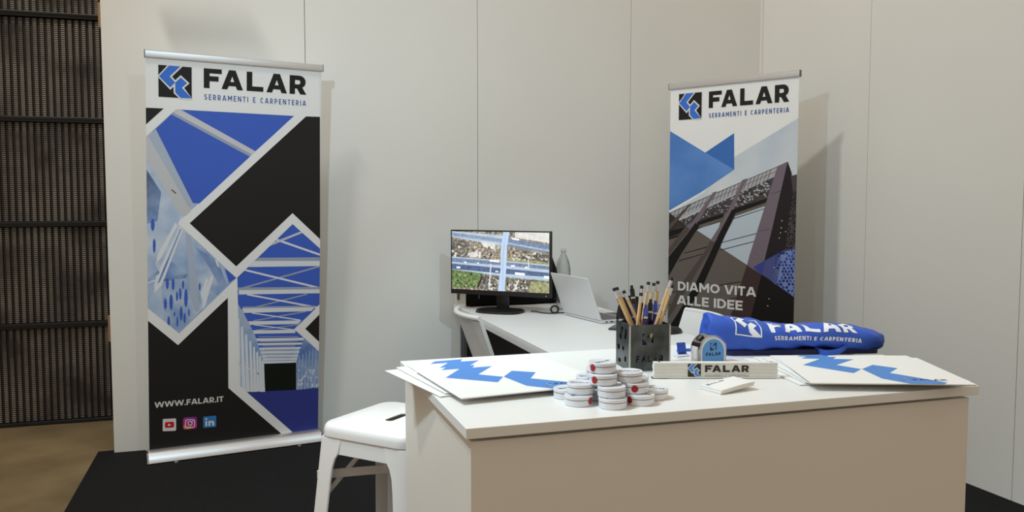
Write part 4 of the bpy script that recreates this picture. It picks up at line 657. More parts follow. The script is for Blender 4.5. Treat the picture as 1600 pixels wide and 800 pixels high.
 (4, 'mesh', [[(-38.7,110.7),(-38.6,110.4),(-38.8,110.1),(-39.2,110.1),(-39.4,110.3),(-39.3,110.5),(-39,110.7)], [(-11.7,122.5),(-11.5,122.2),(-11.7,121.9),(-12.1,121.9),(-12.4,122.2),(-12.3,122.5),(-12,122.6)], [(2.9,127.8),(2.5,127.8),(1.9,128.1),(1.4,128.5),(1.6,128.7),(2.1,128.5),(2.7,128.1)], [(24.7,136.6),(24.4,136.1),(23.9,136.1),(23.6,136.4),(23.6,137),(24,137.3),(24.5,137.1)], [(-39.3,110.2),(-39.5,110.2),(-39.7,110.3),(-39.8,110.5),(-39.7,110.6),(-39.5,110.6),(-39.3,110.4)], [(-6.5,123.6),(-6.6,123.3),(-7,123.1),(-7.4,123.1),(-7.5,123.3),(-7.2,123.5),(-6.8,123.7)], [(23.7,129.1),(23.3,129.1),(22.6,129.4),(22.2,129.9),(22.3,130.1),(22.9,129.9),(23.5,129.5)], [(-14.3,118.7),(-14.6,118.5),(-15,118.5),(-15.3,118.8),(-15.2,119.1),(-14.8,119.2),(-14.4,119)], [(24.6,137.2),(24.5,136.6),(23.8,136.3),(23,136.4),(22.9,136.9),(23.3,137.4),(24.1,137.5)], [(-15.3,118.7),(-15.6,118.5),(-15.9,118.6),(-16,118.9),(-15.8,119.1),(-15.5,119.2),(-15.3,119)], [(18.3,135.3),(18.2,134.9),(17.8,134.8),(17.4,134.9),(17.3,135.3),(17.5,135.6),(18,135.6)], [(-27.7,116.4),(-27.9,116.2),(-28.3,116.1),(-28.7,116.2),(-28.7,116.4),(-28.3,116.6),(-27.9,116.6)], [(1.1,122.3),(0.7,122.4),(0.4,122.7),(0.2,123.2),(0.4,123.3),(0.8,123.1),(1.1,122.6)], [(4.3,123.7),(3.9,123.6),(3.3,123.8),(2.9,124.2),(3,124.4),(3.6,124.3),(4.2,124)], [(23.9,132.8),(24,132.4),(23.8,132.1),(23.4,132.1),(23.1,132.4),(23.2,132.7),(23.5,132.9)], [(17.6,133.3),(17.6,132.8),(17,132.3),(16.4,132.1),(16.1,132.5),(16.4,133),(17.1,133.4)], [(-11.7,122.7),(-11.8,122.4),(-12.2,122),(-12.6,121.9),(-12.8,122.2),(-12.6,122.5),(-12.1,122.8)], [(23.2,130),(22.9,129.8),(22.5,129.9),(22.4,130.3),(22.5,130.5),(22.9,130.6),(23.2,130.3)], [(19,132.4),(18.6,132.2),(17.9,132.4),(17.6,132.9),(17.8,133.3),(18.4,133.3),(19,132.9)], [(-14.6,117.5),(-15,117.6),(-15.3,118),(-15.4,118.4),(-15.2,118.5),(-14.9,118.3),(-14.6,117.8)], [(9.1,125.2),(9.3,124.8),(9,124.3),(8.5,124.1),(8.2,124.3),(8.3,124.7),(8.7,125.2)], [(6.4,127.7),(6,127.5),(5.5,127.8),(5.2,128.2),(5.5,128.5),(6,128.5),(6.5,128.1)], [(-30.2,111.1),(-30.3,110.8),(-30.8,110.7),(-31.2,110.9),(-31.2,111.2),(-30.8,111.4),(-30.4,111.4)], [(-3.9,120.1),(-4.2,119.8),(-4.8,119.9),(-5.1,120.2),(-5,120.6),(-4.5,120.7),(-4,120.5)], [(9.4,132),(9.4,131.6),(9,131.2),(8.5,131.2),(8.3,131.5),(8.5,131.9),(9,132.2)], [(-36.6,112.5),(-36.8,112.3),(-37.3,112.3),(-37.7,112.4),(-37.6,112.7),(-37.3,112.8),(-36.8,112.7)], [(21.2,136),(20.7,135.9),(20,136.3),(19.7,136.9),(20.1,137.3),(20.8,137.1),(21.3,136.6)], [(7.5,127.3),(7.4,126.9),(6.9,126.7),(6.4,126.7),(6.3,126.9),(6.6,127.3),(7.1,127.4)], [(-4,120.2),(-4.2,119.8),(-4.8,119.6),(-5.4,119.8),(-5.5,120.2),(-5,120.5),(-4.3,120.5)], [(15.6,129.4),(15.4,129.1),(14.9,128.9),(14.4,129),(14.3,129.3),(14.7,129.5),(15.2,129.6)], [(-6.8,123.6),(-7.2,123.6),(-7.6,123.9),(-7.8,124.3),(-7.5,124.5),(-7.1,124.3),(-6.8,123.9)], [(19.5,131.6),(19.4,131.2),(19,131),(18.5,131),(18.4,131.3),(18.7,131.6),(19.2,131.7)], [(25.4,134.5),(24.9,134.6),(24.5,135.1),(24.4,135.6),(24.7,135.7),(25.1,135.5),(25.4,134.9)], [(-5.4,122.6),(-5.8,122.7),(-6.3,123.1),(-6.5,123.5),(-6.3,123.7),(-5.8,123.4),(-5.4,123)], [(13.5,127.4),(13.5,127),(13.1,126.7),(12.6,126.7),(12.3,127),(12.6,127.4),(13.1,127.6)], [(-7.2,124.6),(-7.5,124.6),(-7.7,124.9),(-7.8,125.2),(-7.6,125.3),(-7.3,125.2),(-7.1,124.9)], [(-19.6,116.5),(-19.9,116.4),(-20.3,116.6),(-20.4,116.9),(-20.1,117.2),(-19.7,117.1),(-19.5,116.8)], [(20.6,136.4),(20.5,136),(20.1,135.8),(19.6,135.9),(19.5,136.3),(19.7,136.6),(20.2,136.7)], [(-19.3,117.1),(-19.6,116.9),(-20,117.1),(-20.1,117.4),(-19.9,117.6),(-19.5,117.6),(-19.3,117.4)], [(-2.3,126.6),(-2.7,126.6),(-3.1,126.9),(-3.2,127.3),(-2.9,127.6),(-2.4,127.4),(-2.1,127)], [(4.9,123.6),(4.5,123.4),(4,123.5),(3.7,123.9),(3.9,124.2),(4.4,124.3),(4.8,124)], [(20.8,132.4),(20.5,132.3),(20.1,132.5),(19.8,132.8),(20,133),(20.4,133),(20.8,132.7)], [(0.6,123.8),(0.4,123.5),(-0.3,123.5),(-0.8,123.6),(-0.8,123.8),(-0.3,124),(0.3,124)], [(-1.8,123.9),(-2,123.6),(-2.5,123.6),(-2.9,123.8),(-2.9,124.1),(-2.5,124.3),(-2,124.2)], [(-37.1,109.7),(-37.3,109.5),(-37.7,109.6),(-38,109.8),(-37.9,110),(-37.5,110.1),(-37.2,109.9)], [(-38.9,109.6),(-38.8,109.3),(-39.1,109),(-39.4,108.8),(-39.6,109),(-39.6,109.3),(-39.2,109.6)], [(26.8,132.9),(26.7,132.5),(26.3,132.3),(25.9,132.5),(25.8,133),(26.1,133.3),(26.6,133.3)], [(-28.9,113.1),(-29.2,112.9),(-29.6,113.1),(-29.8,113.3),(-29.6,113.5),(-29.3,113.6),(-29,113.4)], [(-20.4,117),(-20.4,116.6),(-20.7,116.3),(-21.1,116.2),(-21.4,116.4),(-21.2,116.8),(-20.8,117.1)], [(21.8,135.7),(21.6,135.4),(21.2,135.3),(20.8,135.6),(20.8,136),(21.2,136.2),(21.6,136.1)], [(16.9,132.6),(16.7,132.2),(16,132),(15.4,132.2),(15.3,132.7),(15.9,133.1),(16.6,133)], [(-12.7,121.9),(-13,121.8),(-13.5,121.9),(-13.8,122.1),(-13.8,122.3),(-13.3,122.3),(-12.9,122.1)], [(21.6,132.9),(21.5,132.5),(21.2,132.3),(20.8,132.4),(20.6,132.8),(20.9,133.2),(21.3,133.2)], [(9.7,128.8),(9.2,128.7),(8.7,129.1),(8.4,129.5),(8.6,129.8),(9.2,129.6),(9.7,129.2)], [(-38.2,111.8),(-38.3,111.6),(-38.5,111.5),(-38.6,111.7),(-38.7,111.9),(-38.5,112.1),(-38.3,112)], [(11.8,132.5),(11.3,132.4),(10.9,132.6),(10.9,133.1),(11.3,133.4),(11.8,133.3),(12,133)], [(-17.5,118.5),(-17.6,118.2),(-17.8,118.1),(-18.1,118.2),(-18.2,118.4),(-18,118.6),(-17.7,118.6)], [(-13,117.2),(-13.3,117.2),(-13.7,117.4),(-13.9,117.7),(-13.8,117.9),(-13.4,117.8),(-13,117.5)], [(11.3,127.1),(11,127.1),(10.6,127.5),(10.4,127.9),(10.6,128),(11,127.8),(11.3,127.4)], [(-29.4,112.2),(-29.6,112.1),(-29.9,112.1),(-30.1,112.4),(-29.9,112.6),(-29.6,112.6),(-29.4,112.5)], [(-28.8,115.3),(-29,115.1),(-29.4,115.1),(-29.7,115.3),(-29.6,115.6),(-29.2,115.7),(-28.9,115.5)], [(10.4,127.2),(10.3,126.8),(9.8,126.5),(9.3,126.3),(9.1,126.6),(9.4,127),(10,127.2)], [(13.1,130),(12.7,129.8),(12.3,129.9),(12.3,130.3),(12.6,130.6),(13,130.7),(13.2,130.4)], [(23.2,136.6),(22.8,136.4),(22.2,136.7),(21.9,137.2),(22.1,137.5),(22.7,137.4),(23.2,137)], [(-37.4,109.6),(-37.3,109.4),(-37.5,109.2),(-37.7,109.1),(-37.8,109.2),(-37.8,109.4),(-37.6,109.6)], [(22.9,130.5),(22.5,130.1),(21.9,130.1),(21.5,130.5),(21.6,131),(22.1,131.2),(22.7,131)], [(18.3,133.8),(18.1,133.4),(17.6,133.3),(17.1,133.4),(17,133.8),(17.4,134),(18,134)], [(12.7,129.4),(12.6,128.9),(12.1,128.6),(11.5,128.7),(11.3,129.1),(11.6,129.5),(12.3,129.7)], [(-8.5,119.4),(-8.7,119.2),(-9.2,119.1),(-9.6,119.2),(-9.6,119.5),(-9.2,119.6),(-8.7,119.6)], [(13.1,131.8),(13.2,131.5),(12.9,131.1),(12.5,131),(12.3,131.1),(12.4,131.5),(12.8,131.8)], [(-22.8,118.5),(-22.9,118.2),(-23.4,117.9),(-23.8,117.9),(-24,118.2),(-23.7,118.5),(-23.2,118.7)], [(-33.7,112.8),(-33.5,112.6),(-33.6,112.3),(-33.9,112.2),(-34.2,112.3),(-34.2,112.6),(-34,112.8)], [(-20,114.5),(-20.3,114.4),(-20.7,114.6),(-20.9,114.9),(-20.7,115.1),(-20.3,115.1),(-20,114.8)], [(14.8,129.9),(14.8,129.6),(14.5,129.4),(14.1,129.4),(14,129.6),(14.2,129.9),(14.5,130)], [(6.4,129.1),(6.6,128.7),(6.3,128.2),(5.9,128.1),(5.5,128.3),(5.5,128.8),(5.9,129.1)], [(-31.9,110.4),(-32.2,110.3),(-32.4,110.6),(-32.5,110.8),(-32.3,110.9),(-32,110.8),(-31.9,110.6)], [(-39.7,110.1),(-39.6,109.9),(-39.8,109.6),(-40,109.5),(-40.2,109.6),(-40.1,109.9),(-40,110)], [(3.7,128.7),(3.5,128.4),(3,128.1),(2.4,128.1),(2.3,128.3),(2.7,128.6),(3.4,128.8)], [(21.8,132.9),(21.6,132.8),(21.1,132.9),(20.9,133.1),(21,133.4),(21.3,133.4),(21.7,133.2)], [(-29,113.7),(-29.2,113.7),(-29.6,113.9),(-29.8,114.1),(-29.7,114.3),(-29.3,114.2),(-29,113.9)], [(-10.9,123.4),(-11,123.1),(-11.3,123),(-11.5,123.2),(-11.5,123.5),(-11.3,123.7),(-11,123.6)], [(19.7,133),(19.7,132.6),(19.4,132.3),(18.9,132.5),(18.7,132.9),(18.9,133.3),(19.4,133.4)], [(-4.1,121.1),(-4.5,120.9),(-4.9,121.1),(-5.1,121.4),(-4.8,121.8),(-4.4,121.8),(-4.1,121.5)], [(5.8,124.2),(5.8,123.8),(5.4,123.5),(4.9,123.3),(4.7,123.6),(4.9,124),(5.4,124.3)], [(16.5,130.7),(16.2,130.5),(15.8,130.6),(15.6,130.9),(15.8,131.2),(16.2,131.3),(16.5,131)], [(-20.2,114.8),(-20.4,114.5),(-20.8,114.5),(-21.2,114.7),(-21.1,114.9),(-20.8,115.1),(-20.4,115)], [(-27.1,115),(-27.3,114.8),(-27.8,114.8),(-28.1,114.9),(-28.1,115.2),(-27.8,115.3),(-27.3,115.3)], [(22.7,134.7),(22.2,134.7),(21.7,135.2),(21.5,135.7),(21.9,136),(22.5,135.7),(22.9,135.2)], [(-33.8,113.8),(-34,113.6),(-34.5,113.4),(-34.9,113.5),(-34.9,113.7),(-34.6,113.9),(-34.1,113.9)], [(-40.6,110.2),(-40.6,110),(-40.9,109.7),(-41.2,109.7),(-41.3,109.9),(-41.2,110.1),(-40.8,110.3)], [(6.5,128.3),(6.3,128),(6,128),(5.7,128.2),(5.7,128.6),(6.1,128.8),(6.4,128.7)], [(9,129.1),(9,128.8),(8.7,128.6),(8.3,128.6),(8.1,128.9),(8.3,129.2),(8.7,129.3)], [(2.9,123.2),(2.9,122.9),(2.7,122.6),(2.4,122.6),(2.2,122.9),(2.3,123.2),(2.6,123.3)], [(-34.7,110.2),(-34.7,110.1),(-34.8,109.9),(-35,109.8),(-35.1,109.9),(-35.1,110.1),(-34.9,110.3)], [(-1.1,123.9),(-1,123.6),(-1.3,123.3),(-1.7,123.1),(-1.9,123.3),(-1.8,123.7),(-1.4,124)], [(13.5,130.8),(13.2,130.6),(12.9,130.8),(12.8,131.1),(13,131.4),(13.4,131.4),(13.6,131.1)], [(24.6,135.7),(24.6,135.1),(24.1,134.7),(23.5,134.7),(23.2,135.2),(23.5,135.7),(24.1,135.9)], [(8.2,124.8),(7.9,124.7),(7.2,124.9),(6.7,125.2),(6.8,125.4),(7.4,125.3),(8,125.1)], [(-32.5,113.1),(-32.8,113),(-33.1,113.2),(-33.4,113.4),(-33.3,113.5),(-32.9,113.5),(-32.6,113.3)], [(10.5,125.6),(9.9,125.5),(9.5,125.9),(9.4,126.5),(9.8,126.8),(10.4,126.6),(10.7,126.1)], [(3.2,122.8),(3.3,122.4),(3,122.1),(2.5,122.1),(2.2,122.5),(2.4,122.9),(2.8,123)], [(23.5,133.8),(23.4,133.4),(23,133.2),(22.6,133.4),(22.5,133.8),(22.8,134.1),(23.2,134.1)], [(7.3,126.9),(6.9,126.9),(6.3,127.1),(5.8,127.5),(6,127.7),(6.5,127.6),(7.1,127.2)], [(9.7,129.3),(9.2,129.1),(8.5,129.3),(8.2,129.8),(8.5,130.2),(9.1,130.2),(9.6,129.8)], [(-26.5,115.4),(-26.8,115.3),(-27.1,115.3),(-27.3,115.6),(-27.2,115.8),(-26.9,115.8),(-26.6,115.7)], [(13.8,129.6),(14,129.2),(13.8,128.8),(13.2,128.7),(12.8,129),(12.8,129.5),(13.2,129.7)], [(-10,122.9),(-9.9,122.6),(-10.1,122.3),(-10.5,122.3),(-10.7,122.6),(-10.7,122.9),(-10.3,123.1)], [(25.6,133.7),(25.3,133.3),(24.5,133),(23.8,133.2),(23.7,133.6),(24.3,133.9),(25.1,134)], [(22.9,136.3),(22.6,136.3),(22.2,136.4),(22,136.8),(22.2,137),(22.6,136.9),(22.9,136.6)], [(-30.4,111.9),(-30.5,111.7),(-30.8,111.6),(-31.1,111.7),(-31.1,111.9),(-30.9,112.1),(-30.6,112.1)], [(-4.4,126.3),(-4.1,126),(-4.2,125.7),(-4.6,125.6),(-5,125.8),(-5,126.2),(-4.8,126.4)], [(4.5,125.2),(4.2,125),(3.8,125.1),(3.6,125.4),(3.7,125.6),(4.1,125.7),(4.4,125.5)], [(15.4,127.1),(15,127.2),(14.5,127.8),(14.3,128.3),(14.6,128.5),(15.2,128.2),(15.5,127.5)], [(11.8,125.7),(11.4,125.6),(11,125.8),(10.8,126.2),(11,126.4),(11.4,126.3),(11.8,126)], [(-35.1,112.2),(-35.2,112),(-35.6,111.9),(-35.8,112),(-35.8,112.2),(-35.6,112.3),(-35.3,112.3)], [(-20,116.7),(-19.9,116.4),(-20.2,116),(-20.6,115.8),(-20.9,116),(-20.8,116.4),(-20.4,116.7)], [(7.2,131.3),(7.2,131),(6.9,130.4),(6.4,130.1),(6.2,130.2),(6.4,130.8),(6.8,131.2)], [(-14.6,118.7),(-14.6,118.4),(-14.8,118.2),(-15.2,118.3),(-15.3,118.5),(-15.1,118.8),(-14.8,118.9)], [(11.4,129.6),(11,129.5),(10.7,129.8),(10.7,130.1),(11,130.3),(11.4,130.2),(11.5,129.9)], [(8.1,130.9),(8.1,130.5),(7.8,130.3),(7.4,130.4),(7.3,130.7),(7.4,131),(7.8,131.1)], [(21.8,132),(21.4,131.8),(20.6,131.9),(20,132.1),(20,132.4),(20.7,132.5),(21.4,132.4)], [(-36.7,113),(-36.9,112.9),(-37.2,112.9),(-37.4,113),(-37.4,113.2),(-37.1,113.3),(-36.8,113.2)], [(13,128.6),(12.5,128.5),(12.1,128.8),(12,129.3),(12.4,129.6),(12.8,129.4),(13.1,129)], [(10.3,128.1),(10,127.9),(9.6,128),(9.5,128.4),(9.8,128.7),(10.1,128.7),(10.4,128.4)], [(-13.9,119.9),(-14.1,119.7),(-14.5,119.7),(-14.8,119.9),(-14.8,120.2),(-14.4,120.3),(-14,120.2)], [(-25.6,115),(-25.9,115),(-26.3,115.3),(-26.4,115.6),(-26.3,115.7),(-26,115.5),(-25.7,115.2)], [(-13.9,120.7),(-13.9,120.5),(-14.2,120.2),(-14.5,120.1),(-14.7,120.2),(-14.6,120.5),(-14.2,120.7)], [(-22.6,119),(-22.6,118.7),(-22.8,118.5),(-23.2,118.5),(-23.3,118.7),(-23.2,119),(-22.8,119.1)], [(-21.4,114.5),(-21.7,114.2),(-22.2,114.2),(-22.6,114.5),(-22.5,114.8),(-22.1,115),(-21.6,114.8)], [(-0.8,122.1),(-0.8,121.8),(-1.1,121.4),(-1.4,121.2),(-1.6,121.3),(-1.5,121.7),(-1.1,122)], [(-21.1,117.6),(-21,117.4),(-21.1,117.2),(-21.4,117),(-21.6,117.2),(-21.6,117.4),(-21.4,117.6)], [(11.9,129.2),(11.9,128.9),(11.5,128.6),(11,128.5),(10.8,128.8),(11.1,129.1),(11.6,129.3)], [(-21.7,113.9),(-22,113.9),(-22.3,114.2),(-22.3,114.5),(-22.1,114.6),(-21.9,114.4),(-21.7,114.1)], [(-5.8,121.8),(-5.8,121.5),(-6.1,121),(-6.5,120.7),(-6.7,120.8),(-6.6,121.3),(-6.2,121.8)], [(5.7,127.8),(5.7,127.4),(5.3,127),(4.8,126.7),(4.5,127),(4.8,127.4),(5.3,127.8)], [(24.5,136.8),(24.2,136.6),(23.6,136.7),(23.3,137),(23.4,137.2),(23.8,137.3),(24.3,137.1)], [(17.6,130.9),(17.5,130.5),(17.1,130),(16.5,129.9),(16.2,130.2),(16.5,130.7),(17.1,131)], [(-16.7,117.3),(-16.6,117),(-16.8,116.7),(-17.2,116.6),(-17.4,116.8),(-17.3,117.1),(-17,117.3)], [(-36,110.7),(-36,110.4),(-36.3,110.1),(-36.6,109.9),(-36.8,110),(-36.6,110.3),(-36.3,110.6)], [(-35.6,113.4),(-35.8,113.1),(-36.2,113.1),(-36.5,113.2),(-36.5,113.5),(-36.2,113.7),(-35.8,113.6)], [(-33.1,112.7),(-33.3,112.4),(-33.6,112.4),(-33.8,112.6),(-33.8,112.9),(-33.5,113),(-33.2,112.9)], [(5.3,125.2),(5,124.8),(4.3,124.6),(3.8,124.9),(3.7,125.3),(4.2,125.7),(4.9,125.6)], [(-33.1,111),(-33.3,110.9),(-33.7,110.9),(-34,111.1),(-33.9,111.2),(-33.6,111.3),(-33.2,111.1)], [(5.5,127.2),(5.1,127.2),(4.8,127.5),(4.8,127.9),(5.1,128.1),(5.5,127.9),(5.7,127.6)], [(23.6,133.4),(23.2,133.1),(22.5,133.1),(22.2,133.5),(22.3,134),(22.8,134.2),(23.4,133.9)], [(1.8,127.6),(1.4,127.3),(0.9,127.5),(0.7,127.9),(1,128.3),(1.5,128.3),(1.8,128)], [(-9,123),(-9.1,122.8),(-9.5,122.7),(-9.8,122.8),(-9.8,123),(-9.5,123.2),(-9.2,123.2)], [(3.1,123.4),(2.9,123.1),(2.4,122.8),(1.8,122.8),(1.7,123.1),(2.1,123.5),(2.7,123.6)], [(-10.8,120.9),(-11.1,120.9),(-11.4,121.1),(-11.5,121.4),(-11.3,121.5),(-11,121.4),(-10.8,121.1)], [(-38.4,110.3),(-38.6,110.1),(-38.9,110.2),(-39,110.4),(-39,110.6),(-38.7,110.7),(-38.4,110.6)], [(-17.3,117.5),(-17.1,117.3),(-17.2,117),(-17.5,116.9),(-17.8,117),(-17.8,117.3),(-17.6,117.5)], [(13.9,127.7),(13.8,127.4),(13.5,127.3),(13.2,127.5),(13.1,127.9),(13.4,128.1),(13.8,128.1)], [(-31.9,113.8),(-32.2,113.8),(-32.6,114),(-32.8,114.3),(-32.7,114.4),(-32.3,114.3),(-32,114.1)], [(-25.7,116.4),(-25.8,116.2),(-26.3,116.1),(-26.7,116.2),(-26.7,116.4),(-26.4,116.6),(-25.9,116.6)], [(-18.6,116.2),(-18.9,116.1),(-19.3,116.2),(-19.5,116.5),(-19.3,116.8),(-18.9,116.7),(-18.6,116.5)], [(13.8,128),(13.6,127.8),(13,127.7),(12.5,127.7),(12.5,128),(12.9,128.2),(13.5,128.2)], [(-7.8,123.8),(-7.9,123.5),(-8.2,123.4),(-8.5,123.5),(-8.5,123.8),(-8.3,124),(-8,124)], [(2.6,129.5),(2.6,129.2),(2.3,128.7),(1.8,128.4),(1.5,128.5),(1.8,129),(2.3,129.5)], [(-16.1,121),(-16.2,120.8),(-16.8,120.6),(-17.3,120.7),(-17.3,120.8),(-16.9,121.1),(-16.3,121.1)], [(-38.3,112.5),(-38.3,112.3),(-38.6,112),(-38.9,111.9),(-39.1,112.1),(-38.9,112.3),(-38.6,112.5)], [(-29.9,111.2),(-30.2,111),(-30.5,111),(-30.7,111.3),(-30.6,111.5),(-30.3,111.6),(-30,111.4)], [(18.7,129.6),(18.1,129.4),(17.5,129.6),(17.1,130.2),(17.4,130.6),(18.1,130.6),(18.7,130.1)], [(-26.7,114.5),(-26.9,114.3),(-27.2,114.4),(-27.5,114.5),(-27.5,114.7),(-27.2,114.7),(-26.8,114.6)]]),
 (4, 'lattice', [[(-39.6,119.8),(-41.5,115.8),(-41.5,115.1),(-39.3,119.7)], [(-36.7,120.9),(-39.4,115.3),(-39.1,115.1),(-36.4,120.8)], [(-33.9,122),(-36.6,116.3),(-36.3,116.2),(-33.6,121.9)], [(-31.1,123.1),(-33.7,117.4),(-33.4,117.2),(-30.8,123)], [(-28.3,124.2),(-30.9,118.4),(-30.6,118.3),(-28,124.1)], [(-25.5,125.2),(-28.1,119.4),(-27.8,119.3),(-25.2,125.1)], [(-22.8,126.3),(-25.3,120.4),(-25.1,120.3),(-22.5,126.2)], [(-20,127.3),(-22.6,121.5),(-22.3,121.4),(-19.7,127.2)], [(-17.3,128.4),(-19.9,122.5),(-19.6,122.4),(-17,128.3)], [(-14.6,129.4),(-17.1,123.5),(-16.9,123.4),(-14.3,129.3)], [(-12,130.4),(-14.5,124.5),(-14.2,124.4),(-11.7,130.3)], [(-9.3,131.4),(-11.8,125.4),(-11.5,125.3),(-9,131.3)], [(-6.7,132.5),(-9.1,126.4),(-8.8,126.3),(-6.4,132.4)], [(-4.1,133.5),(-6.5,127.4),(-6.2,127.3),(-3.8,133.4)], [(-1.5,134.4),(-3.9,128.4),(-3.6,128.3),(-1.2,134.4)], [(1.1,135.4),(-1.3,129.3),(-1,129.2),(1.4,135.3)], [(3.7,136.4),(1.3,130.3),(1.6,130.2),(4,136.3)], [(6.2,137.4),(3.9,131.2),(4.1,131.1),(6.5,137.3)], [(8.7,138.4),(6.4,132.1),(6.7,132),(9,138.3)], [(11.2,139.3),(8.9,133.1),(9.2,133),(11.5,139.2)], [(13.7,140.3),(11.4,134),(11.7,133.9),(14,140.2)], [(16.2,141.2),(13.9,134.9),(14.2,134.8),(16.5,141.1)], [(18.6,142.2),(16.4,135.8),(16.7,135.7),(18.9,142.1)], [(21.1,143.1),(18.8,136.7),(19.1,136.6),(21.3,143)], [(23.5,144),(21.3,137.6),(21.5,137.5),(23.8,143.9)], [(25.9,144.9),(23.7,138.5),(24,138.4),(26.2,144.8)], [(-41.5,118.7),(29.9,146),(29.8,146.3),(-41.5,119.1)], [(-41.5,115.6),(29.2,143.4),(29.1,143.6),(-41.5,115.9)]]),
 (4, 'glass2', [[(-17.6,111.2),(-5.5,114.5),(-9.2,102.1),(-21.5,108.8)], [(4.1,117.7),(23,123.9),(12.1,89),(-5.3,98.8),(-4.4,102.3)]]),
 (5, 'umber', [[(-41.5,70.3),(-41.5,119.4),(-26.5,109.6),(-5.2,98.8),(12.1,89.4),(9.7,64.3),(-41.4,59.8)]]),
 (5, 'umber2', [[(-41.5,119.4),(-26.5,109.8),(-30,105.4),(-41.5,102.3)]]),
 (6, 'black', [[(-4.4,101.7),(18.6,107.9),(18.5,108.3),(-4.5,102.1)], [(-5.1,97.1),(16.3,103),(16.2,103.4),(-5.3,97.5)], [(3,116),(23.1,122.4),(22.9,122.7),(2.8,116.4)], [(-21,109.6),(-5.4,114.3),(-5.6,114.7),(-21.2,109.9)], [(-30.3,94.1),(-14.3,98.5),(-14.5,99),(-30.4,94.5)], [(-33.8,89.2),(-17.3,94.2),(-17.5,94.6),(-34,89.7)], [(-5.6,75.9),(8.3,78.9),(8.2,79.4),(-5.7,76.4)], [(-6.2,65.7),(6.4,69.5),(6.2,69.9),(-6.3,66.2)], [(-40.8,68.5),(-33.5,70.5),(-33.7,70.9),(-41,69)], [(-40.7,60.7),(-34.2,62.3),(-34.3,62.8),(-40.8,61.2)], [(-41.3,102.7),(-29.3,106.6),(-29.4,107),(-41.5,103.2)], [(1.5,121.5),(24.4,128.6),(24.1,126.2),(1.6,118.6)], [(-21.2,113.8),(-3.1,119.5),(-4.3,116.8),(-21.1,111.7)], [(-41.5,107.6),(-26.5,111.4),(-27.5,108.6),(-41.5,104.2)]]),
 (7, 'pillar', [[(-11,131.7),(-8.2,132.5),(-20.3,114.6),(-26.5,109.4),(-29.2,111.3),(-24.7,113.8)], [(8.2,138.9),(11.3,139.8),(2.8,122.2),(-3.7,109.2),(-9.6,101.3),(-12.2,102.8),(-3.8,114.9)]]),
 (7, 'pillar2', [[(-41.5,96.7),(-29.2,111.3),(-26.5,109.4),(-40.9,93),(-41.5,91.7)], [(-41.5,111.6),(-26.7,125.1),(-25.8,124.7),(-41.1,108.3),(-41.5,108)], [(-12.2,102.8),(-8.7,101.8),(-17.2,89.4),(-25,77.1),(-35.7,60.3),(-41.5,51.9),(-41.5,56.4),(-34.1,72.5),(-16.4,95.3)]]),
 (8, 'black', [[(-22.5,113.4),(-19.8,111.5),(-32.6,93.4),(-41.5,79),(-41.5,91.3),(-27.3,107.4)], [(1.9,121.5),(4.5,120),(-0.8,109.3),(-16.9,74.9),(-26.1,60.3),(-35.5,45.4),(-41.5,35.4),(-41.5,45.6),(-32,59.8),(-22.3,75.3),(-5.2,109.2)]]),
 (7, 'dside', [[(35.9,148.9),(38.3,142.6),(39.7,131.8),(41.5,129.6),(41.5,8.5),(-7.9,0),(-14.4,-0),(5.6,63.9),(27.2,110)]]),
 (8, 'pillar', [[(29.9,146.4),(35.9,148.9),(27.2,110),(21.1,84.3),(12.1,89),(13.6,94.7)]]),
 (8, 'pillar3', [[(12.1,89.4),(21.4,84.3),(15.9,61),(-1.7,1.1),(-7.9,0),(-14.4,0),(2.7,59.8)]]),
 (9, 'dark_line', [[(26.4,130.7),(32.9,132.4),(32.8,132.7),(26.3,130.9)], [(19.3,109.3),(26.4,110.6),(26.4,110.8),(19.3,109.6)]]),
 (9, 'lattice', [[(38,140.8),(41.5,141.6),(41.5,129.2),(39.7,129.7)]]),
 (9, 'b2navy', [[(16,88.1),(23.3,92.5),(41.5,102.7),(41.5,73),(21.6,84.3)]]),
 (8, 'b2navy2', [[(16,88.1),(23.3,92.5),(21.4,84.3)]]),
 (10, 'b2haze', [[(23.7,92.2),(29.8,95.8),(28.6,80.7),(21.8,84.3)]]),
 (10, 'lattice', [[(39,129.7),(41.5,131.1),(41.5,99.9),(35.9,98.3),(37.1,113.9)]]),
 (10, 'b2cell', [[(31.4,94.8),(35.9,98.3),(41.5,101.3),(41.5,72.6),(27.4,80.6)]]),
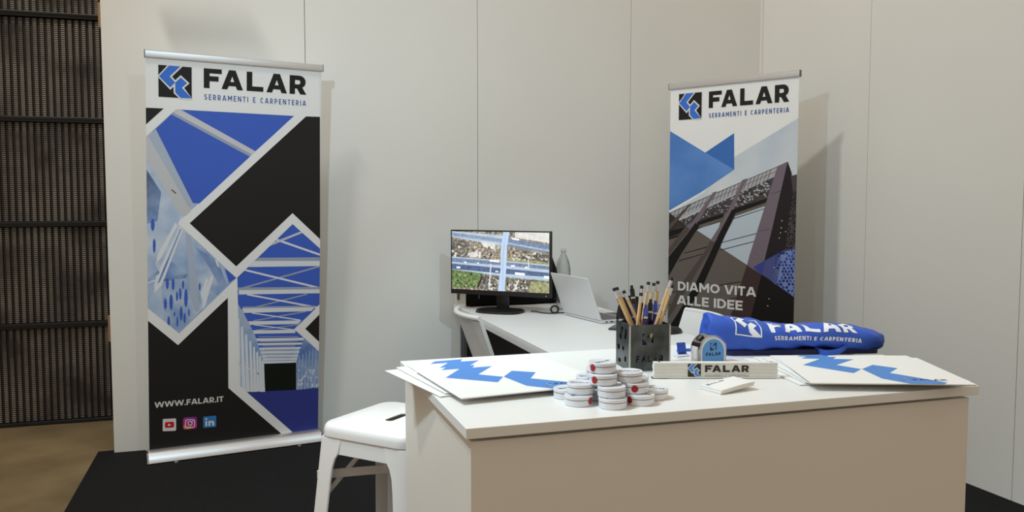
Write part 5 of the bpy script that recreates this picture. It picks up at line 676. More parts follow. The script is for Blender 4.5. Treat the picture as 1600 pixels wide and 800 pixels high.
 (11, 'black', [[(41.5,131.5),(41.4,131.8),(41.5,132.1)], [(41.2,131.6),(40.9,131.3),(40.4,131.3),(40.1,131.7),(40.3,132.2),(40.7,132.3),(41.1,132.1)], [(41.5,131.1),(41.5,130.4),(41.4,130.2),(40.9,130.4),(40.6,130.9),(40.8,131.3),(41.2,131.4)], [(40.1,130.9),(40.2,130.5),(39.9,130.2),(39.4,130.2),(39.1,130.5),(39.3,131),(39.7,131.2)], [(41.5,129),(41.3,129.1),(41.2,129.6),(41.4,129.9),(41.5,129.9)], [(41.2,129.8),(41.1,129.2),(40.7,129),(40.3,129.2),(40.1,129.8),(40.3,130.2),(40.8,130.2)], [(39.4,129.4),(39.1,129),(38.6,129),(38.3,129.5),(38.5,129.9),(39,130.1),(39.4,129.9)], [(41.5,128.1),(41.5,128.1),(41.2,127.7),(40.7,127.7),(40.4,128.1),(40.5,128.6),(41,128.8),(41.4,128.6)], [(40.3,128.4),(40.2,127.8),(39.8,127.7),(39.4,128),(39.4,128.6),(39.6,129),(40,128.9)], [(39,128.1),(38.6,127.8),(38.1,127.9),(37.9,128.3),(38.1,128.7),(38.5,128.9),(38.9,128.6)], [(41.5,126.8),(41.5,126.8),(41.2,127.2),(41.4,127.6),(41.5,127.6)], [(41,127.1),(40.6,126.7),(40.2,126.7),(39.9,127.1),(40.1,127.6),(40.5,127.9),(40.9,127.6)], [(39.6,127),(39.2,126.6),(38.7,126.7),(38.5,127.2),(38.8,127.7),(39.3,127.8),(39.7,127.5)], [(41.5,125.7),(41.5,125.6),(41.3,125.2),(40.8,125.1),(40.4,125.4),(40.4,126),(40.8,126.3),(41.3,126.2)], [(40.3,126.2),(40.3,125.6),(39.8,125.4),(39.4,125.7),(39.2,126.2),(39.5,126.6),(40,126.6)], [(38.9,126),(38.7,125.6),(38.2,125.4),(37.8,125.7),(37.7,126.3),(38.1,126.6),(38.6,126.5)], [(41.5,124.4),(41.4,124.5),(41.5,125),(41.5,125)], [(40.6,125),(40.7,124.5),(40.4,124.1),(39.9,124.2),(39.6,124.7),(39.7,125.1),(40.2,125.3)], [(39.3,124.5),(39,124),(38.7,123.9),(38.4,124.3),(38.4,124.9),(38.8,125.2),(39.1,125)], [(41.5,123.5),(41.3,123.1),(40.9,122.9),(40.5,123.2),(40.4,123.7),(40.8,124),(41.2,123.9)], [(40,123.7),(39.9,123.2),(39.4,123),(38.9,123.1),(38.8,123.6),(39.1,124),(39.6,124)], [(38.6,123.6),(38.5,123.1),(38.2,122.9),(37.8,123.1),(37.6,123.6),(37.9,124),(38.3,124)], [(41.5,121.5),(41.3,121.6),(41.2,122.1),(41.4,122.5),(41.5,122.5)], [(40.9,122.1),(40.7,121.7),(40.3,121.5),(39.9,121.8),(39.8,122.2),(40.1,122.6),(40.6,122.5)], [(39.1,122),(38.9,121.5),(38.4,121.4),(38.2,121.9),(38.3,122.4),(38.7,122.7),(39,122.5)], [(39.8,120.6),(39.5,120.3),(39.1,120.4),(38.9,120.8),(39.1,121.2),(39.6,121.3),(39.9,121)], [(41.5,119),(41.3,119),(41.2,119.5),(41.4,120),(41.5,120)], [(40.5,119.2),(40.1,118.8),(39.7,118.9),(39.5,119.3),(39.8,119.8),(40.2,120),(40.5,119.7)], [(39.3,119.4),(39.2,119),(38.7,118.8),(38.4,119.1),(38.3,119.6),(38.7,119.9),(39.1,119.8)], [(41.5,117.8),(41.1,117.5),(40.5,117.6),(40.4,118.2),(40.7,118.8),(41.3,118.9),(41.5,118.7)], [(40,118.3),(39.8,117.8),(39.3,117.7),(38.8,118),(38.8,118.5),(39.2,118.9),(39.8,118.8)], [(38.6,118.4),(38.7,117.8),(38.2,117.4),(37.6,117.5),(37.3,118.1),(37.5,118.7),(38.1,118.8)], [(41.5,116.4),(41.4,116.4),(41.1,116.9),(41.4,117.4),(41.5,117.4)], [(40.5,116.5),(40.1,116.2),(39.5,116.4),(39.3,116.9),(39.6,117.4),(40.2,117.4),(40.6,117.1)], [(41.4,115.2),(41.1,114.8),(40.6,114.7),(40.2,115.1),(40.3,115.6),(40.7,115.9),(41.2,115.7)], [(39.8,115.6),(39.6,115.1),(39.1,115),(38.8,115.3),(38.8,115.8),(39.1,116.1),(39.6,116)], [(38.3,115.7),(38.3,115.2),(38,114.9),(37.6,115),(37.3,115.6),(37.4,116),(37.8,116.1)], [(41.5,113.5),(41,113.8),(40.9,114.4),(41.3,114.9),(41.5,114.9)], [(40.7,113.9),(40.2,113.5),(39.7,113.6),(39.5,114.2),(39.8,114.7),(40.4,114.9),(40.8,114.5)], [(41.5,112.7),(41.5,112.5),(41.4,112.1),(40.9,112),(40.5,112.3),(40.5,112.8),(40.8,113.2),(41.3,113.1)], [(38,112.2),(37.6,111.8),(37.2,111.8),(36.9,112.3),(37.2,112.9),(37.6,113.1),(38,112.8)], [(38.7,110.8),(38.3,110.5),(37.8,110.6),(37.6,111.1),(37.9,111.6),(38.4,111.7),(38.8,111.4)], [(41.4,109.8),(41,109.2),(40.5,109.2),(40.2,109.7),(40.4,110.4),(40.9,110.7),(41.3,110.4)], [(38,109.6),(37.6,109),(37.2,109),(36.9,109.5),(37,110.1),(37.5,110.4),(37.9,110.2)], [(41.5,107.7),(41.2,107.9),(41,108.6),(41.4,109.1),(41.5,109.1)], [(40.5,108.1),(40.3,107.6),(39.7,107.4),(39.2,107.8),(39.2,108.4),(39.6,108.7),(40.2,108.6)], [(38.8,108.4),(38.8,107.7),(38.2,107.3),(37.6,107.6),(37.4,108.3),(37.7,108.9),(38.4,108.9)], [(41.1,106.5),(40.7,106.1),(40.2,106.2),(40,106.7),(40.3,107.2),(40.8,107.3),(41.2,107)], [(38,106.7),(37.6,106.2),(37.1,106.2),(36.8,106.6),(36.9,107.2),(37.4,107.5),(37.9,107.2)], [(41.5,104.6),(41.3,104.6),(40.9,105),(41,105.6),(41.4,106),(41.5,106)], [(40.5,105.4),(40.4,104.9),(39.8,104.6),(39.2,104.8),(39.1,105.4),(39.5,105.8),(40.2,105.8)], [(38.6,105.2),(38.5,104.6),(38,104.4),(37.6,104.7),(37.5,105.2),(37.8,105.6),(38.3,105.6)], [(41.3,104.1),(41.4,103.5),(41.1,103.1),(40.5,103.3),(40.2,104),(40.3,104.6),(40.8,104.6)], [(39.6,103.9),(39.6,103.2),(39.1,103),(38.5,103.2),(38.3,103.8),(38.6,104.3),(39.2,104.3)], [(37.5,103.4),(37.1,103),(36.5,103.1),(36.3,103.6),(36.6,104.1),(37.2,104.3),(37.6,104)], [(40.3,102.4),(40.1,101.9),(39.5,101.7),(39.1,102),(39,102.6),(39.5,103),(40,102.9)], [(38.7,102),(38.3,101.6),(37.6,101.7),(37.3,102.2),(37.5,102.8),(38.1,103),(38.7,102.6)], [(39.6,100.1),(39,99.7),(38.4,99.8),(38.2,100.4),(38.6,101.1),(39.2,101.3),(39.7,100.9)], [(37.5,100.6),(37.4,99.9),(36.9,99.6),(36.3,100),(36.2,100.7),(36.5,101.2),(37.1,101.2)], [(33.7,97.2),(33.5,96.6),(33,96.4),(32.6,96.7),(32.5,97.3),(32.8,97.8),(33.3,97.8)]]),
 (11, 'b2navy', [[(41.5,98.3),(41.1,98.6),(40.9,99.3),(41.2,99.8),(41.5,99.8)], [(40.1,98.7),(39.7,98.2),(39.2,98.3),(39,98.8),(39.2,99.3),(39.7,99.6),(40.1,99.3)], [(41.4,97.9),(41.5,97.3),(41,96.8),(40.3,96.9),(39.9,97.4),(40.2,98.1),(40.8,98.3)], [(37.4,97.2),(37.2,96.6),(36.5,96.4),(35.9,96.7),(35.8,97.3),(36.4,97.7),(37.1,97.6)], [(41.5,95),(41.3,95),(41,95.6),(41.2,96.2),(41.5,96.3)], [(40.4,95.5),(39.9,95),(39.3,95),(39.1,95.6),(39.4,96.4),(40,96.7),(40.5,96.3)], [(38.6,95.8),(38.3,95.2),(37.6,95.1),(37.2,95.5),(37.2,96.1),(37.7,96.5),(38.4,96.4)], [(39.4,94.1),(39.3,93.4),(38.8,93.1),(38.3,93.4),(38.1,94),(38.4,94.6),(39,94.6)], [(37.3,93.7),(36.7,93.2),(36,93.4),(35.7,94.1),(36.1,94.7),(36.8,94.9),(37.4,94.4)], [(41.5,91.7),(41.3,91.7),(41,92.2),(41.2,92.8),(41.5,93)], [(36.3,91.8),(35.6,91.3),(34.9,91.5),(34.7,92.3),(35.1,93),(35.9,93.1),(36.5,92.6)], [(34,92.5),(34.1,91.8),(33.7,91.3),(33,91.4),(32.6,92.1),(32.7,92.8),(33.3,93)], [(41.3,90.5),(40.8,90.1),(40.2,90.3),(40,90.9),(40.3,91.4),(40.9,91.6),(41.4,91.2)], [(39.1,90.1),(38.6,89.6),(38,89.8),(37.8,90.4),(38.1,91),(38.8,91.2),(39.2,90.8)], [(37.2,90.8),(37.1,90.1),(36.5,89.7),(35.8,90),(35.6,90.8),(36,91.4),(36.7,91.4)], [(35.1,90.7),(35.1,90),(34.6,89.5),(34,89.7),(33.6,90.4),(33.9,91),(34.5,91.2)], [(41.5,88.1),(41.4,88.1),(41.1,88.6),(41.2,89.4),(41.5,89.7)], [(38.3,88.7),(37.9,88.1),(37.2,88.1),(36.8,88.5),(36.9,89.2),(37.5,89.5),(38.1,89.3)], [(41.5,86.9),(41.5,87.1),(41.5,87.2)], [(40.1,85),(39.6,84.4),(38.9,84.3),(38.6,85),(38.8,85.7),(39.5,86.1),(40,85.8)], [(34.6,83.5),(34.7,82.7),(34.3,82.3),(33.6,82.5),(33.3,83.3),(33.5,84),(34.1,84)], [(41.5,81),(41.1,81.1),(40.7,81.7),(41,82.3),(41.5,82.4)], [(39.9,81.7),(39.7,81.1),(39.2,80.8),(38.7,81.2),(38.6,81.9),(39,82.4),(39.6,82.3)], [(33.7,81.2),(33.4,80.4),(32.6,80.2),(32,80.7),(31.9,81.5),(32.6,82.1),(33.4,82)], [(32.5,79.6),(32.3,78.8),(31.6,78.4),(30.9,78.7),(30.6,79.4),(31.1,80.1),(31.9,80.2)], [(41.5,77.2),(40.9,77.4),(40.7,78.1),(41,78.8),(41.5,78.8)], [(35.7,77.4),(35.1,76.7),(34.3,76.7),(33.8,77.4),(34.1,78.2),(34.8,78.6),(35.6,78.2)], [(41,75.9),(40.5,75.3),(39.8,75.2),(39.5,75.8),(39.7,76.6),(40.4,77),(40.9,76.7)], [(34.3,75.2),(33.7,74.7),(32.9,74.7),(32.4,75.3),(32.6,76),(33.4,76.3),(34.1,75.9)], [(41.5,73.4),(41.1,73.3),(40.8,74),(41.1,74.9),(41.5,75.1)], [(39.7,74.3),(39.8,73.5),(39.3,73),(38.6,73.2),(38.2,73.9),(38.4,74.6),(39.1,74.8)], [(35.6,73.5),(35,72.9),(34.1,73),(33.7,73.6),(34,74.4),(34.8,74.6),(35.5,74.2)], [(41.2,71.7),(40.5,71.1),(39.7,71.1),(39.3,71.8),(39.6,72.6),(40.4,72.9),(41.1,72.5)], [(39,71.6),(38.4,70.8),(37.6,70.8),(37,71.5),(37.3,72.4),(38.1,72.8),(38.9,72.5)], [(36.6,71.8),(36.2,71),(35.3,70.8),(34.8,71.3),(34.8,72.2),(35.5,72.8),(36.3,72.6)], [(34.1,71.7),(33.7,71),(32.9,70.8),(32.2,71.1),(32.2,71.9),(32.8,72.4),(33.7,72.3)]]),
 (11, 'b2deep', [[(35.5,97.4),(35.4,96.7),(34.8,96.4),(34.1,96.6),(33.9,97.2),(34.3,97.7),(35,97.8)], [(32.5,95.2),(32.1,94.7),(31.5,94.7),(31.2,95.2),(31.4,95.8),(31.9,96),(32.4,95.8)], [(41.3,94.1),(40.8,93.5),(40.1,93.5),(39.7,94.1),(39.8,94.7),(40.5,95),(41.1,94.7)], [(40.2,92.4),(39.8,91.9),(39,91.8),(38.5,92.3),(38.7,92.9),(39.3,93.2),(40,93)], [(33.1,90.5),(33,89.8),(32.4,89.4),(31.7,89.8),(31.6,90.6),(32,91.2),(32.7,91.2)], [(40.4,88.8),(40,88),(39.3,87.9),(38.9,88.5),(39,89.3),(39.6,89.8),(40.2,89.5)], [(36,88.3),(35.5,87.8),(34.8,87.8),(34.3,88.4),(34.5,89),(35.2,89.2),(35.9,88.9)], [(31.9,89),(32.1,88.3),(31.7,87.8),(31,87.9),(30.5,88.5),(30.6,89.1),(31.2,89.3)], [(41,87.4),(40.9,86.6),(40.3,86.3),(39.7,86.7),(39.6,87.4),(40,88),(40.6,88)], [(38.9,86.7),(38.5,86.2),(37.9,86.2),(37.6,86.7),(37.8,87.4),(38.4,87.7),(38.9,87.4)], [(37,86.8),(36.7,86.1),(36,85.9),(35.5,86.4),(35.6,87.2),(36.1,87.7),(36.7,87.6)], [(35.1,86.7),(34.7,86),(34,86),(33.6,86.5),(33.8,87.3),(34.4,87.7),(35,87.4)], [(38.1,85.3),(37.8,84.6),(37.2,84.5),(36.8,85),(36.9,85.8),(37.4,86.2),(38,86)], [(35.8,84.9),(35.3,84.4),(34.7,84.4),(34.4,84.9),(34.6,85.6),(35.2,85.8),(35.7,85.6)], [(40.9,83.8),(40.8,83.1),(40.3,82.7),(39.7,83.1),(39.5,83.8),(39.8,84.4),(40.4,84.4)], [(39.2,83),(38.6,82.6),(37.9,82.8),(37.5,83.4),(37.9,84),(38.6,84.1),(39.2,83.7)], [(36.8,83.6),(36.9,82.8),(36.3,82.3),(35.6,82.6),(35.2,83.4),(35.5,84.1),(36.2,84.2)], [(37.9,81.3),(37.4,80.6),(36.7,80.7),(36.5,81.3),(36.8,82.1),(37.5,82.5),(38,82.1)], [(35.9,81.3),(35.4,80.7),(34.6,80.6),(34.1,81.2),(34.3,82),(35,82.4),(35.7,82.1)], [(41.3,80),(41,79.3),(40.3,79.2),(39.8,79.6),(39.8,80.3),(40.4,80.7),(41,80.6)], [(39.1,79.5),(38.5,78.9),(37.8,78.8),(37.5,79.5),(37.8,80.4),(38.5,80.8),(39.1,80.4)], [(34.4,79.7),(34.4,78.9),(33.8,78.4),(33,78.5),(32.6,79.2),(32.9,80),(33.7,80.2)], [(37.9,77.6),(37.4,77.1),(36.6,77.1),(36.1,77.7),(36.3,78.4),(37.1,78.7),(37.8,78.3)], [(33.2,77.6),(33.2,76.8),(32.7,76.4),(32,76.7),(31.7,77.6),(32,78.3),(32.6,78.3)], [(38.6,75.6),(37.9,75),(37.3,75.1),(37.2,75.8),(37.6,76.6),(38.4,76.9),(38.8,76.4)], [(36.6,75.6),(36.2,75),(35.5,74.8),(35,75.2),(35,76),(35.6,76.4),(36.3,76.3)], [(37.8,74),(37.4,73.3),(36.6,73.1),(36,73.6),(36,74.4),(36.7,74.9),(37.4,74.7)], [(32.9,73.8),(33.1,73),(32.7,72.5),(31.9,72.7),(31.4,73.4),(31.5,74.1),(32.2,74.3)]]),
 (10, 'b2navy', [[(27.4,80.6),(31.4,94.8),(33.7,95.6),(31,79.4)]]),
 (14, 'paper', [[(33.6,115.6),(33.4,115.3),(33.1,115.3),(32.9,115.6),(33.1,115.8),(33.4,115.8)], [(36,109.5),(35.8,109.2),(35.5,109.2),(35.4,109.5),(35.5,109.7),(35.8,109.7)], [(32.9,108.7),(32.8,108.4),(32.5,108.4),(32.3,108.7),(32.5,108.9),(32.8,108.9)], [(32.2,105.8),(32.1,105.5),(31.8,105.5),(31.6,105.7),(31.8,106),(32.1,106)], [(29.5,88.8),(29.4,88.6),(29.1,88.5),(28.9,88.8),(29.1,89.1),(29.4,89.1)], [(33.3,111.6),(33.1,111.3),(32.8,111.3),(32.6,111.6),(32.8,111.8),(33.1,111.8)], [(26.8,70.6),(26.7,70.3),(26.3,70.3),(26.2,70.5),(26.3,70.8),(26.6,70.8)], [(26.1,66.4),(26,66.2),(25.6,66.1),(25.5,66.4),(25.6,66.7),(25.9,66.7)]]),
 (13, 'black', [[(21.6,84.3),(41.5,72.7),(41.5,8.5),(-3.8,0.7),(15.9,61)]]),
]

# ------------------------------------------------------------------ the setting
WX = 3.952           # face of the right wall
X0 = -0.040          # free end of the back wall
def wall(name, spans, height, axis):
    root = bpy.data.objects.new(name, None)
    link(root)
    struct(root)
    g = 0.0014
    for a, b in spans:
        if axis == 'x':
            bm = nbox(((a + b) / 2, 0.02, height / 2), (b - a - 2 * g, 0.04, height), bev=0.0012, seg=1)
        else:
            bm = nbox((WX + 0.02, (a + b) / 2, height / 2), (0.04, b - a - 2 * g, height), bev=0.0012, seg=1)
        obj('panel', bm, 'wall', root)
    return root
wb = wall('wall_back', [(X0, 1), (1, 2), (2, 3), (3, WX - 0.012)], 3.0, 'x')
for x in (1, 2, 3):
    obj('joint_post', nbox((x, 0.029, 1.5), (0.03, 0.02, 3.0)), 'seam', wb)
wr = wall('wall_right', [(-1.03, -0.012), (-2.03, -1.03), (-3.03, -2.03), (-4.03, -3.03)], 3.0, 'y')
for y in (-1.03, -2.03, -3.03):
    obj('joint_post', nbox((WX + 0.029, y, 1.5), (0.02, 0.03, 3.0)), 'seam', wr)
# corner post, a slotted aluminium upright
bm = nbox((WX + 0.012, 0.012, 1.5), (0.05, 0.05, 3.0), bev=0.006)
box(bm, (WX - 0.010, -0.004, 1.5), (0.012, 0.012, 3.0), bev=0.003)
struct(obj('trim_1', bm, 'wall'))
# timber ends behind the free edge of the back wall
for z0, z1 in ((2.27, 2.40), (0.60, 0.74)):
    obj('timber_block', nbox((X0 - 0.001, 0.06, (z0 + z1) / 2), (0.03, 0.04, z1 - z0), bev=0.002), 'wood_raw', wb)

# unlit floodlight added out of view above the back wall to cast a soft shadow
fl = thing('shadow_floodlight', 'added black floodlight out of view above the bridge banner, casting a shadow on the back wall', 'floodlight', (0.30, 0.02, 3.0))
obj('clamp', nbox((0, 0, 0.012), (0.05, 0.06, 0.024), bev=0.003), 'black_metal', fl)
obj('arm', tube(bmesh.new(), [(0, 0, 0.02), (0, -0.02, 0.10), (-0.02, -0.16, 0.14), (-0.03, -0.30, 0.10)], 0.011, 8), 'black_metal', fl, smooth=True)
obj('lamp_head', nbox((-0.03, -0.33, -0.06), (0.31, 0.07, 0.36), rot=(R(25), 0, 0), bev=0.012), 'black_metal', fl)
obj('lens', nbox((-0.03, -0.297, -0.073), (0.27, 0.02, 0.31), rot=(R(25), 0, 0), bev=0.002), 'box_white', fl)

bm = nbox((1.0, -2.0, -0.03), (12.0, 12.0, 0.05))
struct(obj('floor', bm, 'concrete'))
cp = obj('carpet', nbox(((-0.125 + WX) / 2, -2.9, -0.0015), (WX + 0.125, 5.9, 0.007), bev=0.002), 'carpet')
tag(cp, 'black short-pile carpet laid over the concrete under the stand', 'carpet')

# perforated steel wall of the hall behind the stand
hw = bpy.data.objects.new('wall_hall', None)
link(hw)
struct(hw)
hw.location = (0, 0.79, 0)
def corrugated(x0, x1, z0, z1):
    bm = bmesh.new()
    p = 0.0375
    xs = []
    n = int((x1 - x0) / p)
    for i in range(n):
        b = x0 + i * p
        xs += [(b, 0.012), (b + 0.16 * p, 0.012), (b + 0.24 * p, 0.0), (b + 0.76 * p, 0.0), (b + 0.84 * p, 0.012)]
    xs.append((x0 + n * p, 0.012))
    lo = [bm.verts.new((x, y, z0)) for x, y in xs]
    hi = [bm.verts.new((x, y, z1)) for x, y in xs]
    for i in range(len(xs) - 1):
        bm.faces.new((lo[i], lo[i + 1], hi[i + 1], hi[i]))
    return bm
joints = [0.0, 0.602, 1.217, 1.842, 2.459, 3.07]
for a, b in zip(joints[:-1], joints[1:]):
    obj('perforated_sheet', corrugated(-2.4, 0.75, a + 0.02, b - 0.02), 'perforated', hw)
for z in joints:
    bm = nbox((-0.825, 0.006, z + 0.001), (3.16, 0.05, 0.034), bev=0.004)
    box(bm, (-0.825, -0.012, z + 0.008), (3.16, 0.03, 0.010))
    obj('rail', bm, 'black_metal', hw)
obj('backing', nbox((-0.825, 0.06, 1.55), (3.16, 0.02, 3.1)), 'dark_panel', hw)

# ------------------------------------------------------------------ roll-up banners
PRINT = {
 'paper': (238, 239, 240), 'ink': (34, 32, 32), 'sky': (66, 100, 200), 'skylo': (110, 150, 210), 'mist': (186, 200, 222), 'pale': (158, 182, 216),
 'steel': (150, 174, 212), 'steel2': (116, 142, 196), 'white': (226, 230, 238), 'tube': (206, 206, 214), 'tubesh': (160, 170, 192), 'beam': (200, 200, 206),
 'beamsh': (176, 188, 208), 'dark_line': (66, 64, 86), 'trees': (14, 22, 14), 'deck': (54, 62, 140), 'icon_white': (228, 226, 226), 'icon_red': (206, 30, 44),
 'icon_magenta': (190, 48, 140), 'icon_purple': (120, 48, 160), 'icon_orange': (240, 150, 60), 'icon_blue': (52, 128, 200),
 'skypale': (204, 211, 220), 'b2blue': (84, 132, 204), 'b2blue2': (64, 112, 190), 'mesh': (176, 176, 182), 'lattice': (74, 68, 72), 'umber': (104, 96, 90),
 'umber2': (70, 62, 58), 'glass2': (190, 202, 214), 'black': (24, 21, 21), 'pillar': (118, 106, 118), 'pillar2': (84, 74, 70), 'pillar3': (66, 50, 50),
 'dside': (36, 28, 32), 'b2navy': (58, 72, 146), 'b2navy2': (100, 108, 170), 'b2haze': (80, 82, 140), 'b2cell': (120, 138, 196), 'b2deep': (34, 44, 104),
 'word': (30, 28, 29), 'subtitle': (56, 88, 160), 'logo_blue': (60, 116, 214), 'slogan': (222, 219, 214),
}
for k, c in PRINT.items():
    M['p_' + k] = mat('print_' + k, c, 0.55, var=0.012, scale=4, spec=0.25)
# inks of the photographs that fade from blue to white
for k, c1, c2, sc in (('pale', (126, 160, 212), (206, 218, 234), 5.0), ('skylo', (78, 122, 198), (178, 200, 228), 6.0), ('mist', (150, 178, 218), (216, 224, 236), 6.0),
                      ('steel', (120, 154, 206), (196, 210, 230), 8.0), ('steel2', (96, 126, 188), (164, 184, 216), 9.0), ('b2blue', (70, 116, 194), (104, 152, 216), 2.2), ('skypale', (190, 202, 216), (220, 224, 228), 2.5)):
    M['p_' + k] = mat('print_' + k, c1, 0.55, scale=sc, spec=0.25, rgb2=c2)

def banner(label, origin, ex, ez, w, h, art, logo, word, sub, lines, panel_label, rail_drop):
    ex, ez = Vector(ex), Vector(ez)
    n = ex.cross(ez)                       # towards the viewer
    yaw = math.atan2(ex.y, ex.x)
    base = Vector(origin)
    root = thing('roll_up_banner', label, 'banner', (base.x, base.y, 0.002), (0, 0, yaw), 'roll-up banners of the stand')
    inv = (Matrix.Translation(root.location) @ Matrix.Rotation(yaw, 4, 'Z')).inverted()
    def P(x, z, lift=0.0):                 # panel centimetres -> root space
        return inv @ (base + ex * (x * 0.01) + ez * (z * 0.01) + n * lift)
    hw_, H = w * 50, h * 100
    # housing: rounded sloping aluminium cassette
    prof = [(-0.064, 0.006), (-0.060, 0.018), (-0.046, 0.044), (-0.030, 0.058), (-0.004, 0.064), (0.024, 0.058), (0.040, 0.040), (0.044, 0.010), (0.040, 0.004), (-0.058, 0.002)]
    bm = bmesh.new()
    L = w / 2 + 0.012
    ra = [bm.verts.new((-L, y, z)) for y, z in prof]
    rb = [bm.verts.new((L, y, z)) for y, z in prof]
    for i in range(len(prof)):
        j = (i + 1) % len(prof)
        bm.faces.new((ra[i], ra[j], rb[j], rb[i]))
    bm.faces.new(ra); bm.faces.new(rb[::-1])
    obj('housing', bm, 'alu', root, smooth=True)
    for s in (-1, 1):
        bm = bmesh.new()
        pa = [bm.verts.new((s * L, y * 1.06, z * 1.04)) for y, z in prof]
        pc = [bm.verts.new((s * (L + 0.008), y * 1.0, z * 0.97)) for y, z in prof]
        for i in range(len(prof)):
            j = (i + 1) % len(prof)
            bm.faces.new((pa[i], pa[j], pc[j], pc[i]))
        bm.faces.new(pa); bm.faces.new(pc[::-1])
        obj('end_cap', bm, 'chrome', root, smooth=True)
        obj('foot', cyl(bmesh.new(), (s * (L - 0.13), -0.075, 0.0015), (s * (L - 0.13), -0.075, 0.005), 0.012, 0.010), 'alu_dark', root)
    # pole behind
    bm = tube(bmesh.new(), [P(0, 3, -0.02), P(0, H * 0.5, -0.02), P(0, H, -0.014)], 0.008)
    obj('pole', bm, 'alu', root, smooth=True)
    # hanging printed panel
    bm = bmesh.new()
    c = [bm.verts.new(P(x, z, d)) for d in (-0.0006, 0.0) for x, z in ((-hw_, 0.5), (hw_, 0.5), (hw_, H), (-hw_, H))]
    for q in ((3, 2, 1, 0), (4, 5, 6, 7), (0, 1, 5, 4), (1, 2, 6, 5), (2, 3, 7, 6), (3, 0, 4, 7)):
        bm.faces.new([c[i] for i in q])
    panel = obj('graphic_panel', bm, 'p_paper', root)
    panel['label'] = panel_label
    # printed picture
    keys = sorted({k for _, k, _ in art})
    bm = bmesh.new()
    for lay, k, polys in art:
        for i, poly in enumerate(polys):
            geo = fill2d([poly]) if len(poly) > 4 else ([(x, z, 0) for x, z in poly], [tuple(range(len(poly)))])
            lift = 0.00018 * lay + 0.00003 * (i % 5)
            add_geo(bm, geo, lambda x, z: P(x, z, lift), keys.index(k))
    obj('printed_picture', bm, ['p_' + k for k in keys], panel)
    bm = bmesh.new()
    put_logo(bm, P, logo[0], logo[1], logo[2], 0.0003, (0, 1, 2))
    for v in bm.verts:
        v.co += Vector((0, -0.0024, 0))
    obj('printed_emblem', bm, ['p_word', 'p_icon_white', 'p_logo_blue'], panel)
    bm = bmesh.new()
    put_word(bm, P, word[0], word[1], word[2], word[3], 0.0022)
    obj('printed_name', bm, 'p_word', panel)
    for geo in letters('SERRAMENTI E CARPENTERIA', sub[2], sub[3], 0.15, 0.86, 0.30, 0.62):
        bm = bmesh.new()
        add_letters(bm, geo, lambda x, z, l: P(sub[0] + x, sub[1] + z, 0.0022 + l), 0.00004)
        obj('printed_subtitle', bm, 'p_subtitle', panel)
    for body, x, z, tw, th in lines:
        for geo in letters(body, tw, th, 0.205, 1.12, 0.10, 0.36):
            bm = bmesh.new()
            add_letters(bm, geo, lambda u, v, l: P(x + u, z + v, 0.0028 + l), 0.00004)
            obj('printed_line', bm, 'p_slogan', panel)
    # clamp rail along the top
    bm = bmesh.new()
    prof = [(-0.009, -0.006), (0.006, -0.006), (0.008, 0.0), (0.008, 0.026), (0.004, 0.030), (-0.006, 0.030), (-0.010, 0.026), (-0.011, 0.002)]
    q = []
    for s in (-1, 1):
        q.append([bm.verts.new(P(s * (hw_ + 0.6), H, 0) + Vector((0, y, z))) for y, z in prof])
    for i in range(len(prof)):
        j = (i + 1) % len(prof)
        bm.faces.new((q[0][i], q[0][j], q[1][j], q[1][i]))
    bm.faces.new(q[0]); bm.faces.new(q[1][::-1])
    rail = obj('top_rail', bm, 'alu', root, smooth=True)
    for s in (-1, 1):
        e = P(s * (hw_ + 0.75), H, 0)
        obj('rail_cap', nbox((e.x, e.y - 0.001, e.z + 0.012), (0.004, 0.021, 0.038), bev=0.001), 'alu_dark', rail)
    return root

banner('tall roll-up banner with white bridge trusses, black panels and three social icons',
       (0.5951, -0.155, 0.0417), (0.98539, 0.16983, -0.01279), (0.02205, -0.05276, 0.99836), 0.875, 2.031, BANNER_ART_1,
       (-38.3, 183.6, 15.7), (-16.8, 189.5, 52.0, 9.9), (-16.6, 183.6, 52.1, 2.8), [('WWW.FALAR.IT', -41.4, 24.0, 34.2, 3.0)],
       'printed with a white steel bridge, blue sky and black panels', 0)
banner('roll-up banner with dark facade photograph and white slogan in the wall corner',
       (3.39853, -0.52506, 0.09), (0.49093, -0.8712, 0), (0, 0, 1), 0.830, 1.96, BANNER_ART_2,
       (-35.3, 176.4, 15.8), (-14.6, 182.2, 50.2, 9.8), (-14.4, 176.4, 50.4, 2.7), [('DIAMO VITA', -34.3, 71.1, 52.6, 5.5), ('ALLE IDEE', -34.8, 62.3, 44.8, 5.7)],
       'printed with a dark facade, glass and blue triangles', 0)

# ------------------------------------------------------------------ reception counter
ct = thing('reception_counter', 'white laminate reception counter with thick slab top and brochures at both ends', 'counter', (1.507, -3.34, 0.002))
CXL, CXR, CYF, CYB = 0.983 - 1.507, 2.031 - 1.507, -3.646 + 3.34, -3.045 + 3.34
obj('top_slab', nbox(((CXL + CXR) / 2, (CYF + CYB) / 2, 0.989), (CXR - CXL, CYB - CYF, 0.018), bev=0.001), 'white_top', ct)
obj('front_panel', nbox(((CXL + CXR) / 2, CYF + 0.022, 0.486), (CXR - CXL - 0.022, 0.018, 0.972), bev=0.001), 'white_lam', ct)
for s in (-1, 1):
    x = (CXL + CXR) / 2 + s * ((CXR - CXL) / 2 - 0.020)
    obj('side_panel', nbox((x, (CYF + 0.0312 + CYB) / 2, 0.486), (0.018, CYB - CYF - 0.0312, 0.972), bev=0.001), 'white_lam', ct)
obj('shadow_gap_strip', nbox(((CXL + CXR) / 2, (CYF + CYB) / 2 + 0.02, 0.976), (CXR - CXL - 0.06, CYB - CYF - 0.09, 0.008)), 'gap_shade', ct)  # recessed strip, dark colour stands for the shadow gap under the slab
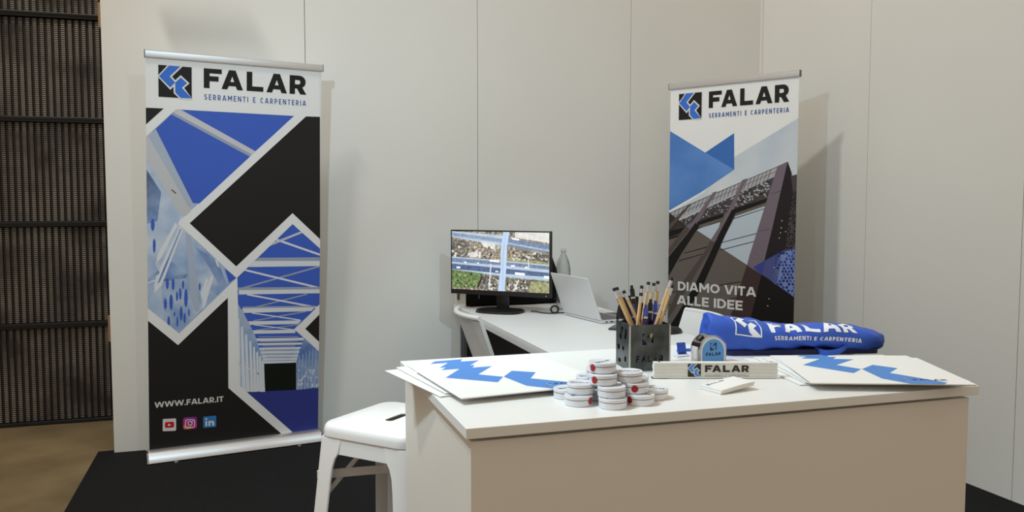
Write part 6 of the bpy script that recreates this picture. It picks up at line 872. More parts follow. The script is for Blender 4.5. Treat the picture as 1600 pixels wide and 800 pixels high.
obj('shelf', nbox(((CXL + CXR) / 2, 0.02, 0.55), (CXR - CXL - 0.06, CYB - CYF - 0.12, 0.018), bev=0.001), 'white_lam', ct)
TOP = 1.0

# ------------------------------------------------------------------ desk
DXL, DXR, DYB, DYF, DZ = 1.837, 2.62, -0.03, -1.95, 0.74
dk = thing('desk', 'long white desk standing against the back wall behind the counter', 'desk', ((DXL + DXR) / 2, (DYB + DYF) / 2, 0.002))
dw, dd = DXR - DXL, DYB - DYF
obj('desk_top', nbox((0, 0, DZ - 0.002 - 0.0125), (dw, dd, 0.025), bev=0.002), 'desk', dk)
obj('edge_band', nbox((-dw / 2 + 0.005, 0, DZ - 0.037), (0.012, dd - 0.02, 0.018), bev=0.001), 'desk_edge', dk)
obj('end_panel', nbox((0, dd / 2 - 0.06, 0.38), (dw - 0.06, 0.018, 0.66)), 'dark_panel', dk)
obj('modesty_panel', nbox((dw / 2 - 0.30, -0.1, 0.52), (0.018, dd - 0.40, 0.34)), 'dark_panel', dk)
for sx in (-1, 1):
    for sy in (-1, 1):
        obj('leg', nbox((sx * (dw / 2 - 0.07), sy * (dd / 2 - 0.12), 0.350), (0.05, 0.05, 0.70), bev=0.003), 'black_metal', dk)
for sy in (-1, 1):
    obj('cross_bar', nbox((0, sy * (dd / 2 - 0.12), 0.685), (dw - 0.19, 0.04, 0.04)), 'black_metal', dk)
for sx in (-1, 1):
    obj('side_bar', nbox((sx * (dw / 2 - 0.07), 0, 0.685), (0.04, dd - 0.29, 0.04)), 'black_metal', dk)

# ------------------------------------------------------------------ chairs at the desk
def make_chair():
    """moulded chair facing +x, backrest at the origin side"""
    root = thing('side_chair', 'x', 'chair', group='white chairs at the desk')
    Wd = 0.43
    # backrest: curved across, recessed between two stiff edges, leaning back
    bm = bmesh.new()
    nu, nv = 16, 10
    grid = {}
    for side in (0, 1):
        for i in range(nu + 1):
            for j in range(nv + 1):
                t = i / nu * 2 - 1
                v = j / nv
                z = 0.46 + 0.335 * v
                halfw = Wd / 2 * (1 - 0.10 * (1 - v))
                y = t * halfw
                lean = 0.10 - 0.12 * v
                curve = -0.050 * (1 - t * t)
                rec = 0.010 * (1 if abs(t) < 0.72 and v < 0.94 else 0)
                x = lean + curve + (0.014 if side else rec - 0.004)
                grid[side, i, j] = bm.verts.new((x, y, z))
    for i in range(nu):
        for j in range(nv):
            bm.faces.new([grid[0, i, j], grid[0, i + 1, j], grid[0, i + 1, j + 1], grid[0, i, j + 1]])
            bm.faces.new([grid[1, i, j], grid[1, i, j + 1], grid[1, i + 1, j + 1], grid[1, i + 1, j]])
    for i in range(nu):
        for j in (0, nv):
            bm.faces.new([grid[0, i, j], grid[0, i + 1, j], grid[1, i + 1, j], grid[1, i, j]])
    for j in range(nv):
        for i in (0, nu):
            bm.faces.new([grid[0, i, j], grid[0, i, j + 1], grid[1, i, j + 1], grid[1, i, j]])
    obj('backrest', bm, 'chair_white', root, smooth=True)
    # thick top rim
    pts = [(-0.02 - 0.050 * (1 - (t / 8) ** 2) + 0.004, t / 8 * Wd / 2, 0.792) for t in range(-8, 9)]
    obj('top_rim', tube(bmesh.new(), pts, 0.013, 8), 'chair_white', root, smooth=True)
    # seat
    bm = bmesh.new()
    prism(bm, rrect(0.06, -0.215, 0.43, 0.215, 0.05), 0.440, 0.465)
    bmesh.ops.bevel(bm, geom=[e for e in bm.edges if abs(e.verts[0].co.z - e.verts[1].co.z) < 1e-6], offset=0.006, segments=2, affect='EDGES')
    obj('seat', bm, 'chair_white', root, smooth=True)
    for sx, sy in ((0.10, -1), (0.10, 1), (0.39, -1), (0.39, 1)):
        k = 0.05 if sx > 0.2 else -0.06
        bm = tube(bmesh.new(), [(sx, sy * 0.18, 0.445), (sx + k, sy * 0.21, 0.0)], [0.02, 0.014], 10)
        obj('leg', bm, 'chair_white', root, smooth=True)
    return root
ch = make_chair()
ch['label'] = 'white moulded chair with its curved back towards the banner with the bridge'
ch.location = (1.735, -0.84, 0.0045)
c2 = copy_tree(ch)
c2['label'] = 'white moulded chair between desk and dark facade banner, mostly behind the blue bag'
c2.location = (2.80, -1.26, 0.0045)
c2.rotation_euler = (0, 0, PI - 0.06)

# ------------------------------------------------------------------ bar stool
def make_stool():
    st = thing('bar_stool', 'white metal bar stool with slotted square seat beside the counter', 'stool', (1.048, -2.62, 0.002), (0, 0, R(43)))
    H, hs = 0.758, 0.155
    # pressed seat: flat top, rounded rim, short skirt, hand slot through it
    out = rrect(-hs, -hs, hs, hs, 0.045, 6)
    rings = [(1.0, H - 0.034), (1.0, H - 0.018), (0.985, H - 0.008), (0.955, H - 0.002), (0.92, H)]
    bm = bmesh.new()
    vr = [[bm.verts.new((x * s, y * s, z)) for x, y in out] for s, z in rings]
    n = len(out)
    for a, b in zip(vr[:-1], vr[1:]):
        for i in range(n):
            j = (i + 1) % n
            bm.faces.new((a[i], a[j], b[j], b[i]))
    slot = rrect(-0.045, -0.013, 0.045, 0.013, 0.0125, 6)
    inner = [(x * 0.92, y * 0.92) for x, y in out]
    geo = fill2d([inner, slot])
    add_geo(bm, geo, lambda x, y: Vector((x, y, H)))
    lo = [bm.verts.new((x, y, H)) for x, y in slot]
    lo2 = [bm.verts.new((x, y, H - 0.003)) for x, y in slot]
    for i in range(len(slot)):
        j = (i + 1) % len(slot)
        bm.faces.new((lo[i], lo[j], lo2[j], lo2[i]))
    bmesh.ops.remove_doubles(bm, verts=bm.verts, dist=0.0002)
    obj('seat', bm, 'stool_white', st, smooth=True)
    # apron band below the seat, set in by a hair
    bm = bmesh.new()
    o2 = rrect(-hs + 0.003, -hs + 0.003, hs - 0.003, hs - 0.003, 0.042, 6)
    rr = [[bm.verts.new((x * s, y * s, z)) for x, y in o2] for s, z in ((1.0, H - 0.036), (1.012, H - 0.078), (0.998, H - 0.078), (0.985, H - 0.036))]
    for a, b in zip(rr, rr[1:] + rr[:1]):
        for i in range(n):
            j = (i + 1) % n
            bm.faces.new((a[i], a[j], b[j], b[i]))
    obj('apron', bm, 'stool_white', st, smooth=True)
    # four folded sheet legs at the corners, flaring outwards
    for k in range(4):
        bm = bmesh.new()
        rows = []
        for t in (0, 0.05, 0.075, 0.11, 0.16, 0.4, 0.7, 1.0):
            z = (H - 0.038) * (1 - t)
            c = hs - 0.002 + 0.058 * t
            wl = {0: 0.080, 0.05: 0.074, 0.075: 0.064, 0.11: 0.058, 0.16: 0.056}.get(t, 0.058 - 0.008 * t)
            rd = 0.024
            rows.append([(c, c - wl, z), (c, c - rd, z), (c - rd * 0.30, c - rd * 0.30, z), (c - rd, c, z), (c - wl, c, z)])
        vo = [[bm.verts.new(p) for p in r] for r in rows]
        vi = [[bm.verts.new((p[0] - 0.003, p[1] - 0.003, p[2])) for p in r] for r in rows]
        for V in (vo, vi):
            for a, b in zip(V[:-1], V[1:]):
                for i in range(4):
                    bm.faces.new((a[i], a[i + 1], b[i + 1], b[i]))
        for a, b, c, d in zip(vo[:-1], vo[1:], vi[:-1], vi[1:]):
            for i in (0, 4):
                bm.faces.new((a[i], b[i], d[i], c[i]))
        for V, W_ in ((vo[0], vi[0]), (vo[-1], vi[-1])):
            for i in range(4):
                bm.faces.new((V[i], V[i + 1], W_[i + 1], W_[i]))
        lg = obj('leg', bm, 'stool_white', st, smooth=True)
        lg.rotation_euler = (0, 0, k * PI / 2)
        br = obj('brace', tube(bmesh.new(), [(hs - 0.01, hs - 0.03, H - 0.20), (0.06, 0.05, H - 0.07)], 0.007, 6), 'stool_white', st)
        br.rotation_euler = (0, 0, k * PI / 2)
    for k in range(2):                      # crossed braces between opposite legs
        d = (hs + 0.008) * math.sqrt(2) * 2 - 0.02
        obj('cross_brace', nbox((0, 0, 0.605 + 0.008 * k), (d, 0.004, 0.024), rot=(0, 0, R(45 + 90 * k)), bev=0.001), 'stool_white', st)
    for k in range(4):
        c = hs - 0.002 + 0.058 * 0.66
        rb = obj('footrest', nbox((c - 0.012, 0, 0.25), (0.006, 2 * c - 0.07, 0.03), bev=0.002), 'stool_white', st)
        rb.rotation_euler = (0, 0, k * PI / 2)
    return st
make_stool()

# ------------------------------------------------------------------ things on the desk
# monitor
ma, mb = Vector((1.771, -0.246)), Vector((2.227, -0.654))
mc = (ma + mb) / 2
mw = (mb - ma).length
myaw = math.atan2((mb - ma).y, (mb - ma).x)
mn = thing('monitor', 'black flat monitor showing an aerial view of a motorway', 'monitor', (mc.x, mc.y, DZ), (0, 0, myaw))
Z0, Z1 = 0.093, 0.455
bm = nbox((0, 0.012, (Z0 + Z1) / 2), (mw, 0.024, Z1 - Z0), bev=0.003)
box(bm, (0, 0.038, (Z0 + Z1) / 2 - 0.02), (mw * 0.62, 0.032, 0.22), bev=0.012)
obj('casing', bm, 'black_plastic', mn, smooth=True)
bm = nbox((0, -0.0015, Z0 + 0.011), (mw - 0.004, 0.003, 0.022), bev=0.001)
obj('bezel', bm, 'black_plastic', mn)
obj('power_light', nbox((mw / 2 - 0.026, -0.0032, Z0 + 0.010), (0.004, 0.001, 0.004)), 'reflect_white', mn)
SW, SH = mw - 0.018, Z1 - Z0 - 0.034
sx0, sz0 = -SW / 2, Z0 + 0.026
scr = obj('screen', nbox((0, -0.0006, sz0 + SH / 2), (SW, 0.0012, SH)), emit('screen_ground', (70, 66, 60), 0.95, (236, 226, 206), 62, (150, 138, 122)), mn)
SCR = {
 'road': emit('screen_road', (100, 120, 152), 0.9, (150, 168, 196), 60), 'roadlite': emit('screen_road_pale', (176, 198, 222), 0.95, (206, 222, 238), 20),
 'bridge': emit('screen_bridge', (196, 220, 250), 1.0), 'green': emit('screen_grass', (62, 84, 44), 0.9, (168, 190, 124), 60, (104, 132, 74)),
 'woods': emit('screen_trees', (58, 54, 48), 0.9, (200, 194, 184), 70, (110, 104, 96)), 'olive': emit('screen_field', (120, 130, 84), 0.9, (214, 208, 170), 50, (170, 168, 122)),
 'pale': emit('screen_bare', (214, 212, 206), 1.0, (246, 244, 240), 40), 'car': emit('screen_car', (246, 248, 252), 1.1), 'dk': emit('screen_deep_road', (66, 88, 128), 0.9, (106, 128, 164), 60),
 'shadow': emit('screen_shadow', (34, 34, 36), 0.9),
}
# outline of each patch in screen percent (x from the left, y from the top)
IMG = [
 ('roadlite', 1, [(0, 0), (54, 6), (54, 24), (0, 10)]), ('road', 1, [(0, 2), (54, 12), (54, 18), (0, 8)]),
 ('road', 1, [(58, 10), (100, 20), (100, 34), (58, 24)]), ('roadlite', 1, [(58, 17), (100, 28), (100, 31), (58, 20)]), ('pale', 1, [(66, 0), (100, 0), (100, 17), (66, 9)]),
 ('woods', 1, [(0, 13), (17, 17), (18, 45), (0, 45)]), ('olive', 1, [(56, 43), (100, 49), (100, 53), (56, 48)]), ('woods', 1, [(72, 30), (100, 37), (100, 49), (72, 45)]),
 ('pale', 1, [(20, 36), (27, 35), (26, 44), (19, 44)]), ('pale', 1, [(29, 35), (31, 35), (30.5, 45), (28, 45)]), ('pale', 1, [(30, 16), (46, 20), (46, 30), (34, 26)]),
 ('roadlite', 2, [(0, 44), (50, 48), (100, 53), (100, 80), (60, 76), (30, 71), (0, 67)]),
 ('road', 3, [(0, 46), (50, 50), (100, 55), (100, 61), (50, 56), (0, 53)]), ('dk', 3, [(0, 56), (50, 61), (100, 66), (100, 73), (50, 70), (20, 67), (0, 66)]),
 ('green', 2, [(0, 66), (14, 67), (34, 71), (26, 97), (0, 97)]), ('woods', 2, [(34, 72), (54, 75), (52, 100), (26, 98)]), ('shadow', 3, [(31, 78), (34, 74), (28, 96), (26, 96)]),
 ('green', 2, [(84, 76), (100, 78), (100, 83), (82, 80)]), ('woods', 2, [(57, 77), (82, 80), (80, 100), (55, 100)]), ('olive', 2, [(82, 82), (100, 84), (100, 100), (80, 100)]),
 ('bridge', 5, [(54, 0), (60.5, 0), (58, 25), (57.2, 60), (55.5, 100), (48.5, 100), (51.5, 60), (51.5, 30)]),
 ('roadlite', 6, [(56, 0), (57, 0), (54.5, 40), (54, 100), (52.5, 100), (53.3, 40)]),
 ('car', 6, [(40, 47), (50, 48), (50, 51.5), (40, 50.5)]), ('car', 6, [(66, 67), (76, 68), (76, 72), (66, 71)]), ('car', 6, [(95, 71), (100, 71.5), (100, 76), (95, 75)]),
 ('car', 6, [(13, 52), (16, 52.2), (16, 54), (13, 54)]), ('car', 6, [(27, 53), (29, 53), (29, 55), (27, 55)]), ('car', 6, [(62, 55), (66, 55.5), (66, 58), (62, 57.5)]),
 ('car', 6, [(76, 57), (79, 57), (79, 60), (76, 60)]), ('car', 6, [(5, 61), (9, 61), (9, 64), (5, 64)]), ('car', 6, [(46, 66), (49, 66), (49, 68), (46, 68)]), ('car', 6, [(63, 9), (70, 11), (70, 14), (63, 12)]),
 ('pale', 6, [(41, 54), (42, 54), (40, 98), (38.6, 98)]), ('pale', 6, [(79, 45), (80, 45), (80.5, 62), (79.6, 62)]), ('pale', 6, [(69, 80), (70.5, 80), (66, 98), (64, 98)]),
]
random.seed(12)
for i in range(230):                       # tree crowns and rubble seen from above
    if i % 2:
        x, y = random.choice(((random.uniform(1, 50), random.uniform(22, 43)), (random.uniform(60, 99), random.uniform(32, 46))))
    else:
        x, y = random.choice(((random.uniform(35, 49), random.uniform(76, 97)), (random.uniform(58, 80), random.uniform(80, 97)), (random.uniform(2, 27), random.uniform(72, 95))))
    r = random.uniform(0.5, 1.5)
    k = random.choice(('shadow', 'pale', 'woods', 'olive', 'pale')) if not (x < 28 and y > 70) else random.choice(('green', 'shadow', 'olive', 'green'))
    IMG.append((k, 4, [(x + r * (0.7 + 0.5 * random.random()) * math.cos(t), y + 1.7 * r * (0.7 + 0.5 * random.random()) * math.sin(t)) for t in [2 * PI * q / 7 for q in range(7)]]))
keys = sorted({k for k, _, _ in IMG})
bm = bmesh.new()
for k, lay, poly in IMG:
    add_geo(bm, fill2d([[(x, -y) for x, y in poly]]), lambda x, y: Vector((sx0 + x / 100 * SW, -0.0014 - 0.00022 * lay, sz0 + SH + y / 100 * SH)), keys.index(k))
obj('screen_picture', bm, [SCR[k] for k in keys], scr)
obj('stand_neck', nbox((0, 0.045, 0.13), (0.07, 0.03, 0.26), bev=0.006), 'black_plastic', mn, smooth=True)
bm = bmesh.new()
prism(bm, [(0.135 * math.copysign(abs(math.cos(t)) ** 0.7, math.cos(t)), 0.01 + 0.10 * math.copysign(abs(math.sin(t)) ** 0.7, math.sin(t))) for t in [2 * PI * i / 40 for i in range(40)]], 0.0, 0.014)
bmesh.ops.bevel(bm, geom=[e for e in bm.edges if e.verts[0].co.z > 0.01 and e.verts[1].co.z > 0.01], offset=0.006, segments=3, affect='EDGES')
obj('stand_base', bm, 'black_plastic', mn, smooth=True)

# black bag slumped behind the monitor
bm = bmesh.new()
nu, nv = 14, 16
rows = []
for i in range(nu + 1):
    u = i / nu
    x = 1.90 + 0.55 * u - 2.17
    hgt = 0.17 + 0.15 * min(1, u / 0.80) if u < 0.94 else 0.32 - 1.9 * (u - 0.94)
    hgt = max(0.02, hgt - (0.10 if u == 0 else 0))
    dpt = 0.075 * (0.75 + 0.25 * math.sin(PI * min(1, u * 1.1)))
    row = []
    for j in range(nv):
        t = 2 * PI * j / nv
        cx = math.copysign(abs(math.cos(t)) ** 0.55, math.cos(t))
        sz = math.copysign(abs(math.sin(t)) ** 0.6, math.sin(t))
        row.append(bm.verts.new((x + 0.004 * math.sin(5 * t + u * 9), dpt * cx * (1 - 0.25 * max(0, sz)) + 0.004 * math.sin(3 * t + 7 * u), hgt / 2 * (1 + sz))))
    rows.append(row)
for a, b in zip(rows[:-1], rows[1:]):
    for j in range(nv):
        k = (j + 1) % nv
        bm.faces.new((a[j], a[k], b[k], b[j]))
bm.faces.new(rows[0][::-1]); bm.faces.new(rows[-1])
bp = thing('black_bag', 'black soft bag slumped on the desk behind the monitor', 'bag', (2.17, -0.125, DZ))
obj('body', bm, 'black_matte', bp, smooth='all')
obj('strap', tube(bmesh.new(), sweep_smooth([(0.20, -0.06, 0.28), (0.235, -0.078, 0.20), (0.262, -0.075, 0.10), (0.282, -0.06, 0.005)], 6), 0.006, 6), 'black_matte', bp, smooth=True)
obj('zip_pull', nbox((-0.22, -0.074, 0.075), (0.003, 0.003, 0.05)), 'steel_weld', bp)

# small white boxed device
bx_ = thing('power_box', 'small ivory plastic box with a dark window beside the black bag', 'box', (1.852, -0.125, DZ), (0, 0, R(-12)))
obj('case', nbox((0.006, 0, 0.046), (0.060, 0.07, 0.092), bev=0.004), 'box_white', bx_)
obj('window', nbox((-0.008, -0.0355, 0.06), (0.016, 0.002, 0.036)), 'key_grey', bx_)
for k in range(3):
    obj('button', nbox((0.013, -0.0355, 0.04 + 0.017 * k), (0.008, 0.002, 0.008), bev=0.0005), 'tape_white', bx_)

# clear plastic bottle
bt = thing('water_bottle', 'clear plastic water bottle behind the open laptop', 'bottle', (2.385, -0.43, DZ))
prof = [(0.030, 0.0), (0.040, 0.006), (0.042, 0.03), (0.040, 0.05), (0.042, 0.07), (0.040, 0.09), (0.042, 0.11), (0.042, 0.17), (0.039, 0.185), (0.042, 0.20), (0.041, 0.235), (0.033, 0.275), (0.020, 0.305), (0.0125, 0.318), (0.0125, 0.332)]
bm = lathe(bmesh.new(), prof, 28, closed_top=False)
lathe(bm, [(max(0.004, r - 0.0006), z + (0.0006 if i == 0 else 0)) for i, (r, z) in enumerate(prof)], 28, closed_top=False)
obj('body', bm, 'pet', bt, smooth='all')
obj('cap', lathe(bmesh.new(), [(0.0148, 0.326), (0.0148, 0.344), (0.013, 0.346)], 24), 'pet', bt, smooth=True)

# open laptop, its lid back towards the monitor
ha, hb = Vector((2.305, -0.655, 0)), Vector((2.360, -1.035, 0))
hd = (hb - ha).normalized()
lp = thing('laptop', 'open silver laptop with its lid back facing the monitor', 'laptop', ((ha.x + hb.x) / 2, (ha.y + hb.y) / 2, DZ), (0, 0, math.atan2(hd.y, hd.x) + PI / 2))
# local: -y along the hinge from a to b, +x towards the user
LW = (hb - ha).length
obj('deck', nbox((0.125, 0, 0.009), (0.25, LW, 0.014), bev=0.003), 'silver', lp)
obj('keyboard', nbox((0.095, 0, 0.0166), (0.125, LW - 0.05, 0.0014)), 'key_grey', lp)
obj('touchpad', nbox((0.205, 0, 0.0163), (0.07, 0.11, 0.001)), 'alu_dark', lp)
for k, (xx, ww) in enumerate(((0.03, 0.012), (0.06, 0.018), (0.095, 0.014), (0.125, 0.014))):
    obj('port', nbox((xx, -LW / 2 - 0.0002, 0.009), (ww, 0.001, 0.006)), 'black_plastic', lp)
lid = obj('lid', nbox((0, 0, 0.118), (0.007, LW, 0.232), bev=0.003), 'silver', lp, loc=(0.0, 0, 0.016), rot=(0, R(-21), 0))
obj('display', nbox((0.0038, 0, 0.122), (0.0008, LW - 0.016, 0.206)), 'glass_screen', lid)

# black zip pouch, tablet, mouse, cable
pch = thing('zip_pouch', 'small black round-topped pouch standing beside the laptop deck', 'pouch', (2.475, -1.125, DZ), (0, 0, R(-15)))
bm = bmesh.new()
pts = [(-0.066, 0.0), (0.066, 0.0), (0.068, 0.06), (0.062, 0.11), (0.04, 0.142), (0.0, 0.150), (-0.036, 0.140), (-0.058, 0.10), (-0.068, 0.05)]
a = [bm.verts.new((x, -0.022, z)) for x, z in pts]; b = [bm.verts.new((x, 0.022, z)) for x, z in pts]
bm.faces.new(a); bm.faces.new(b[::-1])
for i in range(len(pts)):
    j = (i + 1) % len(pts)
    bm.faces.new((a[i], b[i], b[j], a[j]))
bmesh.ops.bevel(bm, geom=list(bm.edges), offset=0.006, segments=2, affect='EDGES')
obj('body', bm, 'black_matte', pch, smooth='all')
obj('zip', tube(bmesh.new(), [(x * 1.005, 0, z + 0.0005) for x, z in pts[2:8]], 0.002, 6), 'black_plastic', pch)
tb = thing('tablet', 'thin black tablet lying on the desk in front of the laptop', 'tablet', (2.43, -1.235, DZ), (0, 0, R(-38)))
obj('body', nbox((0, 0, 0.005), (0.20, 0.13, 0.010), bev=0.004), 'black_plastic', tb)
obj('glass', nbox((0, 0, 0.0103), (0.185, 0.118, 0.0008)), 'glass_screen', tb)
ms = thing('computer_mouse', 'black computer mouse on the desk between pencil cup and blue bag', 'mouse', (2.565, -1.405, DZ), (0, 0, R(25)))
bm = bmesh.new()
bmesh.ops.create_uvsphere(bm, u_segments=20, v_segments=10, radius=1.0)
for v in bm.verts:
    v.co = Vector((v.co.x * 0.057, v.co.y * 0.033, max(0.0, v.co.z * 0.034 - 0.001)))
obj('shell', bm, 'black_plastic', ms, smooth='all')
obj('scroll_wheel', cyl(bmesh.new(), (-0.03, -0.003, 0.026), (-0.03, 0.003, 0.026), 0.006), 'key_grey', ms)
cb = thing('video_cable', 'thin black cable with a coil running from monitor to laptop', 'cable', (2.27, -0.60, DZ))
cpts = sweep_smooth([(-0.10, 0.105, 0.004), (-0.09, 0.085, 0.008), (-0.06, 0.03, 0.004), (-0.02, 0.0, 0.004), (0.02, 0.012, 0.004), (0.055, -0.005, 0.004)], 6)
obj('wire', tube(bmesh.new(), cpts, 0.0032, 6), 'black_plastic', cb, smooth=True)
ring = [(0.022 * math.cos(2 * PI * i / 24), 0.0, 0.024 + 0.019 * math.sin(2 * PI * i / 24)) for i in range(25)]
obj('coil', tube(bmesh.new(), ring, 0.0055, 8), 'black_plastic', cb, smooth=True)

# ------------------------------------------------------------------ folders with the chevron print
FW, FH, FT = 0.31, 0.275, 0.003
PAT_A = [(.060, .2635), (.069, .275), (.134, .275), (.1196, .250), (.163, .2476), (.105, .180), (.142, .138), (.112, .095), (.033, .176), (.090, .248), (.0495, .251)]
PAT_B = [(.143, .138), (.182, .186), (.221, .152), (.186, .102), (.262, .014), (.250, .0), (.186, .0), (.150, .045)]
PAT_A = [(.0495, .251), (.069, .275), (.134, .275), (.1196, .250), (.163, .2476), (.105, .180), (.142, .138), (.112, .095), (.033, .176), (.090, .248)]
def make_folder(name):
    root = thing(name, 'x', 'folder')
    bm = nbox((FW / 2, FH / 2, FT * 0.74), (FW, FH, FT * 0.46), bev=0.0003, seg=1)
    obj('cover', bm, 'paper', root)
    obj('inner_leaf', nbox((FW / 2 + 0.0006, FH / 2, FT * 0.25), (FW - 0.002, FH - 0.002, FT * 0.46), bev=0.0003, seg=1), 'paper_edge', root)
    bm = bmesh.new()
    for k, pat in enumerate((PAT_A, PAT_B)):
        add_geo(bm, fill2d([pat]), lambda x, y: Vector((x, y, FT + 0.00006)))
    obj('printed_chevrons', bm, 'print_blue', root)
    bm = bmesh.new()
    f = lambda x, y, h=0: Vector((x, y, FT + 0.0001 + h))
    put_logo(bm, f, 0.186, 0.030, 0.015, 0.00004, (0, 1, 2))
    put_word(bm, f, 0.206, 0.032, 0.064, 0.011, 0.0001)
    obj('printed_name', bm, ['print_black', 'paper', 'print_blue'], root)
    return root
fold = make_folder('presentation_folder')
LEFT = [((0.990, -3.425), 12.5, 'white folder at the bottom of the pile hanging over the counter side by the stool'),
        ((1.002, -3.416), 9.5, 'white folder second from the bottom in the pile over the counter side by the stool'),
        ((1.010, -3.404), 6.6, 'white folder with blue chevrons under the top one on the pile by the stool'),
        ((1.013, -3.492), 6.3, 'topmost white folder with blue chevrons on the pile nearest the stool')]
RIGHT = [((1.690, -3.540), -10.5, 'lowest white folder of the pile in front of the blue bag'),
         ((1.702, -3.541), -12.5, 'white folder second from the bottom in the pile before the blue bag'),
         ((1.699, -3.556), -15.0, 'white folder in the middle of the pile before the blue bag'),
         ((1.703, -3.560), -18.0, 'white folder just under the top one of the pile before the blue bag'),
         ((1.684, -3.584), -20.9, 'topmost white folder with blue chevrons on the pile before the blue bag')]
first = True
for pile, grp in ((LEFT, 'folders piled by the stool end'), (RIGHT, 'folders piled before the blue bag')):
    for k, ((x, y), a, lab) in enumerate(pile):
        o = fold if first else copy_tree(fold)
        first = False
        o.location = (x, y, TOP + 0.0002 + k * (FT + 0.0003))
        o.rotation_euler = (0, 0, R(a))
        o['label'] = lab
        o['group'] = grp

# ------------------------------------------------------------------ round mint tins
TR, TH = 0.0255, 0.0184
def tin_mesh():
    bm = lathe(bmesh.new(), [(TR - 0.0012, 0.0), (TR - 0.0004, 0.0008), (TR - 0.0004, 0.0092)], 40)
    return bm
def make_tin():
    root = thing('mint_tin', 'x', 'tin')
    obj('base', lathe(bmesh.new(), [(TR - 0.0014, 0.0), (TR - 0.0005, 0.0010), (TR - 0.0005, 0.0108), (TR - 0.0012, 0.0110)], 40), 'tin', root, smooth=True)
    obj('seam', lathe(bmesh.new(), [(TR - 0.0013, 0.0106), (TR - 0.0013, 0.0122)], 40), 'tin_dark', root, smooth=True)
    obj('lid', lathe(bmesh.new(), [(TR - 0.001, 0.0122), (TR, 0.0124), (TR, 0.0174), (TR - 0.0006, 0.0181), (TR - 0.0016, TH), (TR - 0.0026, 0.0178)], 40), 'tin', root, smooth=True)
    return root
tin0 = make_tin()
def tin_print(root, ang):
    bm = bmesh.new()
    c, s = math.cos(ang), math.sin(ang)
    f = lambda x, y, h=0: Vector((x * c - y * s, x * s + y * c, 0.01795 + h))
    put_logo(bm, f, -0.0185, -0.0035, 0.0075, 0.00005, (0, 1, 2))
    put_word(bm, f, -0.0095, -0.0030, 0.029, 0.0056, 0.0001)
    obj('printed_name', bm, ['print_black', 'tin', 'print_blue'], root)
def tin_sticker(root, ang):
    bm = bmesh.new()
    n, m = 8, 10
    # half-round red label bent around the side
    hw_, z0, z1 = 0.0064, 0.0030, 0.0160
    cols = []
    for i in range(n + 1):
        t = -1 + 2 * i / n
        hh = math.sqrt(max(0, 1 - t * t))
        a = ang + t * hw_ / TR
        zc, hz = (z0 + z1) / 2, (z1 - z0) / 2
        r = TR + 0.0004
        cols.append([bm.verts.new((r * math.cos(a), r * math.sin(a), zc + hz * hh * (-1 + 2 * j / 4))) for j in range(5)])
    for a, b in zip(cols[:-1], cols[1:]):
        for j in range(4):
            try:
                bm.faces.new((a[j], b[j], b[j + 1], a[j + 1]))
            except ValueError:
                pass
    obj('sticker', bm, 'red', root, smooth='all')
def fa(f): return R(-113) + math.asin(f)
TINS = [  # x, y, level, sticker position across its width, label
 (1.267, -3.586, 0, None, 'lowest round white tin at the front foot of the heap, facing the counter edge'),
 (1.217, -3.548, 0, .85, 'bottom round tin with red sticker facing the gap in the heap, under another tin'),
 (1.326, -3.576, 0, -.78, 'bottom round tin with red sticker next to the business cards side of the heap'),
 (1.371, -3.543, 0, None, 'round tin lying alone at the ruler end of the heap'),
 (1.217, -3.491, 0, None, 'round tin on the counter touching the edge of the top folder'),
 (1.268, -3.512, 0, None, 'round tin hidden in the middle of the heap bottom'),
 (1.3225, -3.512, 0, None, 'round tin hidden at the back of the heap bottom near the pencil cup'),
 (1.2265, -3.536, 1, None, 'second-layer round tin stacked on the folder end of the heap'),
 (1.2685, -3.577, 1, None, 'second-layer plain round tin stacked on the foremost tin'),
 (1.3235, -3.558, 1, -.05, 'second-layer round tin with red sticker in the middle of its side'),
 (1.264, -3.486, 1, -.3, 'second-layer round tin at the back of the heap by the folder'),
 (1.347, -3.5105, 1, None, 'second-layer round tin at the back of the heap by the ruler'),
 (1.261, -3.557, 2, -.62, 'third-layer round tin with red sticker carrying the topmost tin'),
 (1.315, -3.550, 2, None, 'third-layer plain round tin beside the topmost tin, in front of the pencil cup'),
 (1.276, -3.5065, 2, None, 'third-layer round tin behind the topmost tin'),
 (1.266, -3.542, 3, -.70, 'topmost round white tin with red sticker crowning the heap'),
]
random.seed(2)
made = []
for i, (x, y, lv, f, lab) in enumerate(TINS):
    o = tin0 if i == 0 else copy_tree(tin0)
    made.append((o, f))
    o.location = (x, y, TOP + 0.0003 + lv * (TH + 0.0002))
    o['label'] = lab
    o['group'] = 'mint tins heaped on the counter'
for o, f in made:
    tin_print(o, random.uniform(-0.9, 0.5))
    if f is not None:
        tin_sticker(o, fa(f))

# ------------------------------------------------------------------ laser-cut steel cup with pencils and pens
CW, CH_, CT = 0.092, 0.100, 0.002
cy = R(-6.5)
cup = thing('pencil_cup', 'square raw steel pencil cup with cut-out emblem and letters', 'cup', (1.429, -3.313, TOP + 0.0003), (0, 0, cy))
logo_holes = []
def put(poly, x, y, s): return [(x + a * s, y + b * s) for a, b in poly]
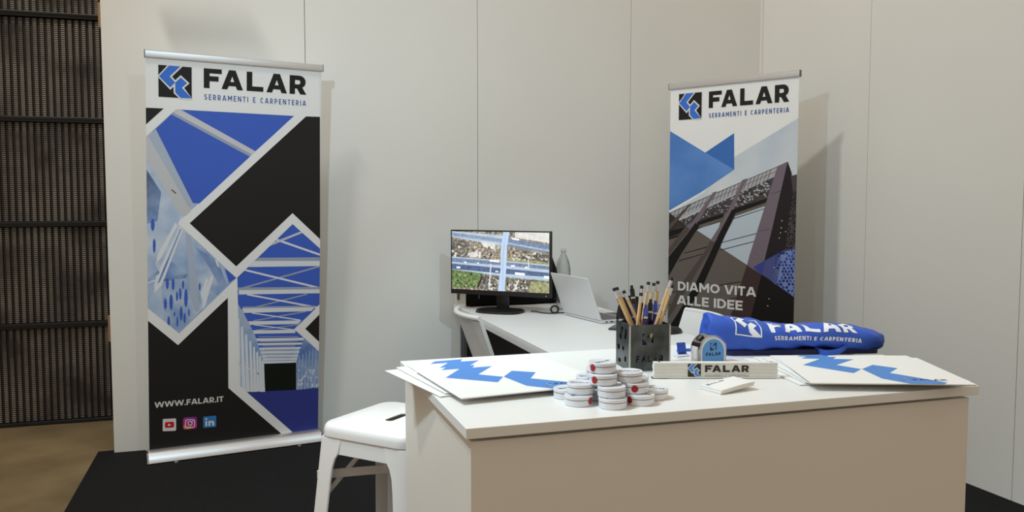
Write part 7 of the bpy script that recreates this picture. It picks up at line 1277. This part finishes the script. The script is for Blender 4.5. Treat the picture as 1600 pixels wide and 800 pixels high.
# stencil pieces of the emblem: the dark corners fall out, the chevrons stay
PIECES = [[(0.0, .70), (.0, 1.0), (.27, 1.0)], [(.72, 1.0), (1.0, 1.0), (1.0, .10), (.74, .33), (.92, .48), (.68, .71), (.40, .66)], [(0.0, .58), (.0, .02), (.58, .02), (.46, .14), (.46, .42), (.35, .26)]]
FR = [[(0, 0), (CW, 0), (CW, CH_), (0, CH_)]]
FR += [put(p, 0.0285, 0.056, 0.025) for p in PIECES]
STEN = {'F': (0, [(0, 0), (.26, 0), (.26, .40), (.6, .40), (.6, .60), (.26, .60), (.26, .8), (.75, .8), (.75, 1), (0, 1)]),
        'A': (0.98, [(0, 0), (.22, 0), (.40, .52), (.58, 0), (.80, 0), (.50, 1), (.30, 1)]),
        'L': (2.05, [(0, 0), (.7, 0), (.7, .22), (.25, .22), (.25, 1), (0, 1)]),
        'a': (2.98, [(0, 0), (.22, 0), (.40, .52), (.58, 0), (.80, 0), (.50, 1), (.30, 1)]),
        'R': (4.05, [(0, 0), (.24, 0), (.24, .34), (.34, .34), (.54, 0), (.80, 0), (.58, .40), (.72, .56), (.72, .84), (.56, 1), (0, 1), (0, .78), (.44, .78), (.50, .70), (.44, .58), (0, .58)])}
for k, (dx, c) in STEN.items():
    FR.append([(0.0145 + (a + dx) * 0.0128, 0.0195 + b * 0.0135) for a, b in c])
geo = fill2d(FR, CT / 2)
def geo3(bm, geo, f):
    nv = [bm.verts.new(f(*v)) for v in geo[0]]
    for q in geo[1]:
        try:
            bm.faces.new([nv[i] for i in q])
        except ValueError:
            pass
    return bm
obj('front_plate', geo3(bmesh.new(), geo, lambda x, y, z: Vector((x, CT / 2 + z, y))), 'steel_raw', cup)
obj('back_plate', nbox((CW / 2, CW - CT / 2, CH_ / 2), (CW, CT, CH_)), 'steel_raw', cup)
SD = [[(CT, 0), (CW - CT, 0), (CW - CT, CH_), (CT, CH_)],
      [(0.018, 0.088), (0.028, 0.088), (0.034, 0.066), (0.024, 0.062)], [(0.042, 0.090), (0.056, 0.090), (0.070, 0.064), (0.052, 0.060)],
      [(0.070, 0.050), (0.082, 0.046), (0.078, 0.034), (0.064, 0.040)], [(0.034, 0.044), (0.044, 0.050), (0.050, 0.042), (0.042, 0.036)],
      [(0.060, 0.018), (0.078, 0.016), (0.072, 0.008), (0.058, 0.010)], [(0.020, 0.026), (0.030, 0.030), (0.036, 0.018), (0.024, 0.014)]]
geo = fill2d(SD, CT / 2)
obj('side_plate', geo3(bmesh.new(), geo, lambda x, y, z: Vector((CT / 2 + z, x, y))), 'steel_raw', cup)
obj('side_plate', geo3(bmesh.new(), geo, lambda x, y, z: Vector((CW - CT / 2 + z, x, y))), 'steel_raw', cup)
obj('bottom_plate', nbox((CW / 2, CW / 2, 0.0012), (CW - 0.004, CW - 0.004, 0.002)), 'steel_raw', cup)
for x, y in ((0.001, 0.001), (CW - 0.001, 0.001)):
    obj('weld_seam', nbox((x, y, CH_ / 2), (0.0036, 0.0036, CH_ - 0.001), bev=0.001), 'steel_weld', cup)

def in_cup(p):
    """keep the foot of a pencil inside the cup"""
    l = Matrix.Rotation(-cy, 3, 'Z') @ (Vector(p) - Vector((1.429, -3.313, 0)))
    l.x = min(max(l.x, 0.010), CW - 0.010)
    l.y = min(max(l.y, 0.010), CW - 0.010)
    q = Matrix.Rotation(cy, 3, 'Z') @ l + Vector((1.429, -3.313, 0))
    return Vector((q.x, q.y, p[2]))

def stick(name, lab, cat, grp, foot, top, pieces):
    """pieces: (part name, from, to (metres from the top), radius, material, sides)"""
    foot, top = in_cup(foot), Vector(top)
    d = top - foot
    Ls = d.length
    root = thing(name, lab, cat, foot, d.to_track_quat('Z', 'Y').to_euler(), grp)
    for pn, a, b, r, m, n in pieces:
        a2 = Ls if a is None else a
        if isinstance(r, tuple):
            bm = cyl(bmesh.new(), (0, 0, Ls - b), (0, 0, Ls - a), r[0], r[1], n)
        else:
            bm = cyl(bmesh.new(), (0, 0, Ls - b), (0, 0, Ls - a), r, r, n)
        obj(pn, bm, m, root, smooth=True)
    return root, Ls

PENCILS = [((1.480, -3.303, 1.008), (1.416, -3.258, 1.175)), ((1.490, -3.290, 1.008), (1.428, -3.246, 1.175)), ((1.504, -3.300, 1.008), (1.442, -3.252, 1.168)),
           ((1.436, -3.312, 1.008), (1.467, -3.289, 1.166)), ((1.466, -3.264, 1.008), (1.493, -3.239, 1.176)), ((1.462, -3.274, 1.008), (1.500, -3.258, 1.186)),
           ((1.475, -3.262, 1.008), (1.519, -3.247, 1.182)), ((1.511, -3.266, 1.008), (1.532, -3.240, 1.185)), ((1.458, -3.316, 1.008), (1.535, -3.300, 1.198)),
           ((1.474, -3.312, 1.008), (1.540, -3.292, 1.181))]
PLAB = {1: 'natural wood pencil between the lettered one and the crossed ones, leaning towards the laptop', 2: 'natural wood pencil leaning towards the laptop, crossed by another pencil in front', 4: 'natural wood pencil with its eraser just above the crossing pencil in the steel cup',
        3: 'natural wood pencil crossing in front of the others in the steel cup', 8: 'longest natural wood pencil, leaning over towards the tape measure', 7: 'natural wood pencil standing almost upright at the back of the steel cup',
        0: 'lettered wood pencil leaning towards the laptop in the steel cup', 9: 'lettered wood pencil leaning towards the tape measure in the steel cup'}
for i, (a, b) in enumerate(PENCILS):
    L_ = (Vector(b) - in_cup(a)).length
    pieces = [('shaft', 0.022, L_ - 0.016, 0.0036, 'pencil', 6), ('sharpened_tip', L_ - 0.016, L_, (0.0006, 0.0036), 'pencil', 8), ('ferrule', 0.007, 0.023, 0.0041, 'ferrule', 12), ('eraser', 0.0, 0.0075, 0.0039, 'eraser', 12)]
    rt, _ = stick('pencil', PLAB.get(i) or 'natural wood pencil with black eraser and silver ferrule in the steel cup', 'pencil', 'pencils in the steel cup', a, b, pieces)
    if i in (0, 9):
        bm = bmesh.new()
        for k in range(8):
            for s in (-1, 0, 1):
                a0 = R(-115) + s * 0.9
                box(bm, (0.0034 * math.cos(a0), 0.0034 * math.sin(a0), L_ - 0.027 - k * 0.0056), (0.0024, 0.0024, 0.0034), rot=(0, 0, a0))
        obj('printed_letters', bm, 'graphite_text', rt)
PENS = [((1.466, -3.290, 1.008), (1.464, -3.254, 1.137), 'v', 'violet ballpoint pen with blue cap behind the crossed pencils'), ((1.462, -3.318, 1.008), (1.478, -3.291, 1.140), 'v', 'violet ballpoint pen with blue cap at the front of the steel cup'),
        ((1.490, -3.268, 1.008), (1.503, -3.264, 1.148), 'k', 'black ballpoint pen with silver bands in the middle of the steel cup'), ((1.500, -3.306, 1.008), (1.517, -3.282, 1.138), 'v', 'violet ballpoint pen leaning in the cup corner by the tape measure'),
        ((1.505, -3.272, 1.008), (1.522, -3.250, 1.142), 'v', 'violet ballpoint pen at the back of the steel cup'), ((1.448, -3.264, 1.008), (1.438, -3.240, 1.130), 'k', 'short black ballpoint pen with silver clip in the cup corner by the laptop'),
        ((1.484, -3.258, 1.008), (1.474, -3.226, 1.176), 'k', 'tall black stylus pen with white ring at the back of the steel cup')]
for a, b, kind, lab in PENS:
    L_ = (Vector(b) - in_cup(a)).length
    mb_ = 'pen_purple' if kind == 'v' else 'pen_black'
    mc_ = 'pen_blue' if kind == 'v' else 'pen_black'
    pieces = [('barrel', 0.030, L_ - 0.014, 0.0052, mb_, 16), ('tip', L_ - 0.014, L_, (0.001, 0.0050), 'ferrule', 12), ('ring', 0.026, 0.030, 0.0055, 'ferrule', 16),
              ('cap', 0.008, 0.026, 0.0052, mc_, 16), ('push_button', 0.0, 0.009, 0.0034, mc_, 12)]
    rt, _ = stick('ballpoint_pen', lab, 'pen', 'pens in the steel cup', a, b, pieces)
    obj('clip', nbox((-0.0030, -0.0052, L_ - 0.030), (0.0028, 0.0014, 0.034), rot=(0, 0, R(-30)), bev=0.0004), 'ferrule' if kind == 'k' else mc_, rt)

# ------------------------------------------------------------------ folding ruler
RL, RD, RT_ = 0.255, 0.016, 0.0033
rl = thing('folding_ruler', 'white folded wooden ruler with company name on its stacked edges', 'ruler', (1.446, -3.393, TOP + 0.0003), (0, 0, R(-17.5)))
random.seed(4)
for k in range(10):
    dx, dy = random.uniform(-0.0007, 0.0007), random.uniform(-0.0002, 0.0002)
    obj('slat', nbox((RL / 2 + dx, RD / 2 + dy, RT_ * (k + 0.5) + 0.0006), (RL, RD, RT_ - 0.0006), bev=0.0004, seg=1), 'ruler', rl)
for x in (0.012, RL - 0.012):
    obj('rivet', cyl(bmesh.new(), (x, RD / 2, RT_ * 10), (x, RD / 2, RT_ * 10 + 0.0009), 0.004), 'ferrule', rl)
obj('spring_hinge', nbox((0.014, RD / 2, 0.0006), (0.034, RD + 0.0006, 0.0011)), 'steel_raw', rl)
bm = bmesh.new()
f = lambda x, y, h=0: Vector((x, -0.0008 - h, y))
put_logo(bm, f, 0.070, 0.0045, 0.0265, 0.00006, (0, 1, 2))
put_word(bm, f, 0.105, 0.0138, 0.090, 0.0142, 0.0001)
obj('printed_name', bm, ['print_black', 'ruler', 'print_blue'], rl)
bm = bmesh.new()
for geo in letters('SERRAMENTI E CARPENTERIA', 0.090, 0.0046, 0.15, 0.86, 0.30, 0.62):
    add_letters(bm, geo, lambda x, y, l: f(0.105 + x, 0.0040 + y, l), 0.00002)
obj('printed_subtitle', bm, 'print_grey', rl)

# ------------------------------------------------------------------ tape measure
tm = thing('tape_measure', 'chrome tape measure with round-topped blue label behind the ruler', 'tape measure', (1.612, -3.288, TOP + 0.0003), (0, 0, R(2)))
TW, TD, TZ = 0.070, 0.036, 0.064
out = [(0.0, 0.0), (TW, 0.0), (TW, 0.012)] + [(TW / 2 + TW / 2 * math.cos(t), TZ - TW * 0.46 + TW * 0.46 * math.sin(t)) for t in [R(5 + 9 * i) for i in range(20)]] + [(0.0, 0.03)]
def prism_y(bm, pts, y0, y1):
    a = [bm.verts.new((x, y0, z)) for x, z in pts]; b = [bm.verts.new((x, y1, z)) for x, z in pts]
    n = len(pts)
    bm.faces.new(a); bm.faces.new(b[::-1])
    for i in range(n):
        j = (i + 1) % n
        bm.faces.new((a[i], b[i], b[j], a[j]))
    return bm
bm = prism_y(bmesh.new(), out, 0.0, TD)
bmesh.ops.bevel(bm, geom=[e for e in bm.edges if abs(e.verts[0].co.y - e.verts[1].co.y) < 1e-6], offset=0.0035, segments=3, affect='EDGES')
obj('case', bm, 'chrome', tm, smooth=True)
ins = [((x - TW / 2) * 0.80 + TW / 2, (z - 0.002) * 0.86 + 0.002) for x, z in out]
ins2 = [((x - TW / 2) * 0.90 + TW / 2, (z - 0.001) * 0.93 + 0.001) for x, z in out]
obj('label_rim', prism_y(bmesh.new(), ins2, -0.0008, 0.004), 'tape_white', tm)
obj('label_plate', prism_y(bmesh.new(), ins, -0.0014, 0.004), 'tape_blue', tm)
bm = bmesh.new()
f = lambda x, y, h=0: Vector((x, -0.0016 - h, y))
put_logo(bm, f, TW / 2 - 0.0085, 0.030, 0.017, 0.00006, (0, 2, 1))
put_word(bm, f, TW / 2 - 0.019, 0.018, 0.038, 0.0075, 0.0)
obj('printed_name', bm, ['print_black', 'print_blue', 'tape_blue'], tm)
obj('side_plate', nbox((-0.0006, TD / 2, 0.020), (0.0014, TD * 0.72, 0.036), bev=0.0004), 'tape_white', tm)
obj('lock_button', nbox((0.012, TD / 2, 0.056), (0.016, 0.016, 0.010), rot=(0, R(-40), 0), bev=0.003), 'black_plastic', tm)
obj('hook', nbox((-0.0035, TD / 2, 0.005), (0.002, 0.018, 0.010)), 'ferrule', tm)

# ------------------------------------------------------------------ business cards
def card_mesh():
    bm = bmesh.new()
    L_, W_, t = 0.088, 0.056, 0.00042
    g = {}
    n = 10
    for i in range(n + 1):
        u = i / n
        z = 0.0075 * u ** 1.6 + 0.0022 * math.sin(PI * u)
        for j, y in enumerate((0.0, W_)):
            for k, dz in enumerate((0.0, t)):
                g[i, j, k] = bm.verts.new((u * L_ * 0.99, y, z + dz))
    for i in range(n):
        bm.faces.new((g[i, 0, 1], g[i + 1, 0, 1], g[i + 1, 1, 1], g[i, 1, 1]))
        bm.faces.new((g[i, 0, 0], g[i, 1, 0], g[i + 1, 1, 0], g[i + 1, 0, 0]))
        for j in (0, 1):
            bm.faces.new((g[i, j, 0], g[i + 1, j, 0], g[i + 1, j, 1], g[i, j, 1]))
    for i in (0, n):
        bm.faces.new((g[i, 0, 0], g[i, 1, 0], g[i, 1, 1], g[i, 0, 1]))
    return bm
card0 = None
random.seed(8)
NC = 18
for k in range(NC):
    if card0 is None:
        card0 = obj('business_card', card_mesh(), 'paper')
        o = card0
    else:
        o = card0.copy()
        link(o)
    o.location = (1.500 + random.uniform(-0.0006, 0.0006) + (0.0016 if k > 8 else 0), -3.562 + random.uniform(-0.0005, 0.0005), TOP + 0.0003 + k * 0.00046)
    o.rotation_euler = (0, 0, R(13.5 + random.uniform(-0.4, 0.4)))
    tag(o, 'curling white business card in the small stack in front of the ruler', 'business card', 'business cards before the ruler')
    if k == NC - 1:
        tag(o, 'top business card with printed name on the curling stack in front of the ruler', 'business card', 'business cards before the ruler')
        bm = bmesh.new()
        f = lambda x, y, h=0: Vector((x, y, 0.0075 * (x / 0.087) ** 1.6 + 0.0022 * math.sin(PI * x / 0.087) + 0.00050 + h))
        put_logo(bm, f, 0.006, 0.042, 0.009, 0.00004, (0, 1, 2))
        put_word(bm, f, 0.018, 0.043, 0.032, 0.006)
        obj('printed_name', bm, ['print_black', 'paper', 'print_blue'], o)

# ------------------------------------------------------------------ rolled blue tote bag
BL, BROT = 0.428, R(-12.5)
bag = thing('tote_bag', 'rolled blue polyester tote bag with white company print', 'bag', (1.702, -3.160, TOP + 0.0004), (0, 0, BROT))
def bag_point(u, th, lift=0.0):
    """u along the roll 0..1, th angle: 0 = front, pi/2 = top"""
    T_ = ((0, .098), (.12, .090), (.25, .080), (.36, .070), (.45, .063), (.55, .064), (.66, .070), (.76, .068), (.86, .062), (.93, .056), (1.0, .046))
    for (u0, h0), (u1, h1) in zip(T_[:-1], T_[1:]):
        if u <= u1 + 1e-9:
            q = (u - u0) / (u1 - u0)
            q = q * q * (3 - 2 * q)
            H_ = h0 + (h1 - h0) * q
            break
    D_ = 0.060 - 0.026 * math.exp(-u / 0.07) - 0.020 * max(0, (u - 0.88) / 0.12) ** 2
    lo_ = 0.001 + 0.009 * math.exp(-((u - 0.50) / 0.12) ** 2) + 0.006 * max(0, (u - 0.9) / 0.1)
    zc = (H_ + lo_) / 2
    b = (H_ - lo_) / 2
    c = math.copysign(abs(math.cos(th)) ** 0.72, math.cos(th))
    s = math.copysign(abs(math.sin(th)) ** 0.80, math.sin(th))
    low = max(0.0, -math.sin(th + 0.5))
    w = 0.0030 * math.sin(9 * u + 2.2 * th) + 0.0022 * math.sin(23 * u - 3 * th + 1.0) * (0.3 + low) + 0.0050 * low * math.sin(15 * u + 0.7) + 0.0022 * low * math.sin(34 * u + 2 * th)
    w += 0.0016 * math.sin(41 * u + 5 * th)
    e = lift + w
    front = 0.010 * max(0, -math.sin(th))            # lower front tucks under
    return Vector((u * BL, -(D_ + e) * c + front - 0.008 * (s > 0) * s, max(0.0008, zc + (b + e) * s)))
bm = bmesh.new()
nu, nt_ = 90, 48
rows = [[bm.verts.new(bag_point(i / nu, 2 * PI * j / nt_)) for j in range(nt_)] for i in range(nu + 1)]
for a, b in zip(rows[:-1], rows[1:]):
    for j in range(nt_):
        k = (j + 1) % nt_
        bm.faces.new((a[j], a[k], b[k], b[j]))
# open end with folded layers: rings stepping inwards
prev = rows[0]
c0 = sum((v.co for v in prev), Vector()) / nt_
for q, (sc, dx) in enumerate(((0.93, -0.004), (0.86, 0.002), (0.78, -0.003), (0.68, 0.006), (0.55, -0.001), (0.40, 0.008), (0.15, 0.010))):
    ring_ = []
    for j in range(nt_):
        p = c0 + (rows[0][j].co - c0) * sc
        ring_.append(bm.verts.new((p.x + dx + 0.002 * math.sin(3 * j * 2 * PI / nt_ + q), p.y, p.z)))
    for j in range(nt_):
        k = (j + 1) % nt_
        bm.faces.new((prev[j], ring_[j], ring_[k], prev[k]))
    prev = ring_
bm.faces.new(prev)
c1 = sum((v.co for v in rows[-1]), Vector()) / nt_
tip = bm.verts.new(c1 + Vector((0.008, 0, 0)))
for j in range(nt_):
    bm.faces.new((rows[-1][j], rows[-1][(j + 1) % nt_], tip))
obj('cloth', bm, 'bag', bag, smooth='all')
# lower folds under the roll, coloured dark navy for the shadow of its overhang
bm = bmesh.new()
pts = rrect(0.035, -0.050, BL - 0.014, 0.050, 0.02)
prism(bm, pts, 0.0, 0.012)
obj('lower_fold', bm, 'bag_shade', bag)
# arc length table for the print, measured upwards from the front middle
def th_of(u, s):
    th, acc = 0.0, 0.0
    p = bag_point(u, 0.0)
    step = 0.02 if s >= 0 else -0.02
    for _ in range(200):
        q = bag_point(u, th + step)
        d = (q - p).length
        if acc + d >= abs(s):
            return th + step * (abs(s) - acc) / max(d, 1e-9)
        acc += d
        th += step
        p = q
    return th
def on_bag(bm, geo, place, mi=0, weld=True):
    t = bmesh.new()
    add_geo(t, geo, lambda x, y: Vector((*place(x, y), 0)))
    if weld:
        bmesh.ops.remove_doubles(t, verts=t.verts, dist=1e-6)
    for _ in range(4):
        es = [e for e in t.edges if e.calc_length() > 0.004]
        if not es:
            break
        bmesh.ops.subdivide_edges(t, edges=es, cuts=1)
        bmesh.ops.triangulate(t, faces=[f_ for f_ in t.faces if len(f_.verts) > 3])
    mp = {}
    for v in t.verts:
        u = v.co.x / BL
        mp[v] = bm.verts.new(bag_point(u, th_of(u, v.co.y), 0.0009))
    for f_ in t.faces:
        try:
            nf = bm.faces.new([mp[v] for v in f_.verts])
            nf.material_index = mi
        except ValueError:
            pass
    t.free()
bm = bmesh.new()
SK = -0.035
lx, ly, ls = 0.052, 0.006, 0.064
frame_geo = fill2d([[(0, 0), (1, 0), (1, 1), (0, 1)], [(.045, .045), (.955, .045), (.955, .955), (.045, .955)]])
on_bag(bm, frame_geo, lambda x, y: (lx + x * ls, ly + y * ls + SK * x * ls))
inner_a = [(0.5 + (x - 0.5) * 0.94, 0.5 + (y - 0.5) * 0.94) for x, y in CHEV_A]
on_bag(bm, fill2d([inner_a]), lambda x, y: (lx + x * ls, ly + y * ls + SK * x * ls))
on_bag(bm, fill2d([[(0.5 + (x - 0.5) * 0.94 + .02, 0.5 + (y - 0.5) * 0.94 - .02) for x, y in CHEV_B]]), lambda x, y: (lx + x * ls, ly + y * ls + SK * x * ls))
obj('printed_emblem', bm, 'bag_print', bag)
bm = bmesh.new()
on_bag(bm, WORD_GEO, lambda x, y: (0.140 + x / 5.31 * 0.208, 0.020 + y * 0.041))
obj('printed_name', bm, 'bag_print', bag)
bm = bmesh.new()
for geo in letters('SERRAMENTI E CARPENTERIA', 0.212, 0.0098, 0.20, 0.9, 0.16, 0.40):
    on_bag(bm, geo, lambda x, y: (0.146 + x, 0.001 + y - 0.02 * x), 0, False)
obj('printed_subtitle', bm, 'bag_print', bag)
# carrying strap: a ribbon leaving the open end, another loop beneath the front
def ribbon(path, wd, wdir):
    bm = bmesh.new()
    P_ = sweep_smooth(path, 8)
    w = Vector(wdir).normalized() * wd / 2
    t_ = 0.0008
    ring_ = []
    for i, p in enumerate(P_):
        tg = (P_[min(i + 1, len(P_) - 1)] - P_[max(i - 1, 0)]).normalized()
        nn = tg.cross(w).normalized() * t_
        ring_.append([bm.verts.new(p + w + nn), bm.verts.new(p - w + nn), bm.verts.new(p - w - nn), bm.verts.new(p + w - nn)])
    for a, b in zip(ring_[:-1], ring_[1:]):
        for k in range(4):
            j = (k + 1) % 4
            bm.faces.new((a[k], a[j], b[j], b[k]))
    bm.faces.new(ring_[0][::-1]); bm.faces.new(ring_[-1])
    return bm
obj('strap_join', ribbon([(0.012, 0.02, 0.010), (-0.015, 0.026, 0.004), (-0.045, 0.030, 0.0025)], 0.020, (0, 1, 0)), 'bag', bag, smooth=True)
obj('strap', ribbon([(-0.052, 0.030, 0.002), (-0.058, 0.000, 0.002), (-0.063, -0.020, 0.004), (-0.066, -0.027, 0.014), (-0.069, -0.029, 0.030)], 0.022, (1, 0.15, 0)), 'bag', bag, smooth=True)
obj('strap_loop', ribbon([(0.255, -0.040, 0.010), (0.270, -0.062, 0.006), (0.300, -0.068, 0.010), (0.325, -0.056, 0.018)], 0.014, (0, -0.3, 1)), 'bag', bag, smooth=True)
obj('strap_backing', nbox((-0.072, -0.042, 0.0012), (0.036, 0.020, 0.0016), rot=(0, 0, 0.4)), 'tape_white', bag)
